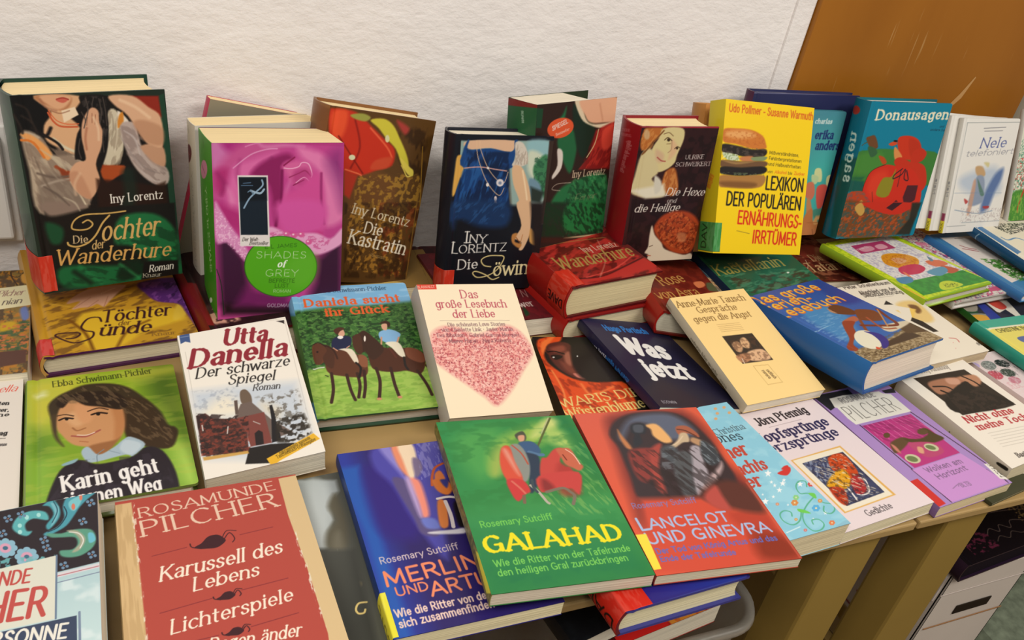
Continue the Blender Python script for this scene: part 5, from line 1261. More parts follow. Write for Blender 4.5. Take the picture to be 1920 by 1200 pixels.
book('book', "children's book with a bright blue border, grass picture and red title, lying flat",
     (1.1819, 0.6741, 0.0538, 3.08, -0.23, -0.0, -0.0), (0.1371, 0.1849, 0.0147), 2, '3f7fb0', '3a78b4', '4a88ba', '4a88ba', 'e0d8c8', (106, 214), sn=18, mat='film',
     art=[('p','e4dcd4',0.6,[18.3,12.0,95.3,16.3,140.5,125.5,12.5,154.2]),
 ('n','4c8c34',0.95,5,3,0.45,4,[28.3,83.2,63.7,88.4,74.8,148.4,29.8,153.1],2,0),
 ('n','1c4a14',0.8,4,2,0.55,5,[32.8,92.3,65.4,97.2,74.8,148.4,35.0,154.0]),
 ('s','9a2c3c',2,[33.1,40.2,40.4,50.1,52.4,56.2],0.5,1,0),
 ('s','9a2c3c',2,[27.1,50.5,50.9,62.6],0.5,1,0),
 ('s','4c3c3c',1,[45.5,19.1,64.9,19.4])],
     sart=[])

book('book', 'picture book with a thick navy spine lying on top at the right border',
     (1.2406, 0.6586, 0.0706, 3.75, 3.75, -0.0, -0.0), (0.1399, 0.1902, 0.0154), 2, 'e6e0cc', '144a70', 'e0dac8', '144a70', 'e0d8c8', (103, 227), sn=19, mat='film',
     art=[('p','e8e0c8',0.6,[18.6,8.9,189.9,23.9,125.4,95.4,25.6,97.6]),
 ('n','2c2c2c',0.9,2,2,0.5,3,[37.7,15.3,127.7,21.3,115.4,41.0,54.5,50.2]),
 ('s','3c7cb4',2.5,[25.1,54.6,30.7,63.2,54.9,60.3,66.3,69.8],0.6,1,0),
 ('p','4c7ca8',0.5,[1.0,6.9,17.7,9.7,20.0,96.8,5.2,100.5])],
     sart=[('s','a8c8d8',1.2,[20.6,34.6,12.2,31.9,4.1,34.8],0.6,1,0)])

book('book', 'dark collage comic book lying flat at the right border',
     (1.0948, 0.6399, 0.0201, -3.74, 2.24, -0.0, -0.0), (0.1488, 0.0838, 0.0098), 0, '2a2c38', '2a6a2a', '1c1c24', '1c1c24', 'c8c0b4', (140, 100), sn=12, mat='film',
     art=[('p','1c4a2c',1,[-57.2,27.7,35.7,5.4,5.4,64.5,-63.5,78.9]),
 ('c','d89878',1,[-47.6,28.3,-36.0,32.3,-32.6,42.5,-47.3,44.8,-51.3,38.0]),
 ('c','9c9484',1.5,[-1.3,13.9,34.4,12.4,20.2,35.6,-2.0,34.3]),
 ('c','8a8c80',1.5,[-33.0,45.7,21.5,42.4,33.9,56.5,-2.4,67.2,-32.9,62.0]),
 ('c','d8a030',1,[-4.1,47.5,18.5,45.6,29.0,56.2,5.9,61.3]),
 ('p','2c3c94',1,[38.2,5.5,50.3,9.7,48.1,60.7,22.9,62.4]),
 ('p','e4dccc',1,[54.9,-0.7,102.1,12.4,90.3,53.4,79.5,56.1,76.2,35.5,53.9,44.4]),
 ('c','c8483c',1,[59.9,13.7,82.0,7.8,85.3,29.1,66.0,34.9]),
 ('p','383440',1,[54.5,41.0,82.0,56.2,44.1,62.1]),
 ('c','5cae2c',2,[-48.2,51.3,-41.5,55.0,-31.9,71.6,-43.7,70.8]),
 ('c','c88038',1,[118.6,4.3,157.9,4.4,143.6,18.1])],
     sart=[])

book('book', 'turquoise hardcover with a yellow title panel, lying at the right border',
     (1.0598, 0.5104, 0.0376, 1.88, -0.65, -0.0, -0.0), (0.1068, 0.1341, 0.0177), 2, '3aa890', '2f9a84', '2f9a84', '2f9a84', 'e0d8c8', (97, 191), sn=24, mat='film',
     art=[('p','e8dc6c',0.6,[2.2,19.5,128.1,24.3,52.9,139.0,-5.3,141.5]),
 ('p','f0e8c8',0.5,[2.2,16.8,132.8,20.8,128.1,24.3,3.8,20.5]),
 ('t','CHRISTINE NÖSTLINGER','b','4a4820',15.2,30.2,118.5,31.4,7.97),
 ('c','5468a0',1,[33.8,45.1,57.9,46.1,40.4,59.4,30.3,54.3])],
     sart=[])

book('book', 'paperback with an autumn painting and handwritten title, cut by the left border',
     (-0.2294, 0.7287, 0.0252, 1.58, -0.19, -0.05, -0.0), (0.1257, 0.1914, 0.0251), 0, '8a7038', 'c8b890', 'd8d0b8', 'd8d0b8', 'e0d6bc', (310, 217), sn=43, mat='film',
     art=[('n','b87828',0.9,6,4,0.5,3,None),
 ('n','4a3a2c',0.8,4,8,0.55,4,None),
 ('s','3a2a20',1.4,[105.2,3.1,106.8,14.7,112.4,32.2]),
 ('s','3a2a20',1,[102.9,8.5,111.9,15.4,117.9,4.8]),
 ('c','d09840',2,[115.5,10.2,124.4,11.4,125.4,28.5,117.2,27.4]),
 ('p','e8e0b4',0.6,[49.6,41.9,126.7,32.1,127.0,73.2,53.2,85.3]),
 ('t','Rosamunde Pilcher','w','8a5c58',48.3,54.7,118.5,52.1,11.3),
 ('t','nian','w','4a3c3c',99.3,69.7,117.2,68.3,10.95),
 ('c','6a7ab0',3,[116.3,80.5,122.2,76.3,125.1,97.0,119.3,101.0]),
 ('n','3c5c3c',0.8,6,5,0.45,7,[55.2,109.4,126.4,102.2,124.1,153.7,58.8,152.7]),
 ('c','c8a020',4,[99.7,105.1,111.2,102.1,115.0,112.5,100.4,119.5]),
 ('n','c87040',0.9,4,3,0.6,8,[55.2,109.4,126.5,107.1,124.4,164.9,59.3,159.2]),
 ('p','5a3a30',2,[58.9,154.8,124.1,153.7,124.2,175.7,61.4,184.6])],
     sart=[])

book('book', 'plain white paperback with black text, cut by the left border',
     (-0.2219, 0.5524, 0.0189, 2.1, -0.46, 0.0, -0.0), (0.1204, 0.1803, 0.0198), 0, 'e6ddd2', 'ddd4c8', 'ddd4c8', 'ddd4c8', 'e0d6bc', (363, 292), sn=37,
     art=[('t','Danella','w','e04838',81.2,20.0,115.3,21.7,9.84),
 ('t','Geschichten','B','1c1a1a',77.0,35.7,109.5,40.9,4.88),
 ('t','einer Dauer,','B','1c1a1a',77.6,45.3,109.8,50.7,4.79),
 ('t','nur eine','B','1c1a1a',78.0,52.0,110.0,57.4,4.73),
 ('t','Verlag','B','1c1a1a',92.4,80.8,109.3,83.0,5.22),
 ('s','3c3838',0.6,[94.6,85.7,108.4,87.6]),
 ('t','Roman aus','B','3c3838',90.1,94.2,109.5,97.5,3.7)],
     sart=[])

book('book', 'green hardcover with a photo of a smiling brown-haired girl in a dark sweater',
     (-0.0952, 0.5458, 0.0274, 2.84, -2.32, -0.01, 0.0), (0.1268, 0.1805, 0.0192), 2, '8fae2e', '7a9a2e', '6a7a3a', '6a7a3a', 'e6dcc6', (330, 248), sn=34, mat='film',
     art=[('g','9cb428','6a9a2c',10.4,3.3,86.9,175.5),
 ('c','c8c440',20,[1.7,5.6,43.7,6.6,31.4,50.7,10.2,84.3,2.1,70.9]),
 ('c','5c7c24',22,[102.5,1.7,126.6,4.8,125.4,114.3,112.1,83.0,98.5,46.0]),
 ('c','88b43c',20,[2.3,118.2,21.9,116.5,19.2,172.3,0.8,167.0]),
 ('c','a8cc54',18,[111.2,122.1,129.5,134.4,126.8,186.8,112.6,174.4]),
 ('c','6a9428',16,[2.1,70.9,20.3,90.7,18.0,115.5,1.3,107.4]),
 ('c','e0e0a0',6,[6.1,23.8,14.7,19.5,15.7,28.2,8.2,30.6]),
 ('c','b0b83c',12,[78.3,5.6,124.5,2.0,125.3,16.3,89.1,19.4]),
 ('n','b8c04c',0.3,20,5,0.55,3,None),
 ('t','Ebba Schwimann-Pichler','r','3c4418',20.7,15.5,106.4,11.5,9.63),
 ('c','3c3020',3,[16.6,45.0,23.2,32.1,34.2,24.1,47.8,17.6,68.1,20.2,83.6,30.4,95.9,49.7,107.4,73.6,111.9,95.1,118.7,104.7,116.3,115.8,108.3,128.8,91.6,122.5,77.7,109.5,73.3,81.3,46.2,58.4,29.0,62.1,20.6,67.9]),
 ('c','4a3a26',3,[19.1,59.6,24.8,61.1,23.4,87.7,28.1,105.6,22.2,94.9,19.4,79.1]),
 ('c','3c2c1c',3,[75.4,49.0,97.7,54.4,109.7,94.5,116.9,100.3,117.8,112.3,111.6,127.8,96.9,123.9,81.9,110.6,74.9,89.5]),
 ('c','cc9464',2,[25.0,53.1,33.9,38.9,48.8,48.8,63.8,56.6,74.9,57.3,77.0,74.2,75.7,93.6,69.4,107.3,56.5,113.2,44.2,109.9,34.2,103.6,26.4,88.5,23.0,76.3]),
 ('c','b87848',4,[68.0,59.7,77.6,66.2,75.4,97.4,67.2,108.6,69.0,80.2],0.7),
 ('c','dca878',5,[29.0,62.1,44.1,57.9,45.6,74.2,37.0,79.8]),
 ('c','d89c6c',4,[37.9,48.2,52.9,56.0,49.8,75.3,41.4,73.2]),
 ('c','2c2018',2,[23.0,42.4,29.6,33.7,47.4,29.4,71.8,35.3,81.8,54.8,74.5,63.4,59.4,55.5,46.6,50.3,36.0,39.4,28.2,49.9]),
 ('n','7c6448',0.55,2,9,0.62,4,[21.0,33.7,47.8,18.7,76.9,27.7,97.7,54.4,116.5,104.2,110.8,125.7,82.5,103.1,74.6,61.3,46.7,46.2,29.4,44.0],2,-30),
 ('s','2a1a14',2.2,[25.3,67.5,30.0,65.4,35.8,67.8],0.5,1,0),
 ('s','2a1a14',2.4,[51.3,65.7,56.8,64.1,63.2,66.7],0.5,1,0),
 ('s','4a3020',1.5,[23.8,60.8,30.1,60.4,36.4,64.0],0.5,1,0),
 ('s','4a3020',1.6,[48.3,59.9,57.2,57.0,64.6,61.3],0.5,1,0),
 ('e','1a1210',0.6,31.0,67.4,1.47,0.37,-0.05,1.95),
 ('e','1a1210',0.6,56.3,66.2,1.61,0.4,-0.11,2.19),
 ('s','a06840',1.6,[35.4,81.3,38.9,86.1,45.3,83.9],1,1,0),
 ('s','a8584c',2,[34.5,92.5,44.8,96.1,51.2,93.1,56.6,89.7],0.6,1,0),
 ('s','f0dcc8',1,[38.7,92.3,45.9,94.2,52.3,91.8],0.4,1,0),
 ('s','b07048',1.2,[40.4,101.5,46.5,104.1],1,1,0),
 ('c','9c6840',3,[46.3,110.5,67.3,106.7,71.7,104.1,64.6,117.1,53.6,128.6,49.8,124.0]),
 ('c','a8bcc8',1.5,[40.9,116.3,46.3,110.5,53.9,123.4,66.7,115.9,73.5,108.4,80.2,105.4,90.9,118.6,80.2,132.2,74.2,128.8,51.4,132.4,44.5,129.7]),
 ('c','c0d0d8',2,[75.6,108.9,87.8,117.8,79.3,130.2,70.6,120.6]),
 ('s','7a8c98',0.8,[52.5,131.8,52.9,123.1,58.3,117.3]),
 ('s','8498a4',0.7,[62.3,120.2,70.2,126.0]),
 ('c','262028',2,[13.6,175.3,19.5,149.9,26.5,133.4,38.6,126.3,51.3,135.0,65.5,135.4,80.2,132.2,91.6,122.5,103.7,131.3,111.0,161.9,111.0,205.1,108.1,228.9,11.6,200.2]),
 ('c','8cb0b8',1.5,[26.6,128.3,37.7,124.3,35.5,129.0,27.5,131.1]),
 ('n','3c3440',0.5,6,12,0.55,5,[13.6,175.3,38.6,126.3,80.2,132.2,103.7,131.3,111.0,205.1]),
 ('t','Karin geht','R','f4f0ec',25.9,162.8,98.3,157.5,18.41),
 ('t','eigenen Weg','R','f4f0ec',25.5,182.6,98.0,180.7,17.34)],
     sart=[])

book('book', 'white paperback with dark red lettering above a brick manor photo',
     (0.0363, 0.5505, 0.0315, 3.35, 13.49, -6.3, 0.0), (0.101, 0.1634, 0.0287), 0, 'ece5d8', 'e4dccc', 'e4dccc', 'e4dccc', 'e6dcc6', (232, 275), sn=33,
     art=[('s','c8c0b4',0.5,[2.6,-5.1,100.0,2.4]),
 ('s','c8c0b4',0.5,[4.3,21.7,2.3,142.5]),
 ('s','c8c0b4',0.5,[99.4,5.0,94.5,140.5]),
 ('p','3c5484',0.4,[1.9,-2.3,11.1,-2.4,10.3,11.4,6.1,9.0,1.6,10.9]),
 ('s','a0b0c8',0.5,[2.8,2.7,9.9,2.8]),
 ('p','2c2424',0.5,[91.3,3.6,99.0,4.0,98.2,9.2,96.4,7.0]),
 ('t','Utta','I','8c2430',38.4,22.1,78.0,25.3,18.73),
 ('t','Danella','I','8c2430',4.4,41.4,92.2,47.6,20.71),
 ('t','Der schwarze','i','24201e',8.2,55.3,91.9,60.8,11.9),
 ('t','Spiegel','i','24201e',34.5,69.5,75.5,74.3,11.13),
 ('p','c4ccd4',12,[2.1,69.3,39.7,73.3,93.5,81.4,94.5,140.5,53.8,157.6,2.3,142.5]),
 ('c','e8e0cc',14,[31.5,80.4,43.3,105.1,16.2,103.5,6.3,94.8]),
 ('c','d8d0bc',10,[58.9,97.2,73.4,107.4,68.7,118.3,59.1,108.0]),
 ('n','5c5448',0.7,3,3,0.56,3,[55.5,90.1,92.7,90.8,94.7,134.6,68.6,130.2,62.8,101.4],4,0),
 ('n','8890a0',0.4,4,3,0.58,8,[2.1,69.3,39.7,73.3,40.5,95.2,2.4,90.7],3,0),
 ('t','Roman','i','24201e',54.1,81.9,78.0,85.4,6.74),
 ('c','6a5848',1,[43.2,80.5,48.2,78.7,51.6,85.9,51.0,95.1,47.2,97.1,42.1,92.6]),
 ('p','6c5c54',1,[41.3,93.9,50.2,93.3,63.2,116.7,79.0,136.1,43.6,140.5,33.5,108.4]),
 ('p','5c4c44',0.8,[36.4,88.7,39.3,88.8,37.8,103.6,34.9,104.3]),
 ('p','7a4038',1,[33.5,108.4,59.1,108.0,59.3,130.5,59.2,142.1,41.2,141.2,40.8,125.2]),
 ('p','4c2c26',1,[2.6,96.8,10.6,96.0,16.2,103.5,33.5,108.4,40.8,125.2,39.1,146.3,1.7,139.6]),
 ('n','2a1c1a',0.8,4,4,0.5,5,[3.1,93.9,45.0,108.6,40.2,146.6,0.4,140.6]),
 ('n','8c3c2c',0.7,3,2,0.56,6,[5.4,100.5,44.5,111.5,40.4,145.2,0.6,139.3]),
 ('s','c8c0b8',1,[26.7,115.3,24.9,122.2],0.5,1,0),
 ('s','c8c0b8',1,[6.0,108.0,5.9,113.8],0.5,1,0),
 ('s','b8b0a8',0.8,[48.3,115.5,53.3,119.9],0.5,1,0),
 ('p','241c1c',0.8,[47.0,128.4,50.9,125.9,53.8,128.9,52.4,141.6,45.7,141.1]),
 ('p','1c1a1c',0.8,[65.0,102.0,67.4,101.9,67.7,111.9,66.7,128.1,67.7,134.3,67.4,141.5,59.2,142.1,63.8,116.9]),
 ('n','2a241c',0.9,4,3,0.48,7,[66.5,117.7,92.4,118.8,94.2,141.9,76.6,147.1,63.5,143.3],3,0),
 ('p','1e1a18',1,[39.9,142.2,57.8,143.1,76.6,147.1,86.9,152.9,61.5,164.0,33.7,157.3]),
 ('p','c89c50',1,[1.5,140.9,38.3,144.6,38.7,147.5,2.0,144.5]),
 ('p','ece5d8',0.5,[95.5,141.5,100.9,143.8,100.8,161.3,59.6,173.1,53.8,157.6]),
 ('p','e4b02c',0.5,[51.6,156.9,95.4,141.9,99.5,149.3,61.9,162.0,54.3,166.1]),
 ('t','Außergewöhnlich spannende','m','3a3010',63.2,156.1,91.8,147.1,3.59),
 ('t','Taschenbuch-Erstausgabe','m','3a3010',60.2,159.4,95.9,149.7,3.48)],
     sart=[])

book('book', 'hardcover with two riders on brown horses under a blue sky',
     (0.1436, 0.6221, 0.0207, -1.36, 11.08, -0.25, 0.0), (0.1295, 0.185, 0.0203), 2, '4c8a3a', '5a96c0', '2c4a34', '2c4a34', 'c6bdae', (244, 251), sn=24, mat='film',
     art=[('p','7cb4dc',2,[-0.4,-11.1,137.4,-3.8,126.9,40.0,-4.5,39.2]),
 ('n','a8d0ec',0.5,14,6,0.55,3,[-0.4,-11.1,137.4,-3.8,131.0,22.8,-2.5,25.0]),
 ('p','3c6c30',6,[-4.2,37.2,39.0,32.6,82.7,34.1,132.0,31.7,130.5,133.4,-3.9,128.7]),
 ('n','1c3c1c',0.85,4,3,0.5,4,[-4.2,37.2,131.5,33.8,127.6,144.4,-7.5,135.4],4,0),
 ('n','6c9c4c',0.6,3,2,0.6,5,[-4.2,37.2,131.5,33.8,127.6,144.4,-7.5,135.4],4,0),
 ('t','Ebba Schwimann-Pichler','r','24405c',26.8,10.0,106.0,10.2,6.02),
 ('t','Daniela sucht','B','e4602c',11.5,30.7,116.9,30.0,11.2),
 ('t','ihr Glück','B','e4602c',31.6,46.4,100.4,45.8,10.65),
 ('p','8cb448',5,[-3.4,125.2,10.7,119.6,67.4,122.4,90.6,119.4,145.9,125.6,133.0,188.5,-4.5,183.3]),
 ('n','a8c45c',0.6,10,3,0.5,6,[-2.8,121.7,145.3,127.5,133.0,188.5,-4.5,183.3],3,0),
 ('n','6c9434',0.5,8,3,0.6,7,[-2.8,121.7,145.3,127.5,133.0,188.5,-4.5,183.3],3,0),
 ('s','e0e0d8',1.2,[6.6,120.1,17.4,119.5],0.4,1,0),
 ('c','5c3420',1.2,[24.2,95.1,44.1,99.1,56.3,108.0,61.3,121.7,58.1,134.3,48.0,136.7,32.5,133.1,21.3,128.1,19.2,116.9]),
 ('c','6a3c22',1,[11.0,87.9,18.7,86.8,24.5,93.2,23.6,106.3,15.5,114.7,10.2,114.1,9.0,101.0]),
 ('c','4c2c1c',1,[19.7,88.9,30.9,95.8,26.5,121.4,18.4,113.2]),
 ('s','3a2018',3.2,[23.3,128.3,21.6,149.5,16.8,166.1],0.4,1,0),
 ('s','3a2018',3.2,[38.1,131.9,38.4,151.6,40.4,165.8],0.4,1,0),
 ('s','3a2018',3.2,[49.0,131.4,48.6,147.6,44.3,162.9],0.4,1,0),
 ('s','3a2018',3.2,[56.4,128.6,53.9,148.2,49.5,163.5],0.4,1,0),
 ('c','8a5438',1,[55.3,106.0,62.8,110.6,60.9,123.6,53.8,120.9]),
 ('s','1c1410',1,[16.9,130.3,19.5,132.4]),
 ('c','5a3420',1,[11.7,88.0,16.8,85.7,21.7,89.1,23.9,96.9,19.3,104.0,15.6,113.8,10.2,114.1,9.7,104.8]),
 ('s','24140e',1,[11.8,87.1,17.6,84.8,23.5,91.2],0.4,1,0),
 ('e','1c100c',0.5,14.2,97.8,1.07,0.11,-0.21,1.3),
 ('s','2c1810',2,[23.8,89.3,30.7,96.7,32.7,109.2],0.8,0.7,0),
 ('c','1c2444',1,[33.5,80.6,43.8,77.7,51.8,80.5,49.6,92.0,41.6,97.9,29.9,93.7]),
 ('c','d8a488',0.8,[39.7,69.4,45.6,68.0,46.3,76.0,40.7,79.4]),
 ('c','4c2c1c',0.8,[35.5,69.0,42.0,64.6,47.9,67.2,42.3,70.6,38.7,75.2]),
 ('e','f0ece4',0.6,41.0,79.4,3.03,0.3,-0.41,2.31),
 ('c','e4d8c0',1,[36.3,96.3,49.9,97.8,53.5,115.3,49.1,116.6,43.8,101.0]),
 ('s','1c1814',2.4,[50.5,116.8,53.8,124.6,50.0,137.0]),
 ('s','d8a080',1.2,[31.2,93.9,34.6,98.1]),
 ('s','d8a080',1.2,[44.8,95.3,48.1,92.8]),
 ('c','4c2818',1.2,[68.0,91.9,86.4,99.7,107.6,102.0,117.7,108.9,123.4,121.2,114.6,139.1,100.1,133.7,87.3,134.0,71.3,130.3,64.7,122.1]),
 ('c','3c2418',1,[53.2,80.6,61.3,75.5,67.7,72.1,75.6,82.9,83.2,101.3,68.9,115.1,62.9,103.0,57.1,104.3,56.9,90.8]),
 ('c','4c2c1c',1,[53.9,80.7,62.3,77.6,60.2,102.7,54.3,104.0,52.0,94.2]),
 ('e','e8dcd0',0.5,66.1,83.9,1.12,0.11,-0.85,4.24),
 ('c','7c4630',1.2,[106.2,101.8,118.6,105.1,125.8,117.6,118.2,124.4,105.9,115.4]),
 ('s','3a2018',3.4,[69.4,126.4,69.6,144.8,64.4,166.3],0.4,1,0),
 ('s','3a2018',3.4,[84.4,128.1,83.7,150.1,84.6,167.2],0.4,1,0),
 ('s','3a2018',3.4,[111.3,135.0,116.5,154.1,118.4,168.9],0.4,1,0),
 ('s','3a2018',3.4,[122.9,128.8,129.5,148.3,127.6,166.4],0.4,1,0),
 ('e','c88868',0.6,64.1,167.5,2.63,0.34,-0.36,1.69),
 ('e','c88868',0.6,85.2,167.8,2.41,0.31,-0.39,1.71),
 ('c','84b4dc',1,[83.6,75.7,95.2,72.7,105.4,79.8,102.2,87.5,99.4,93.2,88.1,92.0,82.2,85.5]),
 ('c','3c2418',0.8,[86.4,62.7,93.8,59.3,98.0,63.8,95.2,69.7,92.7,64.3]),
 ('c','d8a488',0.8,[88.1,64.9,94.1,64.4,92.1,73.4,88.0,72.0]),
 ('s','cc9474',1.8,[84.1,83.7,82.0,93.4]),
 ('s','cc9474',1.8,[102.6,85.6,97.6,95.0,91.3,97.3]),
 ('c','e8e0c8',1,[86.7,91.9,100.9,93.4,103.5,113.2,97.9,112.6,92.0,100.3]),
 ('s','241c18',2.6,[101.7,114.9,100.5,126.2,102.0,132.0]),
 ('s','5c2c20',2,[89.2,100.0,93.3,114.0],0.4,1,0)],
     sart=[('p','7cb4dc',2,[7.8,-21.9,-41.1,32.1,-44.7,85.4,23.8,15.1]),('p','4c7c3c',2,[26.9,16.2,-42.0,86.5,-35.6,193.9,49.9,121.9])])

book('book', 'pale pink paperback with a heart made of pink blossoms',
     (0.2654, 0.589, 0.0304, -1.86, 21.52, 3.17, -0.0), (0.1139, 0.1638, 0.027), 0, 'f3e2c2', 'c8c0b4', 'efd8bc', 'efd8bc', 'ddd2b8', (195, 258), sn=28,
     art=[('p','d8402c',0.4,[-0.9,-0.4,21.9,-1.0,21.5,6.6,-0.6,6.7]),
 ('t','BLANVALET','m','f0d8c8',0.1,5.0,19.8,4.5,3.22),
 ('t','Das','r','b8485c',46.6,18.9,67.0,18.8,10.78),
 ('t','große Lesebuch','r','b8485c',15.5,31.0,97.6,32.1,10.13),
 ('t','der Liebe','r','b8485c',31.7,44.3,80.4,45.0,10.06),
 ('s','a89080',0.4,[15.9,47.8,95.6,49.7]),
 ('c','e89c94',6,[-1.4,79.8,3.6,63.5,17.1,55.5,34.5,57.8,50.5,66.9,70.1,62.5,90.6,56.2,103.9,65.5,110.5,81.4,109.6,95.0,93.0,114.2,74.6,135.8,53.5,153.1,43.0,143.0,26.9,126.3,8.2,107.8,-0.6,96.1]),
 ('n','f4c4b8',0.85,2.2,2.2,0.5,3,[-1.4,79.8,3.6,63.5,17.1,55.5,34.5,57.8,50.5,66.9,70.1,62.5,90.6,56.2,103.9,65.5,110.5,81.4,109.6,95.0,93.0,114.2,74.6,135.8,53.5,153.1,43.0,143.0,26.9,126.3,8.2,107.8,-0.6,96.1],3,0),
 ('n','c05c60',0.9,1.8,1.8,0.6,9,[-1.4,79.8,3.6,63.5,17.1,55.5,34.5,57.8,50.5,66.9,70.1,62.5,90.6,56.2,103.9,65.5,110.5,81.4,109.6,95.0,93.0,114.2,74.6,135.8,53.5,153.1,43.0,143.0,26.9,126.3,8.2,107.8,-0.6,96.1],3,0),
 ('n','8a2c3c',0.9,1.2,1.2,0.68,5,[1.4,73.4,48.8,73.7,108.8,76.1,108.0,95.0,74.6,135.8,53.9,151.6,27.2,124.8,-0.3,94.5],2,0),
 ('n','f0b0a0',0.8,1.4,1.4,0.64,12,[1.4,73.4,48.8,73.7,108.8,76.1,108.0,95.0,74.6,135.8,53.9,151.6,27.2,124.8,-0.3,94.5],2,0),
 ('t','Die schönsten Love Stories','r','6c4450',23.1,55.4,88.9,56.5,4.6),
 ('t','von Charlotte Link · Javier Marias','r','6c4450',15.0,61.6,96.5,63.4,4.55),
 ('t','Eva Ibbotson · Gabriel García Márquez','r','6c4450',8.4,68.3,102.0,71.0,4.5),
 ('t','Maeve Haran · Nora Roberts','r','6c4450',19.9,75.8,90.1,77.8,4.49),
 ('t','u.v.a.','r','a05c68',43.2,83.8,68.2,84.0,3.33)],
     sart=[])

book('book', "orange and black paperback with a veiled woman's face, under the navy book",
     (0.3888, 0.5617, 0.0194, -8.92, 0.03, -0.0, -0.0), (0.1104, 0.1645, 0.0196), 0, '1c1a16', '241c18', '241c18', '241c18', 'e6dcc6', (185, 192), sn=28, mat='film',
     art=[('c','e05020',3,[1.5,14.4,15.7,0.8,36.4,-7.8,31.7,8.8,13.0,17.0,4.9,35.4,7.4,55.7,27.0,80.4,56.1,87.9,87.1,90.7,73.5,149.8,-4.6,147.5,-3.9,80.0]),
 ('n','8c2c14',0.7,6,12,0.55,4,[1.5,14.4,17.4,0.7,7.4,55.7,27.0,80.4,95.1,90.9,73.5,149.8,-4.6,147.5,-3.9,80.0],3,-30),
 ('c','f07838',3,[7.9,11.7,28.1,-2.1,12.3,19.7,3.3,35.4]),
 ('s','f08848',2,[6.2,65.6,9.2,99.0,4.9,134.9],2,1,0),
 ('s','b03818',3,[11.5,80.2,15.6,108.4],2,1,0),
 ('s','f07c40',3,[33.5,90.0,40.0,108.8,69.5,95.3],3,1,0),
 ('c','5a2c24',3,[12.3,19.7,28.0,10.2,42.6,16.8,35.1,53.3,43.4,78.1,35.7,82.9,20.5,70.6,11.0,48.2]),
 ('c','8c4838',5,[16.5,22.3,32.7,16.9,32.9,27.5,19.2,30.2]),
 ('c','a0604c',4,[29.0,35.4,37.1,30.1,32.7,55.8,26.4,55.8]),
 ('c','7c4032',5,[20.6,48.2,29.5,55.8,37.9,75.6,24.3,68.2]),
 ('c','1c1412',1.5,[12.2,38.0,19.3,35.4,26.3,39.2,16.5,45.6]),
 ('s','140e0c',2,[11.1,30.2,19.5,28.9,29.4,34.0],0.6,1,0),
 ('e','c8c0b8',0.5,15.0,40.5,1.44,-0.0,-0.42,1.54),
 ('c','c87868',2,[29.9,70.7,41.8,73.2,41.1,80.5,32.4,78.0]),
 ('c','221c1a',5,[46.8,14.1,76.0,27.3,83.3,78.5,41.9,82.9,34.3,55.8]),
 ('e','e8e8e0',0.5,44.4,38.4,0.82,-0.0,-0.39,1.3),
 ('t','WARIS DIRIE','r','e8d080',-0.2,129.3,116.3,107.4,13.89),
 ('s','d8a850',0.7,[-1.0,134.7,73.8,127.8]),
 ('t','Wüstenblume','r','e8d080',1.6,148.7,96.2,130.6,16.48)],
     sart=[])

book('book', 'dark navy paperback with bold white two-line title, leaning on the red pile',
     (0.4868, 0.5569, 0.0383, 1.51, -2.38, 10.58, 0.0), (0.1209, 0.1831, 0.0116), 0, '2c2a34', '201e40', '201e38', '201e38', 'e6dcc6', (157, 227), sn=18, mat='film',
     art=[('g','2a2848','1c1a30',-7.3,37.6,122.6,166.1),
 ('t','Hugo Portisch','x','2c7cc8',23.7,27.2,88.3,27.6,12.85),
 ('t','Was','x','f4f2ee',24.8,75.5,85.2,83.8,36.64),
 ('t','jetzt','x','f4f2ee',28.4,121.8,89.8,125.4,31.94),
 ('t','ECOWIN','m','c8c4c8',8.8,175.7,28.2,176.0,4.32)],
     sart=[('t','Was jetzt','x','e8e8ec',12.5,37.6,8.7,72.3,4.34),('t','Hugo Portisch','x','2c7cc8',8.0,73.4,6.6,124.0,4.33)])

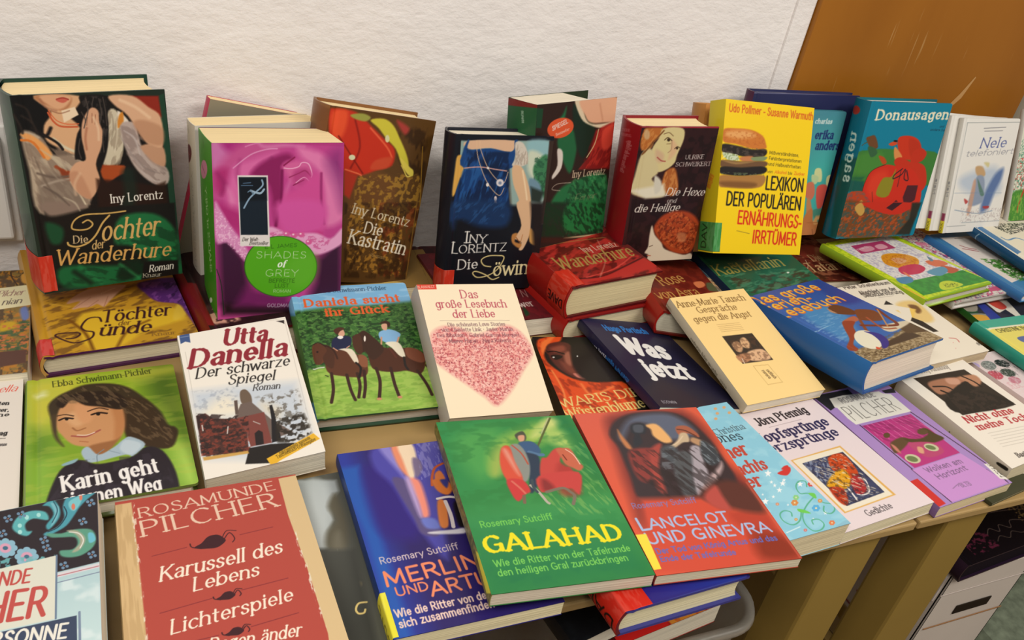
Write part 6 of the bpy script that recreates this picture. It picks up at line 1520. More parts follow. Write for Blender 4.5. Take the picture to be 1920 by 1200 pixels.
book('book', 'pale yellow paperback with a small dark portrait photo in the middle',
     (0.5988, 0.5502, 0.0294, 2.83, 10.73, -1.42, 0.0), (0.1146, 0.1742, 0.0136), 0, 'f8d690', 'd2c6ac', 'e8c884', 'e8c884', 'e6dcc6', (149, 248), sn=17,
     art=[('t','Anne-Marie Tausch','r','7c5c34',2.4,17.6,104.8,20.3,10.85),
 ('t','Gespräche','r','7c5c34',24.5,30.8,82.8,33.8,10.3),
 ('t','gegen die Angst','r','7c5c34',10.7,44.7,94.8,48.3,10.06),
 ('s','b89460',0.5,[36.9,53.4,70.1,55.5]),
 ('s','b89460',0.5,[36.8,56.4,69.9,58.5]),
 ('s','b89460',0.5,[36.6,59.4,69.7,61.5]),
 ('s','b89460',0.5,[36.5,62.3,69.4,64.4]),
 ('s','b89460',0.5,[36.3,65.3,69.2,67.4]),
 ('p','3a332c',0.5,[32.5,72.3,76.3,74.7,76.8,119.5,32.5,117.4]),
 ('c','c89c74',2,[38.0,86.2,47.8,83.6,49.5,92.8,42.3,100.3,36.7,97.0]),
 ('c','d8ac80',2,[52.7,82.2,60.9,79.2,62.5,88.5,57.0,96.4,49.5,92.8]),
 ('c','e0b48c',2,[56.0,100.6,73.5,101.7,74.4,117.2,47.7,115.4,46.7,105.4]),
 ('c','b88460',2,[31.4,104.7,49.8,103.8,46.6,114.1,33.6,115.9]),
 ('n','5c4030',0.5,3,3,0.55,3,[35.4,81.3,75.0,79.5,76.2,117.6,32.9,116.8]),
 ('s','ece0d0',0.8,[36.6,110.0,35.5,117.3]),
 ('s','b08c50',0.4,[44.1,123.2,64.7,125.1]),
 ('s','b08c50',0.4,[64.7,125.1,66.2,152.8]),
 ('s','b08c50',0.4,[66.2,152.8,44.7,152.6]),
 ('s','b08c50',0.4,[44.7,152.6,44.1,123.2]),
 ('t','rororo','b','5c4830',50.2,131.9,52.0,144.8,4.59),
 ('t','sachbuch','b','5c4830',56.6,132.1,59.2,146.2,4.73)],
     sart=[('t','Gespräche gegen die Angst','r','4c4434',9.3,59.0,9.5,119.5,4.46),('t','7809','m','4c4434',9.8,125.5,9.2,139.3,3.11),('t','Anne','r','4c4434',9.2,-2.8,9.5,12.5,3.33)])

book('book', 'blue hardcover with a beach photo, ball and rainbow-coloured title',
     (0.7366, 0.5321, 0.085, 9.54, -7.77, -1.58, -0.0), (0.1349, 0.1867, 0.0418), 1, '2a5aa0', '1c5c9c', '1c5c9c', '1c5c9c', 'ded0bc', (141, 263), sn=60, mat='film',
     art=[('g','2c4ca0','3a68b0',76.2,-12.8,43.9,100.4),
 ('c','2a4494',10,[127.6,-4.5,135.5,22.5,137.0,68.2,99.2,68.5,107.0,28.2]),
 ('c','4c8cc4',10,[25.7,64.4,85.7,70.9,44.6,138.5,17.9,147.7]),
 ('n','8cb8dc',0.5,8,2,0.58,4,[15.0,71.5,79.1,76.2,32.3,132.8,5.9,142.1],2,0),
 ('s','a8d0e8',1,[-0.2,106.7,28.4,102.9],1.5,1,0),
 ('p','b09c78',3,[3.8,158.6,69.3,157.3,126.8,146.1,150.8,133.3,141.1,186.9,1.0,187.6,-6.6,177.4]),
 ('n','6c5838',0.6,3,2,0.52,5,[3.8,158.6,126.8,146.1,141.1,186.9,1.0,187.6]),
 ('p','4c3c2c',2,[51.0,163.2,111.8,154.6,114.5,170.9,51.1,170.3]),
 ('p','5c4830',2,[107.3,144.9,150.8,133.3,143.7,169.3,105.3,159.1]),
 ('c','d8ccb0',2,[94.7,131.4,143.8,138.1,97.6,148.0,85.0,142.2]),
 ('n','4a3a28',0.7,3,1.5,0.6,8,[-1.7,162.9,137.8,189.1,1.0,187.6]),
 ('c','6c4024',1.5,[70.9,68.4,87.5,65.4,95.6,79.5,95.4,91.9,85.5,95.5,66.0,82.6]),
 ('c','b88c6c',1.2,[69.2,67.7,69.2,75.9,69.2,84.1,64.4,77.8]),
 ('c','7c4828',1.5,[102.2,86.7,121.9,99.7,107.9,121.7,82.1,110.0,88.7,97.0]),
 ('s','8a4c28',4.2,[80.5,109.2,63.0,132.1,63.0,135.9],0.5,1,0),
 ('s','7c3c24',5,[128.7,98.6,121.2,119.8,117.4,134.0,107.5,137.2,69.3,119.7],0.5,1,0),
 ('c','b86848',1.5,[82.2,98.0,78.9,108.5,62.9,109.0,56.5,102.2]),
 ('c','984428',1.5,[56.5,102.2,70.8,108.8,56.7,117.8,44.4,131.0,17.9,147.7,12.5,159.2,0.9,157.2,4.8,148.6,24.9,136.7,42.6,115.1]),
 ('s','a85838',3,[95.1,107.9,88.2,136.1,104.1,143.4],0.5,1,0),
 ('s','c89058',2,[128.7,98.6,97.8,136.7],0.4,1,0),
 ('e','ece8d0',1,44.8,147.7,3.29,16.59,-20.32,11.03),
 ('c','3c3488',1,[58.3,131.8,70.8,143.2,66.2,159.5,51.1,170.3,42.2,169.7,54.0,157.4,60.0,141.9]),
 ('c','d85838',1,[37.6,164.0,40.1,169.4,33.3,169.0]),
 ('t','Das große','b','e0702c',-9.4,24.0,111.6,25.8,19.79),
 ('t','Das große','m','f4c048',-8.8,22.2,112.4,23.8,19.85),
 ('t','Ferien-','b','e0702c',-7.7,44.0,73.4,45.5,18.43),
 ('t','Ferien-','m','f4c048',-7.2,42.2,74.1,43.6,18.49),
 ('t','Lesebuch','b','e0702c',-5.9,65.5,112.9,63.1,19.01),
 ('t','Lesebuch','m','f4c048',-5.4,63.8,113.7,61.3,19.07)],
     sart=[('g','1a4c8c','2468a8',19.4,38.8,6.6,174.4),('t','Das große Ferien-Lesebuch','m','a8c8e0',37.7,-12.8,41.7,3.7,4.11)])

book('book', 'cream white paperback with a burnt brown shape, partly under the blue beach book',
     (0.8792, 0.5622, 0.0423, 4.67, 1.76, -1.28, 0.0), (0.1183, 0.1731, 0.0148), 0, 'ece3d0', 'e4dac8', 'e4dac8', 'e4dac8', 'cbb797', (117, 233), sn=20,
     art=[('t','Peter Schellenbaum','b','3a3430',23.1,6.1,109.3,10.6,7.38),
 ('t','Abschied von der','b','3a3430',37.4,22.8,105.9,26.3,7.96),
 ('t','Selbstzerstörung','b','3a3430',37.1,29.4,108.8,34.8,7.86),
 ('s','8a8078',0.4,[58.8,35.0,86.4,36.6]),
 ('c','e8c880',6,[72.6,54.1,108.6,55.7,102.9,93.5,83.0,101.3,65.2,84.5]),
 ('c','6c4424',4,[88.9,61.1,101.8,64.1,98.5,76.4,86.3,80.0],0.9),
 ('p','f0c860',3,[58.4,67.0,85.2,66.8,92.9,71.8,68.7,88.5]),
 ('p','ece3d0',0.6,[65.5,55.7,85.2,66.8,69.4,85.5,56.9,91.9]),
 ('p','1c1814',0.6,[63.9,43.8,67.0,54.4,52.2,51.0]),
 ('p','2a2018',0.6,[69.4,85.5,77.6,96.9,81.2,120.9,71.7,120.1,60.4,91.2]),
 ('s','c86860',1.6,[83.6,136.6,92.4,140.3,90.5,147.2],1,1,0),
 ('e','e0a8a0',0.5,80.1,146.0,0.81,0.2,-0.82,0.67),
 ('e','e0a8a0',0.5,72.2,156.3,0.8,0.2,-0.81,0.66),
 ('t','dtv','b','3c3834',112.5,159.6,121.3,161.2,5.72)],
     sart=[])

book('book', 'white paperback with a veiled face photo and red title, lying at right',
     (0.8527, 0.4014, 0.0234, 5.7, 1.71, -5.17, 0.0), (0.1126, 0.1599, 0.0223), 0, 'ece4d6', 'd6ccb8', 'e4dccc', 'e4dccc', 'dccdaa', (128, 270), sn=31,
     art=[('t','Betty Mahmoody','r','6c645c',35.9,2.7,81.0,9.1,9.34),
 ('p','2a211c',0.6,[17.8,6.1,97.2,17.3,102.3,89.1,20.6,77.4]),
 ('c','a87458',3,[29.2,18.9,52.4,19.6,74.9,25.3,78.3,34.6,51.6,40.4,26.7,41.3,23.6,29.8]),
 ('c','b88464',3,[74.9,25.3,99.9,29.3,98.6,42.3,82.7,46.9,78.3,34.6]),
 ('c','1c1614',2,[46.2,40.9,78.3,34.6,78.2,50.5,92.6,66.3,97.9,88.7,23.6,75.0,19.1,53.5]),
 ('s','140e0c',3,[33.0,35.9,37.0,42.6],1,1,0),
 ('s','1c1210',2.5,[29.5,26.8,44.4,32.4,48.3,39.2],1,1,0),
 ('s','1c1210',2.5,[82.2,25.4,88.4,38.5,89.4,49.5],1,1,0),
 ('c','d8a890',3,[57.5,21.5,72.6,27.2,67.1,35.7,53.7,30.7],0.7),
 ('n','3a2c26',0.6,4,4,0.5,4,[31.6,43.1,78.2,50.5,97.9,88.7,23.6,75.0]),
 ('t','Nicht ohne','B','b02c34',15.5,89.1,87.4,98.3,10.02),
 ('t','meine Tochter','B','b02c34',18.2,102.6,116.0,115.5,9.39),
 ('s','b8b0a4',0.45,[23.4,110.5,83.0,119.6]),
 ('s','b8b0a4',0.45,[22.8,114.9,81.2,123.7]),
 ('s','b8b0a4',0.45,[22.3,119.2,79.5,127.7]),
 ('s','b8b0a4',0.45,[21.7,123.6,77.8,131.7]),
 ('s','b8b0a4',0.45,[21.2,127.9,76.2,135.7]),
 ('s','b8b0a4',0.45,[20.7,132.1,74.5,139.7]),
 ('t','Bastei','B','4c4440',23.4,150.9,43.4,153.4,6.29)],
     sart=[('t','Betty Mahmoody','b','b03c34',-3.6,9.7,-6.5,43.9,3.36),('e','2a2420',0.5,14.0,83.2,-0.6,0.66,0.74,0.37),('c','1c1a18',0.6,[4.3,144.8,2.7,156.1,6.6,156.4,7.5,144.7])])

book('book', 'pale pink paperback with round dark medallions, lying at the right border',
     (1.0111, 0.4296, 0.0173, 5.35, -0.2, 0.26, 0.0), (0.0995, 0.1666, 0.0194), 0, 'e8d4d4', 'e8d4d4', 'e0d0cc', 'e0d0cc', 'e6dcc6', (88, 264), sn=27,
     art=[('e','b8a8d8',1,-2.3,17.4,4.95,4.4,-6.97,4.08),
 ('e','7c8480',1,19.9,23.0,7.44,6.63,-11.37,6.49),
 ('e','2c2c2c',1,46.2,25.0,7.48,6.69,-9.17,5.12),
 ('e','484450',1,-6.6,26.8,3.69,3.27,-4.83,2.8),
 ('e','c04c60',1,7.8,41.9,7.57,6.71,-10.39,5.83),
 ('e','4a5048',1,33.4,43.1,7.37,6.56,-10.0,5.49),
 ('e','c88090',1,26.7,57.7,6.07,5.39,-8.78,4.75),
 ('n','e8e0e0',0.5,2,2,0.6,3,None),
 ('n','2c2c30',0.4,2,2,0.66,5,[17.7,13.2,79.5,31.8,36.1,57.2,4.4,31.1]),
 ('t','LIEBE','l','d88090',-0.7,70.7,25.8,72.0,12.35),
 ('s','c8b8e0',2,[-15.3,80.8,-8.0,91.1],1,1,0)],
     sart=[])

book('book', 'paperback with turquoise paisley pattern and dark blue title box, lower left',
     (-0.1445, 0.3529, 0.0525, 1.05, -1.01, -3.44, -0.0), (0.1051, 0.1733, 0.0288), 0, 'b8d0d2', 'c8d4d2', 'c8d4d2', 'c8d4d2', 'e6dcc6', (399, 419), sn=58, mat='film',
     art=[('g','b4d0d4','c4dcdc',92.9,77.4,96.4,134.7),
 ('n','dceaea',0.7,14,12,0.56,3,[78.2,82.2,105.0,75.3,105.4,148.1,79.0,139.0],3,0),
 ('p','2a2228',0.8,[-17.8,-3.6,40.4,0.4,105.2,-0.3,105.1,70.6,78.8,71.7,-9.0,67.1]),
 ('c','5cb0b4',1.5,[49.0,18.8,52.8,9.2,61.3,6.3,70.2,10.4,72.1,19.3,62.5,14.9,57.5,18.8,58.6,25.9,62.0,27.6,58.8,31.2,52.7,26.6]),
 ('c','4ca0ac',1.5,[68.2,2.8,75.3,-0.7,79.8,10.6,79.1,20.1,73.1,29.1,70.9,24.4,75.5,14.9,72.7,5.6]),
 ('c','78b8c4',1,[73.5,1.6,78.9,7.5,78.2,18.5,74.0,26.7,76.4,13.8]),
 ('c','4c9cac',1.5,[81.6,8.4,84.2,-0.9,89.6,-2.1,96.9,0.1,104.3,-0.6,98.7,5.0,93.2,12.0,89.6,19.3,84.4,28.6,77.5,33.2,71.6,35.3,69.8,32.1,78.3,28.1,82.6,19.9]),
 ('c','7cc4cc',1,[86.0,4.0,93.3,0.5,94.1,6.5,89.6,15.1,86.1,11.2]),
 ('e','d87c64',0.6,88.7,10.6,1.25,0.39,-0.0,3.4),
 ('e','d87c64',0.6,93.8,2.1,1.09,0.34,-0.02,3.19),
 ('s','203c4c',0.8,[82.5,8.6,84.3,17.6,79.2,28.3,72.3,31.5],0.3,1,0),
 ('s','2c5c6c',0.8,[75.3,0.7,78.1,11.5,74.8,22.9],0.3,1,0),
 ('c','5c9c84',1.5,[71.5,32.6,81.0,35.6,89.6,34.3,100.1,37.6,103.4,46.7,101.5,55.2,94.6,60.7,87.1,60.8,81.2,57.6,80.3,52.3,87.9,53.4,91.3,49.4,89.6,42.3,81.0,39.6,74.2,37.4]),
 ('c','a8a890',1.5,[84.4,34.0,91.3,36.2,96.5,45.8,93.0,55.1,87.9,56.0,93.0,48.6,90.5,39.9]),
 ('c','6cbcd0',1,[98.3,41.1,101.8,42.2,102.9,49.2,99.0,50.5]),
 ('s','e0e0d8',0.8,[86.1,35.9,92.2,39.2,95.2,46.7,93.0,53.8],0.3,1,0),
 ('e','a8e0dc',0.5,58.1,12.2,1.39,0.44,0.09,2.49),
 ('e','a8e0dc',0.5,65.8,12.1,1.4,0.44,0.06,2.23),
 ('e','a8e0dc',0.5,53.9,19.3,1.38,0.43,0.09,2.17),
 ('e','a8e0dc',0.5,54.3,25.8,1.37,0.43,0.09,2.14),
 ('e','8cb8cc',0.6,51.0,40.3,2.51,0.8,0.14,3.09),
 ('e','8cb8cc',0.6,49.7,44.4,2.49,0.8,0.15,3.05),
 ('e','8cb8cc',0.6,46.2,45.1,2.48,0.8,0.16,3.04),
 ('e','8cb8cc',0.6,42.4,42.1,2.48,0.8,0.17,3.06),
 ('e','8cb8cc',0.6,40.7,37.0,2.5,0.8,0.18,3.09),
 ('e','8cb8cc',0.6,41.9,32.9,2.51,0.8,0.18,3.13),
 ('e','8cb8cc',0.6,45.5,32.2,2.52,0.8,0.17,3.14),
 ('e','8cb8cc',0.6,49.3,35.3,2.52,0.8,0.15,3.12),
 ('e','d8a0b8',0.8,45.8,38.7,3.67,1.18,0.24,4.62),
 ('e','3c6c84',0.6,45.8,38.7,1.67,0.53,0.1,1.93),
 ('e','8cb8cc',0.6,64.6,52.9,2.5,0.8,0.09,3.02),
 ('e','8cb8cc',0.6,63.3,56.9,2.48,0.8,0.1,2.98),
 ('e','8cb8cc',0.6,59.7,57.5,2.47,0.8,0.11,2.97),
 ('e','8cb8cc',0.6,56.0,54.5,2.47,0.8,0.12,2.99),
 ('e','8cb8cc',0.6,54.4,49.6,2.49,0.8,0.13,3.02),
 ('e','8cb8cc',0.6,55.7,45.6,2.5,0.8,0.13,3.06),
 ('e','8cb8cc',0.6,59.3,44.9,2.51,0.81,0.11,3.07),
 ('e','8cb8cc',0.6,63.0,47.9,2.51,0.81,0.1,3.05),
 ('e','d8a0b8',0.8,59.5,51.3,3.65,1.18,0.16,4.52),
 ('e','3c6c84',0.6,59.5,51.3,1.66,0.54,0.07,1.89),
 ('e','6c8ca8',0.5,71.9,40.2,1.11,0.35,0.03,1.44),
 ('e','6c8ca8',0.5,69.3,40.9,1.1,0.35,0.03,1.43),
 ('e','6c8ca8',0.5,68.0,37.2,1.11,0.35,0.04,1.44),
 ('e','6c8ca8',0.5,70.6,36.4,1.11,0.35,0.03,1.45),
 ('e','2a2228',0.4,69.9,38.7,0.77,0.24,0.02,1.05),
 ('e','d89c80',0.4,69.9,38.7,0.34,0.11,0.01,0.52),
 ('e','6c8ca8',0.5,48.0,11.3,1.12,0.35,0.07,1.52),
 ('e','6c8ca8',0.5,45.4,12.1,1.12,0.35,0.08,1.51),
 ('e','6c8ca8',0.5,44.0,8.2,1.12,0.35,0.08,1.53),
 ('e','6c8ca8',0.5,46.6,7.4,1.13,0.35,0.08,1.53),
 ('e','2a2228',0.4,46.0,9.8,0.78,0.24,0.06,1.11),
 ('e','d89c80',0.4,46.0,9.8,0.35,0.11,0.03,0.55),
 ('e','6c8ca8',0.5,102.5,11.5,1.17,0.36,-0.03,1.57),
 ('e','6c8ca8',0.5,99.7,12.4,1.17,0.36,-0.02,1.56),
 ('e','6c8ca8',0.5,98.4,8.3,1.18,0.36,-0.02,1.58),
 ('e','6c8ca8',0.5,101.2,7.5,1.18,0.36,-0.02,1.58),
 ('e','2a2228',0.4,100.5,9.9,0.81,0.25,-0.02,1.14),
 ('e','d89c80',0.4,100.5,9.9,0.36,0.11,-0.01,0.57),
 ('e','6c8ca8',0.5,96.9,29.4,1.14,0.36,-0.01,1.5),
 ('e','6c8ca8',0.5,94.2,30.2,1.14,0.36,-0.01,1.49),
 ('e','6c8ca8',0.5,92.9,26.3,1.15,0.36,-0.01,1.51),
 ('e','6c8ca8',0.5,95.6,25.5,1.15,0.36,-0.01,1.51),
 ('e','2a2228',0.4,94.9,27.9,0.79,0.25,-0.01,1.09),
 ('e','d89c80',0.4,94.9,27.9,0.35,0.11,-0.0,0.55),
 ('e','6c8ca8',0.5,45.3,25.2,1.1,0.35,0.08,1.47),
 ('e','6c8ca8',0.5,42.8,26.0,1.1,0.35,0.08,1.46),
 ('e','6c8ca8',0.5,41.4,22.2,1.1,0.35,0.08,1.47),
 ('e','6c8ca8',0.5,43.9,21.4,1.11,0.35,0.08,1.48),
 ('e','2a2228',0.4,43.4,23.7,0.76,0.24,0.06,1.07),
 ('e','d89c80',0.4,43.4,23.7,0.34,0.11,0.03,0.54),
 ('e','6c8ca8',0.5,56.5,9.9,1.13,0.35,0.06,1.53),
 ('e','6c8ca8',0.5,53.9,10.7,1.13,0.35,0.06,1.53),
 ('e','6c8ca8',0.5,52.5,6.7,1.13,0.35,0.07,1.54),
 ('e','6c8ca8',0.5,55.1,5.9,1.14,0.35,0.06,1.55),
 ('e','2a2228',0.4,54.5,8.3,0.78,0.25,0.05,1.12),
 ('e','d89c80',0.4,54.5,8.3,0.35,0.11,0.02,0.56),
 ('e','6c8ca8',0.5,102.5,64.1,1.1,0.35,-0.02,1.38),
 ('e','6c8ca8',0.5,99.8,64.7,1.1,0.35,-0.02,1.38),
 ('e','6c8ca8',0.5,98.7,61.1,1.1,0.35,-0.02,1.39),
 ('e','6c8ca8',0.5,101.3,60.5,1.11,0.36,-0.02,1.39),
 ('e','2a2228',0.4,100.6,62.6,0.76,0.25,-0.02,1.01),
 ('e','d89c80',0.4,100.6,62.6,0.34,0.11,-0.01,0.5),
 ('e','6c8ca8',0.5,84.8,68.3,1.08,0.35,0.01,1.35),
 ('e','6c8ca8',0.5,82.3,69.0,1.08,0.35,0.01,1.35),
 ('e','6c8ca8',0.5,81.0,65.4,1.08,0.35,0.01,1.36),
 ('e','6c8ca8',0.5,83.6,64.8,1.08,0.35,0.01,1.36),
 ('e','2a2228',0.4,82.9,66.9,0.75,0.24,0.01,0.98),
 ('e','d89c80',0.4,82.9,66.9,0.33,0.11,0.0,0.49),
 ('e','6c8ca8',0.5,73.7,48.5,1.1,0.35,0.03,1.41),
 ('e','6c8ca8',0.5,71.2,49.2,1.09,0.35,0.03,1.4),
 ('e','6c8ca8',0.5,69.9,45.5,1.1,0.35,0.03,1.42),
 ('e','6c8ca8',0.5,72.4,44.8,1.1,0.35,0.03,1.42),
 ('e','2a2228',0.4,71.8,47.0,0.76,0.24,0.02,1.03),
 ('e','d89c80',0.4,71.8,47.0,0.34,0.11,0.01,0.51),
 ('n','6cb4b8',0.9,3,3,0.58,6,[-14.2,25.7,43.1,47.8,78.6,55.5,78.0,71.4,44.2,68.7,-9.6,62.5]),
 ('s','d8d4d8',4,[78.9,74.7,104.6,73.9],0.5,1,0),
 ('s','b86c74',0.8,[78.9,75.3,104.6,74.5],0.3,1,0),
 ('s','7c88a0',0.8,[79.0,81.2,104.9,80.1],0.3,1,0),
 ('p','dcdccc',0.5,[-11.1,50.6,43.6,57.2,78.2,56.0,78.6,111.7,46.6,110.6,-4.3,104.7]),
 ('s','6c8098',1.2,[78.2,56.0,78.4,111.6]),
 ('t','ROSAMUNDE','b','c0504a',1.3,67.2,62.0,75.1,11.73),
 ('t','PILCHER','b','c0504a',-5.3,97.2,71.5,106.1,23.38),
 ('p','3a4660',0.5,[-4.0,107.8,46.7,111.7,90.7,113.0,91.0,153.1,-2.3,121.1]),
 ('s','7c8ca4',1.5,[92.3,110.8,92.5,143.7]),
 ('t','WINTERSONNE','b','ece8dc',6.9,117.5,84.5,128.6,10.89)],
     sart=[])

book('book', 'grey photo paperback lying between the cream-edged red book and the dark blue one',
     (0.1206, 0.3686, 0.013, 4.0, 0.0, 0.0, 0.0), (0.125, 0.185, 0.012), 0, '565850', '8a8c86', '606258', '606258', 'e6dcc6', (300, 346), sn=19, mat='film',
     art=[('p','a8b0b0',4,[2.1,-0.8,37.6,9.5,36.1,22.9,23.6,37.6,22.2,54.8,13.7,64.7,9.7,83.0,2.2,82.1,1.6,24.4]),
 ('c','b8c0c0',8,[15.3,3.0,28.2,17.1,14.0,67.8,4.0,79.8,7.3,42.4]),
 ('c','5c5848',6,[22.1,38.7,33.0,25.4,32.8,58.1,24.4,86.2,9.7,83.0,12.9,67.5,24.3,55.5]),
 ('c','706c5c',6,[16.9,73.3,24.4,71.1,16.5,112.5,8.9,101.6],0.8),
 ('s','a8a898',0.6,[8.8,90.1,8.2,126.2],0.5,0.6,0),
 ('s','a8a898',0.6,[16.4,86.6,14.7,125.6],0.5,0.6,0),
 ('n','7c7868',0.4,6,10,0.6,4,[2.9,83.8,23.6,88.9,15.1,152.1,-0.4,134.0]),
 ('s','d8c078',1.6,[23.0,143.7,16.9,143.0,13.3,147.6,14.1,151.8,18.1,152.5,20.0,149.9],0.3,1,0),
 ('e','c8b078',2,23.3,125.7,1.58,0.52,-0.77,2.47),
 ('g','484a44','33352f',3.3,82.5,6.9,161.9,[2.2,82.1,29.7,90.8,15.9,212.0,-1.1,171.4],6),
 ('s','d8c078',1.6,[23.0,143.7,16.9,143.0,13.3,147.6,14.1,151.8,18.1,152.5,20.0,149.9],0.3,1,0)],
     sart=[])

book('book', 'large red paperback with cream worn edges and white serif lettering',
     (-0.0267, 0.339, 0.0429, 1.58, -3.14, 0.49, -0.0), (0.1413, 0.2003, 0.0298), 0, 'b44a3e', 'd8bc88', 'dcc08c', 'dcc08c', 'd6bb88', (400, 410), sn=56,
     art=[('p','d6b684',1,[-0.3,3.3,11.7,2.9,13.2,53.1,13.8,152.9,-2.9,147.8]),
 ('n','b89868',0.5,2,30,0.5,3,[-0.3,3.3,11.7,2.9,13.8,152.9,-2.9,147.8]),
 ('p','d8bc8c',0.6,[126.5,2.3,143.9,1.2,145.8,193.5,126.8,187.7,129.0,170.9,128.1,106.2,125.7,47.3]),
 ('n','e8e0cc',0.9,1.5,5,0.6,3,[125.6,42.5,128.4,44.8,128.9,102.2,129.0,170.9,127.7,164.5,126.5,104.3]),
 ('n','e8d8c0',0.95,1.5,4,0.6,4,[10.8,3.0,14.1,3.9,14.2,80.8,14.5,142.0,12.9,141.5,12.5,80.3]),
 ('t','ROSAMUNDE','r','e8c8b0',15.9,22.3,122.2,15.0,10.9),
 ('t','PILCHER','r','e8c8b0',16.5,43.3,120.6,35.0,16.69),
 ('c','3c1820',0.5,[52.5,64.6,57.6,61.7,63.1,55.9,70.0,55.5,74.3,60.4,74.8,64.2,68.3,69.0,60.6,68.3,56.0,67.3]),
 ('s','3c1820',0.9,[56.9,67.3,50.6,64.1,49.6,60.2],0.2,1,0),
 ('s','3c1820',0.8,[74.1,61.8,78.9,55.7,81.9,62.5,79.9,66.3],0.2,1,0),
 ('s','3c1820',0.7,[73.5,58.7,77.3,53.0,84.1,54.8],0.2,1,0),
 ('c','3c1820',0.5,[61.0,119.2,64.1,117.7,67.3,114.7,71.3,114.6,73.7,117.4,74.0,119.4,70.2,121.9,65.8,121.4,63.1,120.7]),
 ('s','3c1820',0.9,[63.7,120.7,59.9,118.9,59.3,116.8],0.2,1,0),
 ('s','3c1820',0.8,[73.6,118.2,76.4,115.0,78.2,118.7,77.0,120.7],0.2,1,0),
 ('s','3c1820',0.7,[73.3,116.4,75.5,113.5,79.4,114.6],0.2,1,0),
 ('c','3c1820',0.5,[62.5,152.1,65.4,150.7,68.5,148.0,72.3,148.1,74.7,150.7,74.9,152.6,71.3,154.8,67.1,154.2,64.4,153.5]),
 ('s','3c1820',0.9,[65.0,153.5,61.4,151.8,60.8,149.8],0.2,1,0),
 ('s','3c1820',0.8,[74.5,151.4,77.2,148.5,78.9,152.0,77.8,153.8],0.2,1,0),
 ('s','3c1820',0.7,[74.3,149.8,76.4,147.2,80.0,148.3],0.2,1,0),
 ('s','7c2830',0.6,[22.4,65.7,46.9,63.1]),
 ('s','7c2830',0.6,[86.3,60.0,111.6,58.0]),
 ('s','7c2830',0.6,[23.6,121.4,58.3,117.8]),
 ('s','7c2830',0.6,[79.3,115.8,112.7,113.5]),
 ('s','7c2830',0.6,[27.8,151.7,58.5,151.3]),
 ('s','7c2830',0.6,[80.3,150.3,113.5,147.4]),
 ('t','Karussell des','i','f4e8d4',25.4,92.1,113.9,86.6,13.55),
 ('t','Lebens','i','f4e8d4',46.4,107.6,93.4,104.9,12.52),
 ('t','Lichterspiele','i','f4e8d4',28.3,141.6,112.2,135.0,12.04),
 ('t','Blumen im','i','f4e8d4',18.4,167.3,61.7,165.4,10.21),
 ('t','Regen änder','i','f4e8d4',50.1,163.0,111.2,167.3,10.7)],
     sart=[])

book('book', 'indigo hardcover with a red library label, jutting out under the green and orange books',
     (0.3202, 0.3305, 0.0436, 3.9, -2.55, 2.35, 0.0), (0.127, 0.205, 0.0274), 1, '2c2478', '6a1c28', '3a3c84', '3a3c84', 'd8cda8', (243, 379), sn=48, sticker=(0.026, 0.0, 0.05, 'cc2414', 'DAN', '1a0a08'), mat='film',
     art=[('p','4450a0',1.5,[4.4,205.5,124.5,203.3,122.0,206.4,4.3,207.5]),
 ('g','2c2078','2c3c9c',17.8,191.1,106.6,200.3,[7.1,187.9,124.5,203.3,121.8,204.8,7.0,201.6],3)],
     sart=[])

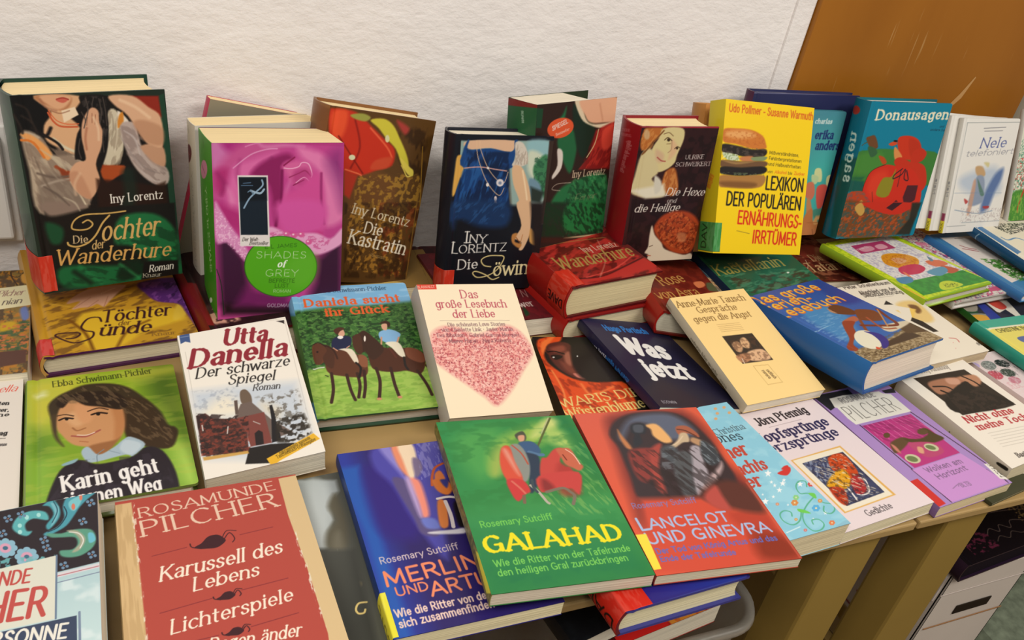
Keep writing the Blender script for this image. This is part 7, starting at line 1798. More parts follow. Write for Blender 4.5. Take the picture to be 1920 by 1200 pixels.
book('book', 'dark blue paperback with a coral title and yellow label, lower centre',
     (0.1474, 0.3622, 0.0296, -0.74, -0.75, -0.41, -0.0), (0.1375, 0.2021, 0.0155), 0, '2a2470', '1c3c84', '2a2a78', '2a2a78', 'ddd0a8', (328, 363), sn=25, sticker=(0.004, 0.001, 0.042, 'e8e03c', 'SUTC', '2a2a10'), mat='film',
     art=[('g','2a3a9c','2c2064',6.8,52.1,32.8,51.1),
 ('p','2458b0',8,[-7.1,18.7,15.6,18.1,13.5,206.0,0.5,202.6,2.1,98.0]),
 ('c','30207c',14,[22.1,21.2,62.9,29.7,47.7,108.5,19.3,104.9,14.2,69.9]),
 ('c','4c48a8',6,[36.5,-3.2,95.1,-1.2,88.6,52.7,71.8,82.7,60.6,140.7,45.3,92.6,38.9,50.7,27.9,22.4]),
 ('c','8c84d0',5,[38.4,-0.9,49.7,-0.6,51.3,44.8,48.9,35.6]),
 ('c','e8906c',3,[49.9,-1.5,57.6,-1.8,57.9,25.1,58.2,46.3,55.9,45.8,50.0,27.0]),
 ('c','f0d8b8',3,[56.4,-2.1,70.0,-0.3,67.4,27.0,58.2,46.3,55.7,42.3,55.8,19.2]),
 ('c','7c6c8c',3,[64.6,19.1,71.3,22.3,70.2,34.8,61.5,43.5]),
 ('c','5c58b4',4,[77.4,1.1,94.0,2.5,91.1,24.5,73.2,46.0,73.0,20.9]),
 ('n','a8a4e0',0.5,2,8,0.56,5,[74.2,-1.4,96.4,2.9,91.5,35.6,65.2,47.8]),
 ('s','c85c34',2.4,[90.4,30.8,81.4,35.3,75.5,46.5,72.6,56.2],0.5,1,0),
 ('c','e08048',1.5,[78.8,43.7,85.1,39.6,86.2,52.2,77.2,57.2]),
 ('c','5c5080',3,[39.8,42.4,51.3,44.8,53.8,62.3,53.5,88.2,60.6,96.1,64.5,106.3,59.8,114.3,47.7,108.5,46.1,89.7]),
 ('c','f0907c',4,[53.6,45.3,62.9,47.3,63.1,67.7,60.2,89.7,53.8,91.4,54.5,72.4]),
 ('c','b8a0d0',4,[51.3,44.8,55.9,45.8,54.4,85.2,51.3,87.7]),
 ('c','6c78c8',3,[52.2,92.6,63.2,95.1,64.5,106.3,53.7,103.8]),
 ('c','e07c38',2,[74.5,49.7,86.2,52.2,90.7,61.8,83.0,70.3,75.3,63.6]),
 ('c','d87c3c',2,[71.4,76.1,78.2,77.6,75.7,93.2,71.6,106.3,65.4,103.4]),
 ('s','e8dcd8',2.6,[72.4,73.0,82.2,72.7,88.9,75.0],0.5,1,0),
 ('s','dcd0d0',3.4,[78.2,77.6,78.0,93.7,76.0,107.4],0.5,1,0),
 ('c','1c1418',3,[84.1,82.2,91.5,82.1,88.0,107.0,80.8,106.9]),
 ('c','d8d4dc',2,[54.6,108.5,75.0,110.2,84.3,110.8,82.4,116.5,57.2,111.4]),
 ('c','3c3c84',2,[81.5,51.2,88.6,52.7,84.3,62.2]),
 ('t','Rosemary Sutcliff','m','dcc8c8',7.5,132.4,72.8,131.4,6.65),
 ('t','MERLIN','b','f08c64',6.2,154.5,85.1,152.5,13.72),
 ('t','UND','b','f08c64',11.8,165.4,37.7,165.2,7.98),
 ('t','ARTUS','b','f08c64',38.5,171.6,99.0,170.9,12.47),
 ('t','Wie die Ritter von der','b','f0d0c0',6.4,184.1,81.7,184.0,7.09),
 ('t','sich zusammenfinden','b','f0d0c0',6.9,193.6,81.7,193.0,6.94)],
     sart=[('t','MERLIN UND ARTUS','b','b05c5c',17.7,25.3,24.7,113.7,2.44),('t','SUTCLIFF','m','5c64a8',25.8,121.2,28.0,142.6,2.14)])

book('book', 'light blue paperback with white stars and green floral scrolls',
     (0.4725, 0.3654, 0.0336, 3.79, -1.04, 1.25, 0.0), (0.1196, 0.189, 0.029), 0, '8ecbe0', 'b0d4e0', 'a0cfe0', 'a0cfe0', 'd8c9a4', (187, 331), sn=47,
     art=[('n','a8dcea',0.5,14,10,0.55,3,None),
 ('e','d8a878',0.8,98.1,7.2,2.05,0.47,-1.57,2.01),
 ('e','d8a878',0.8,86.9,22.2,2.01,0.47,-1.52,1.94),
 ('e','d8a878',0.8,109.9,17.0,2.06,0.48,-1.6,1.99),
 ('e','d8a878',0.8,110.0,7.5,2.07,0.48,-1.61,2.02),
 ('e','d8a878',0.8,94.9,14.7,2.03,0.47,-1.56,1.98),
 ('t','Christina','r','4c6470',69.0,46.6,110.8,44.3,9.33),
 ('t','Jones','r','2c3c48',55.3,56.2,96.2,58.6,13.48),
 ('t','ner','I','c04a3c',57.3,80.2,86.2,79.2,17.37),
 ('t','nachts','I','c04a3c',45.0,103.9,90.8,103.1,15.66),
 ('t','er','I','c04a3c',50.5,121.7,68.4,121.8,15.91),
 ('p','f4f8f8',0.5,[81.5,118.7,80.7,120.2,81.9,120.8,80.1,121.4,79.1,122.9,78.7,121.8,76.9,122.3,78.4,121.0,78.3,119.8,79.8,120.0]),
 ('p','f4f8f8',0.5,[93.6,121.9,92.2,124.7,94.4,125.5,91.2,126.5,89.5,129.2,88.8,127.2,85.5,128.1,88.3,125.8,87.9,123.7,90.4,124.2]),
 ('p','f4f8f8',0.5,[111.5,127.7,110.0,130.4,112.3,131.2,109.0,132.3,107.3,134.9,106.6,133.0,103.3,133.9,106.1,131.5,105.7,129.5,108.3,130.0]),
 ('p','f4f8f8',0.5,[82.7,129.1,81.4,131.6,83.6,132.2,80.6,133.3,79.1,135.7,78.5,133.9,75.5,134.7,78.1,132.6,77.7,130.6,80.0,131.2]),
 ('p','f4f8f8',0.5,[68.6,136.3,67.8,137.7,69.1,138.3,67.3,138.9,66.4,140.3,66.0,139.3,64.2,139.7,65.7,138.4,65.5,137.3,67.0,137.5]),
 ('p','f4f8f8',0.5,[57.6,137.2,56.2,140.1,58.8,141.0,55.0,142.3,53.2,145.3,52.5,143.1,48.9,144.1,52.0,141.5,51.5,139.0,54.3,139.6]),
 ('p','f4f8f8',0.5,[59.3,131.3,58.7,132.4,59.8,132.7,58.4,133.1,57.8,134.2,57.5,133.4,56.1,133.8,57.3,132.8,57.0,132.0,58.1,132.3]),
 ('p','f4f8f8',0.5,[106.4,168.5,105.4,170.2,106.9,170.7,104.7,171.3,103.6,173.0,103.2,171.8,101.1,172.3,103.1,170.9,102.8,169.5,104.3,169.9]),
 ('p','f4f8f8',0.5,[75.2,149.9,74.6,151.0,75.6,151.4,74.3,151.7,73.6,152.8,73.3,152.0,72.0,152.4,73.2,151.4,72.9,150.6,74.0,150.9]),
 ('p','f4f8f8',0.5,[86.8,172.5,86.4,173.3,87.1,173.7,86.0,173.9,85.6,174.7,85.3,174.1,84.3,174.3,85.2,173.7,84.9,173.1,85.9,173.2]),
 ('p','f4f8f8',0.5,[89.0,105.0,87.5,108.2,90.2,109.1,86.1,110.6,84.1,113.9,83.4,111.5,79.6,112.7,82.9,109.8,82.5,107.1,85.5,107.7]),
 ('p','f4f8f8',0.5,[81.8,123.3,80.9,125.1,82.4,125.5,80.2,126.3,79.1,128.1,78.7,126.8,76.6,127.4,78.5,125.8,78.2,124.4,79.7,124.8]),
 ('p','f4f8f8',0.5,[97.4,119.6,96.4,121.5,98.0,121.9,95.7,122.7,94.6,124.5,94.1,123.2,92.0,123.8,94.0,122.2,93.7,120.8,95.3,121.2]),
 ('c','d03c38',1,[95.1,112.2,106.7,109.3,115.6,107.5,112.6,112.8,105.2,116.9,100.2,116.6]),
 ('c','d03c38',1,[103.8,108.5,110.5,105.1,115.6,105.5,111.1,110.4]),
 ('s','58b08c',1.3,[107.8,150.6,92.4,157.5,78.9,166.4,72.4,176.9,74.0,186.0,83.2,187.0,91.2,182.3,90.5,175.9,83.1,174.7,80.4,179.2],0.3,1,0),
 ('s','58b08c',1.3,[81.5,161.7,71.0,171.2,59.8,174.2,53.7,168.1,56.0,159.9,63.9,156.8,69.4,160.1,66.8,164.8],0.3,1,0),
 ('s','58b08c',1.3,[110.6,151.3,106.5,144.5,98.0,142.2,100.8,133.4,109.5,127.9,116.7,129.9,112.3,136.5],0.3,1,0),
 ('s','58b08c',1.3,[110.6,155.1,113.4,159.6,120.4,163.4,117.4,170.0,109.0,173.1,104.2,169.0,109.8,163.2],0.3,1,0),
 ('e','d89050',0.5,85.1,151.8,1.55,0.43,-1.33,1.44),
 ('e','d89050',0.5,82.3,153.2,1.54,0.43,-1.32,1.43),
 ('e','d89050',0.5,80.0,152.6,1.54,0.43,-1.31,1.43),
 ('e','d89050',0.5,80.4,150.5,1.54,0.43,-1.32,1.44),
 ('e','d89050',0.5,83.2,149.0,1.55,0.43,-1.33,1.45),
 ('e','d89050',0.5,85.6,149.6,1.55,0.43,-1.33,1.45),
 ('e','e8e0b0',0.4,82.8,151.1,0.96,0.27,-0.83,0.9),
 ('e','5cb0e0',0.5,102.0,163.8,1.77,0.5,-1.56,1.61),
 ('e','5cb0e0',0.5,98.8,165.4,1.77,0.49,-1.54,1.6),
 ('e','5cb0e0',0.5,96.1,164.7,1.76,0.49,-1.54,1.6),
 ('e','5cb0e0',0.5,96.7,162.3,1.77,0.49,-1.54,1.61),
 ('e','5cb0e0',0.5,100.0,160.7,1.78,0.49,-1.55,1.62),
 ('e','5cb0e0',0.5,102.6,161.4,1.78,0.5,-1.56,1.62),
 ('e','e8e0b0',0.4,99.4,163.1,1.11,0.31,-0.97,1.01),
 ('e','e08050',0.5,102.6,183.8,1.31,0.37,-1.15,1.15),
 ('e','e08050',0.5,100.2,184.9,1.3,0.37,-1.14,1.15),
 ('e','e08050',0.5,98.3,184.4,1.3,0.37,-1.14,1.15),
 ('e','e08050',0.5,98.7,182.7,1.3,0.37,-1.14,1.15),
 ('e','e08050',0.5,101.1,181.5,1.31,0.37,-1.15,1.16),
 ('e','e08050',0.5,103.1,182.1,1.31,0.37,-1.15,1.16),
 ('e','e8e0b0',0.4,100.7,183.2,0.82,0.23,-0.72,0.73),
 ('e','d89858',0.5,112.8,156.6,1.01,0.28,-0.9,0.93),
 ('e','d89858',0.5,110.9,157.6,1.01,0.28,-0.9,0.93),
 ('e','d89858',0.5,109.4,157.2,1.01,0.28,-0.9,0.93),
 ('e','d89858',0.5,109.8,155.8,1.01,0.28,-0.9,0.93),
 ('e','d89858',0.5,111.6,154.8,1.01,0.28,-0.9,0.93),
 ('e','d89858',0.5,113.2,155.3,1.02,0.28,-0.9,0.93),
 ('e','e8e0b0',0.4,111.3,156.2,0.63,0.17,-0.57,0.58),
 ('e','d05048',0.5,121.6,135.1,1.39,0.37,-1.25,1.31),
 ('e','d05048',0.5,119.0,136.4,1.38,0.37,-1.24,1.3),
 ('e','d05048',0.5,116.9,135.9,1.38,0.37,-1.23,1.3),
 ('e','d05048',0.5,117.4,134.0,1.38,0.37,-1.24,1.31),
 ('e','d05048',0.5,120.0,132.6,1.39,0.37,-1.25,1.31),
 ('e','d05048',0.5,122.1,133.2,1.39,0.37,-1.25,1.31),
 ('e','e8e0b0',0.4,119.5,134.5,0.87,0.23,-0.78,0.82),
 ('e','d89070',0.5,64.8,148.0,0.76,0.21,-0.64,0.72),
 ('e','d89070',0.5,63.4,148.7,0.76,0.21,-0.64,0.72),
 ('e','d89070',0.5,62.3,148.4,0.76,0.21,-0.64,0.72),
 ('e','d89070',0.5,62.5,147.3,0.76,0.21,-0.64,0.72),
 ('e','d89070',0.5,63.9,146.6,0.76,0.21,-0.64,0.72),
 ('e','d89070',0.5,65.0,146.9,0.76,0.21,-0.64,0.72),
 ('e','e8e0b0',0.4,63.6,147.7,0.48,0.13,-0.4,0.45),
 ('e','d0a060',0.5,68.7,169.7,0.75,0.21,-0.63,0.68),
 ('e','d0a060',0.5,67.4,170.4,0.75,0.21,-0.63,0.68),
 ('e','d0a060',0.5,66.3,170.1,0.75,0.21,-0.63,0.68),
 ('e','d0a060',0.5,66.5,169.1,0.75,0.21,-0.63,0.68),
 ('e','d0a060',0.5,67.8,168.4,0.75,0.21,-0.63,0.69),
 ('e','d0a060',0.5,68.9,168.7,0.75,0.21,-0.63,0.69),
 ('e','e8e0b0',0.4,67.6,169.4,0.47,0.13,-0.4,0.43),
 ('e','d07070',0.5,67.8,183.4,0.74,0.21,-0.62,0.66),
 ('e','d07070',0.5,66.4,184.0,0.74,0.21,-0.62,0.66),
 ('e','d07070',0.5,65.3,183.7,0.74,0.21,-0.62,0.66),
 ('e','d07070',0.5,65.6,182.7,0.74,0.21,-0.62,0.66),
 ('e','d07070',0.5,66.9,182.1,0.74,0.21,-0.62,0.66),
 ('e','d07070',0.5,68.0,182.4,0.74,0.21,-0.62,0.66),
 ('e','e8e0b0',0.4,66.7,183.0,0.46,0.13,-0.39,0.42),
 ('e','8cd088',0.5,91.6,146.1,1.34,0.37,-1.16,1.25),
 ('e','8cd088',0.5,89.2,147.4,1.34,0.37,-1.15,1.25),
 ('e','8cd088',0.5,87.2,146.8,1.33,0.37,-1.15,1.25),
 ('e','8cd088',0.5,87.6,145.0,1.34,0.37,-1.15,1.25),
 ('e','8cd088',0.5,90.0,143.7,1.34,0.37,-1.16,1.26),
 ('e','8cd088',0.5,92.0,144.3,1.34,0.37,-1.16,1.26),
 ('e','e8e0b0',0.4,89.6,145.6,0.84,0.23,-0.73,0.79),
 ('c','70cc58',0.8,[79.4,158.4,86.3,162.2,88.4,167.3,78.8,162.8]),
 ('c','70cc58',0.8,[106.5,144.5,113.5,146.4,109.2,152.8]),
 ('s','d8f0f4',1,[45.9,180.4,64.6,178.1],0.5,1,0),
 ('c','8cc0d4',1,[117.1,184.4,121.2,189.1,98.0,189.5])],
     sart=[])

book('book', 'pale lilac paperback with black title above a framed abstract painting',
     (0.5919, 0.3742, 0.0166, 3.42, -1.95, -2.88, -0.0), (0.1231, 0.1819, 0.0157), 0, 'e6d8da', 'd8cccc', 'ded0d0', 'ded0d0', 'ddd0ac', (178, 309), sn=23,
     art=[('t','Jörn Pfennig','R','241e24',26.8,24.5,100.0,23.0,12.09),
 ('s','98888c',0.5,[36.3,30.0,82.3,30.5]),
 ('t','Kopfsprünge','R','2c2850',7.0,49.4,108.7,48.3,14.16),
 ('t','Herzsprünge','R','2c2850',-3.3,66.1,106.3,66.3,13.6),
 ('p','e0b060',0.5,[21.6,81.5,92.3,80.8,92.3,160.0,19.9,161.8]),
 ('p','ece4d0',0.5,[23.3,82.8,89.8,82.9,89.2,158.5,22.2,160.4]),
 ('p','3c4464',0.6,[30.2,89.5,87.5,89.7,83.7,153.0,29.6,154.7]),
 ('n','8c98b0',0.8,2,5,0.55,4,[30.2,89.5,65.0,89.2,54.5,116.0,30.1,124.1],0.6,30),
 ('c','c8481c',1.5,[64.8,91.4,84.1,91.2,84.4,104.7,76.9,123.7,56.2,133.2,58.8,115.3,55.0,107.6]),
 ('c','e0a01c',2,[54.7,111.8,67.7,112.0,63.8,125.5,50.5,135.3,39.5,131.5,31.5,124.6]),
 ('c','b83c20',2,[31.3,128.6,45.0,133.4,38.7,147.2,30.3,154.0,26.5,146.8]),
 ('c','b02c30',2,[62.3,127.0,76.9,123.7,69.7,142.0,60.9,147.0,52.7,144.2]),
 ('s','e8e4e0',2,[50.5,135.3,46.7,152.0],0.6,1,0),
 ('s','e8e4e0',1.4,[73.8,126.8,77.7,132.4,69.4,146.0,59.4,148.5,53.3,145.4],0.4,1,0),
 ('n','2c2430',0.5,3,3,0.6,6,[30.2,89.5,87.5,89.7,83.7,153.0,29.6,154.7]),
 ('n','e8dcc0',0.7,1.2,5,0.66,9,[35.8,90.3,85.6,91.7,78.9,151.3,31.7,152.6],0.6,-40),
 ('t','Gedichte','r','2c262c',40.5,173.3,74.8,172.9,7.59)],
     sart=[])

book('book', 'lilac paperback with a magenta old-car picture and narrow black lettering',
     (0.7238, 0.3788, 0.0159, 4.52, -0.23, -0.87, 0.0), (0.1178, 0.1874, 0.0149), 0, 'a888c4', '8a6aa0', '9a7ab4', '9a7ab4', 'dcc9a0', (143, 318), sn=22,
     art=[('p','2c2a2c',1,[0.1,0.3,56.9,3.0,55.4,13.2,2.4,28.8]),
 ('p','2c2a2c',1,[99.1,17.4,119.9,17.8,115.4,26.0,100.0,23.0]),
 ('p','e8e4d8',0.6,[18.3,10.6,40.5,10.3,94.4,17.4,96.4,22.0,106.0,26.0,104.4,59.4,13.7,57.7,12.4,46.5,14.6,27.3,12.2,25.4]),
 ('t','ROSAMUNDE','b','8c8884',28.3,22.4,83.1,23.6,8.62),
 ('t','PILCHER','l','3c3834',17.8,51.7,94.6,52.8,23.69),
 ('s','3c2038',1.5,[17.7,60.1,19.4,152.2]),
 ('s','3c2038',1.5,[18.0,134.9,19.8,185.8]),
 ('s','3c2038',1.6,[106.6,162.6,110.3,184.3]),
 ('s','3c2038',1.6,[102.4,60.1,115.3,156.5,112.4,185.9]),
 ('p','b8307c',0.6,[19.2,61.7,99.1,63.0,100.1,132.7,23.3,134.4]),
 ('s','e080b0',0.9,[26.9,61.6,24.4,88.0],0.5,0.8,0),
 ('s','e080b0',0.9,[34.6,61.7,34.0,89.0],0.5,0.8,0),
 ('s','e080b0',0.9,[42.3,61.8,43.7,90.1],0.5,0.8,0),
 ('s','e080b0',0.9,[50.2,61.9,53.5,91.1],0.5,0.8,0),
 ('s','e080b0',0.9,[58.1,62.0,63.3,92.2],0.5,0.8,0),
 ('s','e080b0',0.9,[66.0,62.1,73.2,93.2],0.5,0.8,0),
 ('s','e080b0',0.9,[74.0,62.2,83.2,94.3],0.5,0.8,0),
 ('s','e080b0',0.9,[82.0,62.3,93.3,95.4],0.5,0.8,0),
 ('s','e080b0',0.9,[90.1,62.4,103.5,96.5],0.5,0.8,0),
 ('n','7c1c54',0.5,2,10,0.55,3,[19.2,61.7,99.1,63.0,92.5,103.7,28.3,96.1],0.5,-40),
 ('c','5c4428',2,[30.2,94.3,51.0,91.3,56.9,97.7,38.7,106.0,21.6,109.8,22.4,103.3]),
 ('c','4c3c1c',2,[52.3,94.0,72.1,100.0,90.4,96.0,81.1,88.4,95.4,87.8,98.8,98.5,102.1,109.0,73.9,109.8,56.2,102.2]),
 ('c','b84470',2,[53.0,101.2,82.5,110.1,81.5,125.9,54.1,126.5,48.4,109.0]),
 ('c','c87c6c',2,[28.3,96.1,31.0,101.4,27.9,111.7,25.3,106.5]),
 ('c','d8a080',1.5,[56.8,109.3,61.4,112.9,55.1,120.1,50.6,116.4]),
 ('e','c8c8a0',1,73.0,115.3,6.15,5.3,-6.11,3.86),
 ('e','6c7c4c',1,72.1,115.1,4.24,3.66,-3.53,2.24),
 ('e','c8c8a0',1,33.9,122.5,6.46,5.52,-7.06,4.59),
 ('e','6c7c4c',1,33.1,122.6,4.59,3.92,-4.42,2.87),
 ('e','5c4428',1,36.0,83.3,4.09,1.22,-3.86,3.51),
 ('e','5c4428',1,85.7,92.2,6.74,2.0,-4.15,3.53),
 ('p','c890d0',0.6,[22.4,135.2,99.9,133.8,112.4,185.9,24.3,186.2]),
 ('p','c890d0',0.5,[18.0,134.9,105.8,162.3,109.8,183.8,20.5,186.0]),
 ('t','Wolken am','b','7c5c84',32.4,144.7,88.9,146.1,7.18),
 ('t','Horizont','b','7c5c84',36.4,156.5,84.5,155.7,7.16),
 ('s','8c6c94',0.8,[39.4,171.8,51.1,168.9,48.9,171.5],0.4,1,0),
 ('t','BLTB','b','8c6c94',52.0,173.6,66.6,174.9,5.57),
 ('p','e8e4d8',0.5,[112.0,155.5,132.7,157.4,132.9,179.5,121.3,184.5,108.9,178.4]),
 ('n','2c2a28',0.9,1.4,1.4,0.52,3,[115.3,156.5,132.7,157.4,129.6,178.5,112.5,177.4],0.4,0),
 ('p','cc2c28',0.5,[-3.1,148.4,12.1,147.6,11.6,185.2,-2.1,186.5])],
     sart=[])

book('book', 'orange-red paperback with an embracing painted couple, right of the green one',
     (0.3537, 0.3466, 0.0566, -6.75, -1.26, -0.81, -0.0), (0.1345, 0.2032, 0.0111), 0, 'd8604a', '8a3428', 'b84a38', 'b84a38', 'd0c4a8', (275, 346), sn=19, mat='film',
     art=[('g','d8604c','dc5c40',2.7,-1.1,58.3,100.1),
 ('c','7c3430',14,[28.3,13.6,48.2,2.8,73.9,0.7,117.1,4.4,129.0,41.2,123.7,79.9,127.3,125.3,18.4,160.2,13.7,112.1,21.4,60.0]),
 ('c','3a3034',4,[24.9,33.4,37.9,14.4,60.9,3.9,93.5,3.5,113.2,12.7,122.5,36.5,125.7,70.6,114.3,123.8,26.6,130.1,23.8,87.5,26.9,53.0]),
 ('c','5c6478',8,[36.4,32.5,58.3,10.0,92.1,6.6,108.4,16.5,114.9,39.9,82.6,46.8,72.8,23.7,54.2,20.0,35.3,42.3]),
 ('c','c07c50',3,[36.0,26.5,37.0,34.6,40.1,54.3,34.8,53.8,33.4,40.1]),
 ('c','e8b070',3,[67.2,23.2,79.2,22.3,84.2,37.0,84.5,49.0,75.5,50.1,68.8,39.6,70.2,29.6]),
 ('c','2c3038',2.5,[52.0,21.9,62.0,18.7,67.2,23.2,62.2,34.9,55.9,36.4,53.8,48.0,43.5,52.7,46.0,43.3,50.5,35.8,48.7,31.7]),
 ('c','4c525c',2,[54.8,22.1,64.4,23.0,60.3,32.8,52.1,32.0]),
 ('c','a86048',2,[98.5,28.1,110.3,28.2,116.3,40.0,114.9,45.9,106.5,39.1,99.1,42.4,95.3,38.1]),
 ('c','c8b090',2,[98.1,38.3,105.1,39.0,102.4,50.7,94.6,51.9,82.9,58.6,77.5,58.0,90.9,47.6]),
 ('c','b8906c',3,[109.3,45.4,121.3,56.5,122.9,70.3,112.9,61.6,103.7,50.8]),
 ('s','6a3c30',2,[98.1,32.2,105.6,34.9,113.0,43.8],0.6,1,0),
 ('s','d8c0a0',1.4,[99.1,42.4,89.1,51.4,78.3,56.2],0.6,1,0),
 ('c','8c3c38',4,[36.0,57.7,58.7,56.2,60.8,64.0,40.5,98.1,30.4,97.0,29.8,79.2]),
 ('c','a84840',4,[57.9,58.0,71.9,51.7,55.6,82.0,48.3,116.1,41.9,106.9,47.9,81.1]),
 ('c','4c5258',4,[69.4,57.2,81.9,54.6,85.9,70.3,86.1,81.5,74.9,87.7,69.3,76.1,65.9,68.3]),
 ('n','7c848c',0.6,8,3,0.52,4,[71.1,53.5,85.6,58.8,86.1,81.5,68.5,101.2,58.2,82.2],2,0),
 ('c','a8a0a8',3,[100.1,58.3,110.2,61.3,104.7,77.9,97.0,104.4,81.0,119.9,76.0,119.3,87.1,85.3]),
 ('c','3c4248',3,[115.8,50.0,124.0,62.7,120.0,81.4,106.5,85.6,105.6,70.4]),
 ('c','b8a0a0',4,[94.4,104.1,115.0,88.3,121.4,81.5,117.2,92.2,95.4,113.0,85.2,117.0]),
 ('n','8c98a0',0.6,2,9,0.55,5,[114.4,49.9,126.7,62.9,120.0,81.4,106.5,85.6,105.6,70.4],1,-20),
 ('c','54585c',4,[82.2,66.2,95.7,67.5,81.4,102.7,76.0,119.3,64.6,126.4,67.3,92.2]),
 ('n','2a2426',0.6,3,14,0.52,8,[36.0,57.7,104.7,60.7,112.2,114.9,43.6,132.1,30.1,88.2],3,-25),
 ('p','d0503c',8,[20.9,119.6,78.6,124.7,94.9,144.9,118.3,151.0,123.1,166.0,138.4,205.8,60.8,209.1,-0.5,200.5]),
 ('c','b84434',10,[94.9,144.9,130.2,149.2,131.2,174.8,132.2,199.1,105.9,195.5,99.3,170.7]),
 ('c','5c342e',8,[79.4,123.1,93.6,111.1,115.3,106.5,130.9,118.8,131.1,147.6,115.0,147.3,98.2,138.7]),
 ('c','b85048',5,[81.2,125.0,98.8,111.6,99.8,125.5,99.1,142.1,87.4,139.0]),
 ('c','8c3424',14,[106.6,171.6,132.0,178.0,132.9,202.1,98.8,198.9]),
 ('s','d06450',2,[132.0,111.9,132.9,202.1],0.6,0.5,0),
 ('t','Rosemary Sutcliff','m','7c7cb8',10.0,130.5,71.7,130.2,6.4),
 ('t','L','b','a8bce0',7.0,155.4,15.8,155.0,13.39),
 ('t','ANCELOT','b','a8bce0',16.5,154.8,92.2,154.9,10.95),
 ('t','UND GINEVRA','b','a8bce0',7.2,170.6,123.9,171.5,11.37),
 ('t','Der Tod von König Artus und das','b','5c6cc0',10.1,181.8,123.9,181.5,5.7),
 ('t','Ende der Tafelrunde','b','5c6cc0',10.1,189.9,78.3,191.5,5.58),
 ('p','f0dc48',0.5,[-0.2,159.6,9.4,159.8,7.0,196.8,0.4,197.2]),
 ('p','f0dc48',0.4,[-0.2,159.6,9.4,159.8,7.0,196.8,0.4,197.2])],
     sart=[])

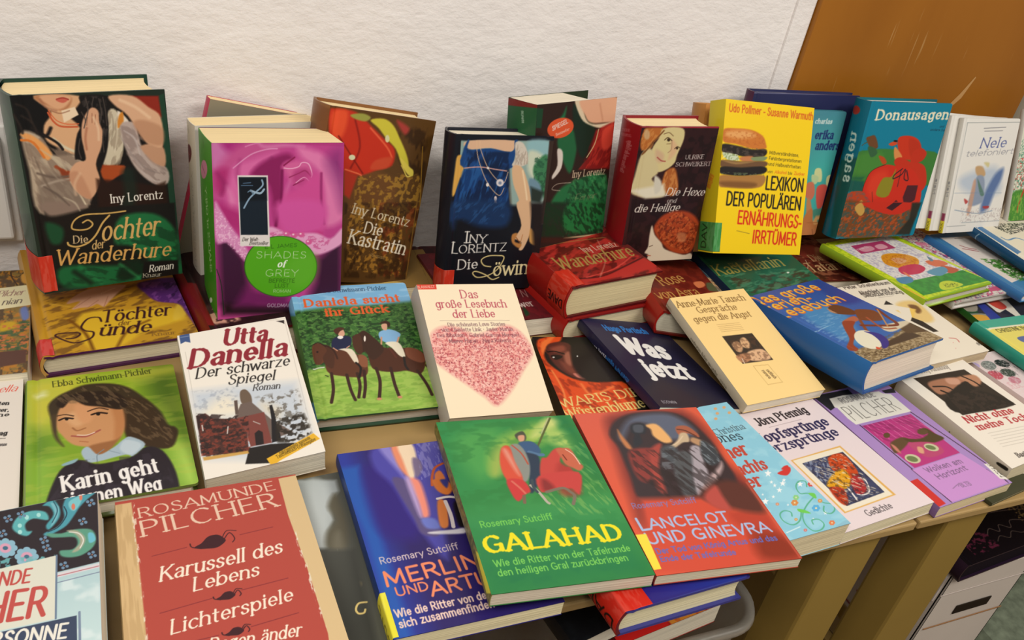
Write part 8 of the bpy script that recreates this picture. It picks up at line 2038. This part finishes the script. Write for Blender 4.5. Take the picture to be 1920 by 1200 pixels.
book('book', 'green paperback with a knight on a red-draped horse and yellow title',
     (0.2183, 0.3609, 0.0587, -6.31, -2.25, -0.26, -0.0), (0.134, 0.2041, 0.0131), 0, '3f9450', '8a8440', '3a7a40', '3a7a40', 'd0c2ac', (309, 339), sn=23, mat='film',
     art=[('g','2c8c4c','3c8c44',-0.0,6.4,117.5,56.2),
 ('c','4ca050',18,[10.6,26.8,52.7,11.2,55.0,49.9,22.0,81.8]),
 ('c','90b850',14,[41.3,44.8,62.3,23.9,92.6,10.6,112.4,12.4,98.2,35.1,67.3,51.1,35.8,74.8]),
 ('c','c8d47c',8,[107.1,3.6,120.4,9.0,101.3,25.6,84.0,29.9]),
 ('c','a8c868',12,[94.1,18.9,118.3,23.1,121.4,45.1,107.3,47.6]),
 ('c','1c7844',16,[119.1,4.7,131.2,9.9,130.9,90.4,123.6,75.3,124.1,37.6]),
 ('n','2c7c3c',0.5,14,8,0.55,3,None),
 ('n','7cb060',0.5,3,14,0.58,6,[111.1,36.3,131.9,38.3,130.6,104.3,113.6,102.4],4,-25),
 ('g','3c9450','1c7444',14.0,113.6,2.6,199.5,[-15.5,119.2,140.8,110.6,133.4,204.1,-0.9,205.3],24),
 ('n','2c8444',0.4,12,9,0.55,6,[-8.2,126.2,133.7,128.1,133.4,204.1,-0.9,205.3]),
 ('n','8cb860',0.5,2.5,12,0.6,8,[67.5,107.1,129.6,93.8,132.9,136.1,78.9,131.0],4,-20),
 ('c','9cb454',10,[42.7,48.6,52.1,42.1,42.9,75.5,33.0,76.2]),
 ('s','5c6434',2,[112.1,3.0,96.8,27.1,83.3,49.0],0.4,1,0),
 ('s','b8b890',1,[110.1,2.9,96.1,25.1],0.4,1,0),
 ('c','4c5040',1.5,[69.3,26.5,73.3,22.0,79.0,20.5,80.2,27.5,77.5,34.1,72.2,34.6]),
 ('c','d8a080',1.5,[72.5,26.8,78.5,26.4,76.2,34.0,71.5,34.5]),
 ('c','3c5c84',2,[70.4,36.3,82.3,35.5,87.6,43.7,85.9,53.0,73.6,55.5,70.7,44.0]),
 ('s','54789c',4,[76.5,50.2,84.1,54.7,87.9,55.1],0.6,1,0),
 ('c','2c3c50',2,[69.8,51.4,81.6,54.4,82.5,63.7,74.9,87.7,61.6,103.1,69.3,69.6]),
 ('c','8c9088',2,[60.0,41.0,68.6,38.1,72.8,49.8,71.2,69.7,64.2,86.5,57.1,85.7,58.0,61.2]),
 ('c','d8543c',2,[52.1,42.1,60.0,41.0,59.3,61.3,60.4,82.7,54.6,94.0,45.3,84.4,45.0,63.4]),
 ('c','e0907c',4,[52.3,45.9,57.2,46.4,59.0,79.0,55.8,73.4]),
 ('s','b8543c',1.5,[63.0,39.4,68.5,51.2,70.4,66.1],1,1,0),
 ('c','c84840',2,[84.9,60.3,90.4,59.0,98.4,50.5,104.7,47.3,109.2,49.7,101.1,65.7,103.7,73.2,108.0,75.5,107.5,98.3,101.5,101.0,77.7,98.3,77.6,79.3]),
 ('c','a83430',6,[97.4,68.9,109.9,77.5,106.4,108.3,87.4,106.1],0.7),
 ('c','c8684c',2,[102.8,49.0,109.8,47.8,116.9,50.4,118.7,67.5,120.5,75.0,114.9,79.8,110.5,75.7,104.9,69.7,103.6,58.5]),
 ('s','7c2c20',1.2,[106.7,57.0,108.0,64.5],0.5,1,0),
 ('s','f0c8b0',1,[111.8,49.9,116.8,58.0,118.6,71.2],0.5,1,0),
 ('c','cc3c3c',2,[45.3,84.4,59.4,86.0,62.5,99.9,56.4,104.1,48.3,111.3,44.9,102.8]),
 ('c','c84440',2,[75.3,82.6,113.6,81.4,105.2,108.2,102.2,106.1,99.1,100.7,84.3,100.7,76.1,103.1,70.7,100.8]),
 ('c','8c3030',5,[76.1,87.9,80.9,88.4,84.8,99.1,74.3,101.2]),
 ('s','b8b0a0',2.6,[64.5,93.4,69.1,102.3,72.5,114.2,74.0,116.8],0.6,1,0),
 ('s','7c7060',3,[76.1,103.1,91.9,99.9,97.4,105.6,99.3,110.8,94.7,120.1],0.8,1,0),
 ('s','7c6450',3,[54.8,105.6,53.0,113.5],0.8,1,0),
 ('s','3c4c54',2.6,[67.7,86.9,66.4,95.3,67.9,102.2],0.6,1,0),
 ('s','d87060',2,[49.5,86.6,54.2,95.6,56.9,102.5],1,1,0),
 ('t','Rosemary Sutcliff','m','7cd058',9.0,137.1,71.4,135.0,6.86),
 ('t','GALAHAD','B','f0e020',6.3,163.6,123.4,164.2,16.39),
 ('t','Wie die Ritter von der Tafelrunde','m','84d45c',9.5,178.6,124.2,177.5,6.72),
 ('t','den heiligen Gral zurückbringen','m','84d45c',9.9,188.0,118.3,187.0,6.56)],
     sart=[('n','5c5c28',0.8,3,3,0.5,3,None),('p','e8e048',0.5,[2.9,157.9,-3.0,167.7,0.8,202.2,7.8,196.1])])

book('book', 'white picture book showing only its spine, directly behind the watercolour girl one',
     (1.141, 0.8351, 0.0741, -0.06, 73.2, -0.13, -0.41), (0.1246, 0.1771, 0.008), 2, 'e6e2da', 'd0ccc4', 'd8d4ca', 'd8d4ca', 'efe8dc', (105, 220), sn=8, mat='film',
     art=[],
     sart=[('p','8c2c50',0.4,[1,146,7,146,7,158,1,158]),('p','e0d030',0.4,[0,158,8.5,158,8.5,178,0,178]),('t','XXX','b','5a5010',6,176,6,162,4),('t','Nele','m','6a6a74',6,120,6,96,4)])

book('book', 'white picture book showing only its spine, middle one of the three thin spines',
     (1.1215, 0.8446, 0.0741, -0.06, 73.2, -0.13, -1.61), (0.1246, 0.1771, 0.008), 2, 'e6e2da', 'c8c4c0', 'd8d4ca', 'd8d4ca', 'efe8dc', (105, 221), sn=7, mat='film',
     art=[],
     sart=[('p','8c2c50',0.4,[1,146,7,146,7,158,1,158]),('p','e0d030',0.4,[0,158,8.5,158,8.5,178,0,178]),('t','XXX','b','5a5010',6,176,6,162,4),('t','Nele','m','6a6a74',6,120,6,96,4)])

book('book', 'white picture book spine nearest the teal sack book, leftmost of the thin white ones',
     (1.102, 0.8541, 0.0741, -0.06, 73.2, -0.13, -2.81), (0.1246, 0.1771, 0.008), 2, 'e6e2da', 'd0ccc4', 'd8d4ca', 'd8d4ca', 'efe8dc', (106, 221), sn=7, mat='film',
     art=[],
     sart=[('p','8c2c50',0.4,[1,146,7,146,7,158,1,158]),('p','e0d030',0.4,[0,158,8.5,158,8.5,178,0,178]),('t','XXX','b','5a5010',6,176,6,162,4),('t','Nele','m','6a6a74',6,120,6,96,4)])

book('book', 'black hardcover with purple edge and fine lettering, lying on the open white carton',
     (1.085, 0.488, -0.296, 4.0, 0.0, 0.0, 0.0), (0.3, 0.21, 0.036), 1, '140e14', '2c1828', '2c1a30', '2c1a30', '1c141c', (237, 265), sn=36, mat='film',
     art=[('s','b09080',0.8,[40,150,120,140,200,150]),
 ('s','a08878',0.8,[90,175,105,166,118,176,130,165,146,176,160,164,188,172]),
 ('s','8c7868',0.7,[95,190,110,183,124,191,140,182,158,190,186,184]),
 ('n','7c2c48',0.8,6,4,0.6,4,[30,140,90,140,90,200,30,200]),
 ('n','b08c50',0.7,4,3,0.62,8,[180,130,260,130,260,180,180,180])],
     sart=[])

book('book', 'thin dark green slab standing in for shade on the table edge under the right-hand books',
     (0.8062, 0.3771, 0.005, 8.0, 0.0, 0.0, 0.0), (0.13, 0.03, 0.004), 0, '3a3c28', '3a3c28', '3a3c28', '3a3c28', '8a8468', (135, 57), sn=6,  # added slab; its dark colour stands in for shade below the overhanging books
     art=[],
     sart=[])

book('book', 'black paperback on top of the books inside the clear plastic bin',
     (0.335, 0.392, -0.085, 10.0, 0.0, -3.0, 0.0), (0.12, 0.19, 0.02), 0, '14161a', '14161a', '14161a', '14161a', 'e6dcc6', (207, 327), sn=25,
     art=[('n','1c2024',0.6,8,8,0.5,3,None)],
     sart=[])

book('book', 'red and orange paperback inside the clear plastic bin, below the black one',
     (0.4, 0.405, -0.125, 6.0, 0.0, -2.0, 0.0), (0.13, 0.19, 0.03), 0, 'a01c18', '901814', 'a01c18', 'a01c18', 'e6dcc6', (206, 308), sn=36,
     art=[('n','d89030',0.9,14,14,0.52,5,[60,0,130,0,130,200,60,200]),
 ('c','c8201c',3,[0,60,50,50,60,200,0,200])],
     sart=[])
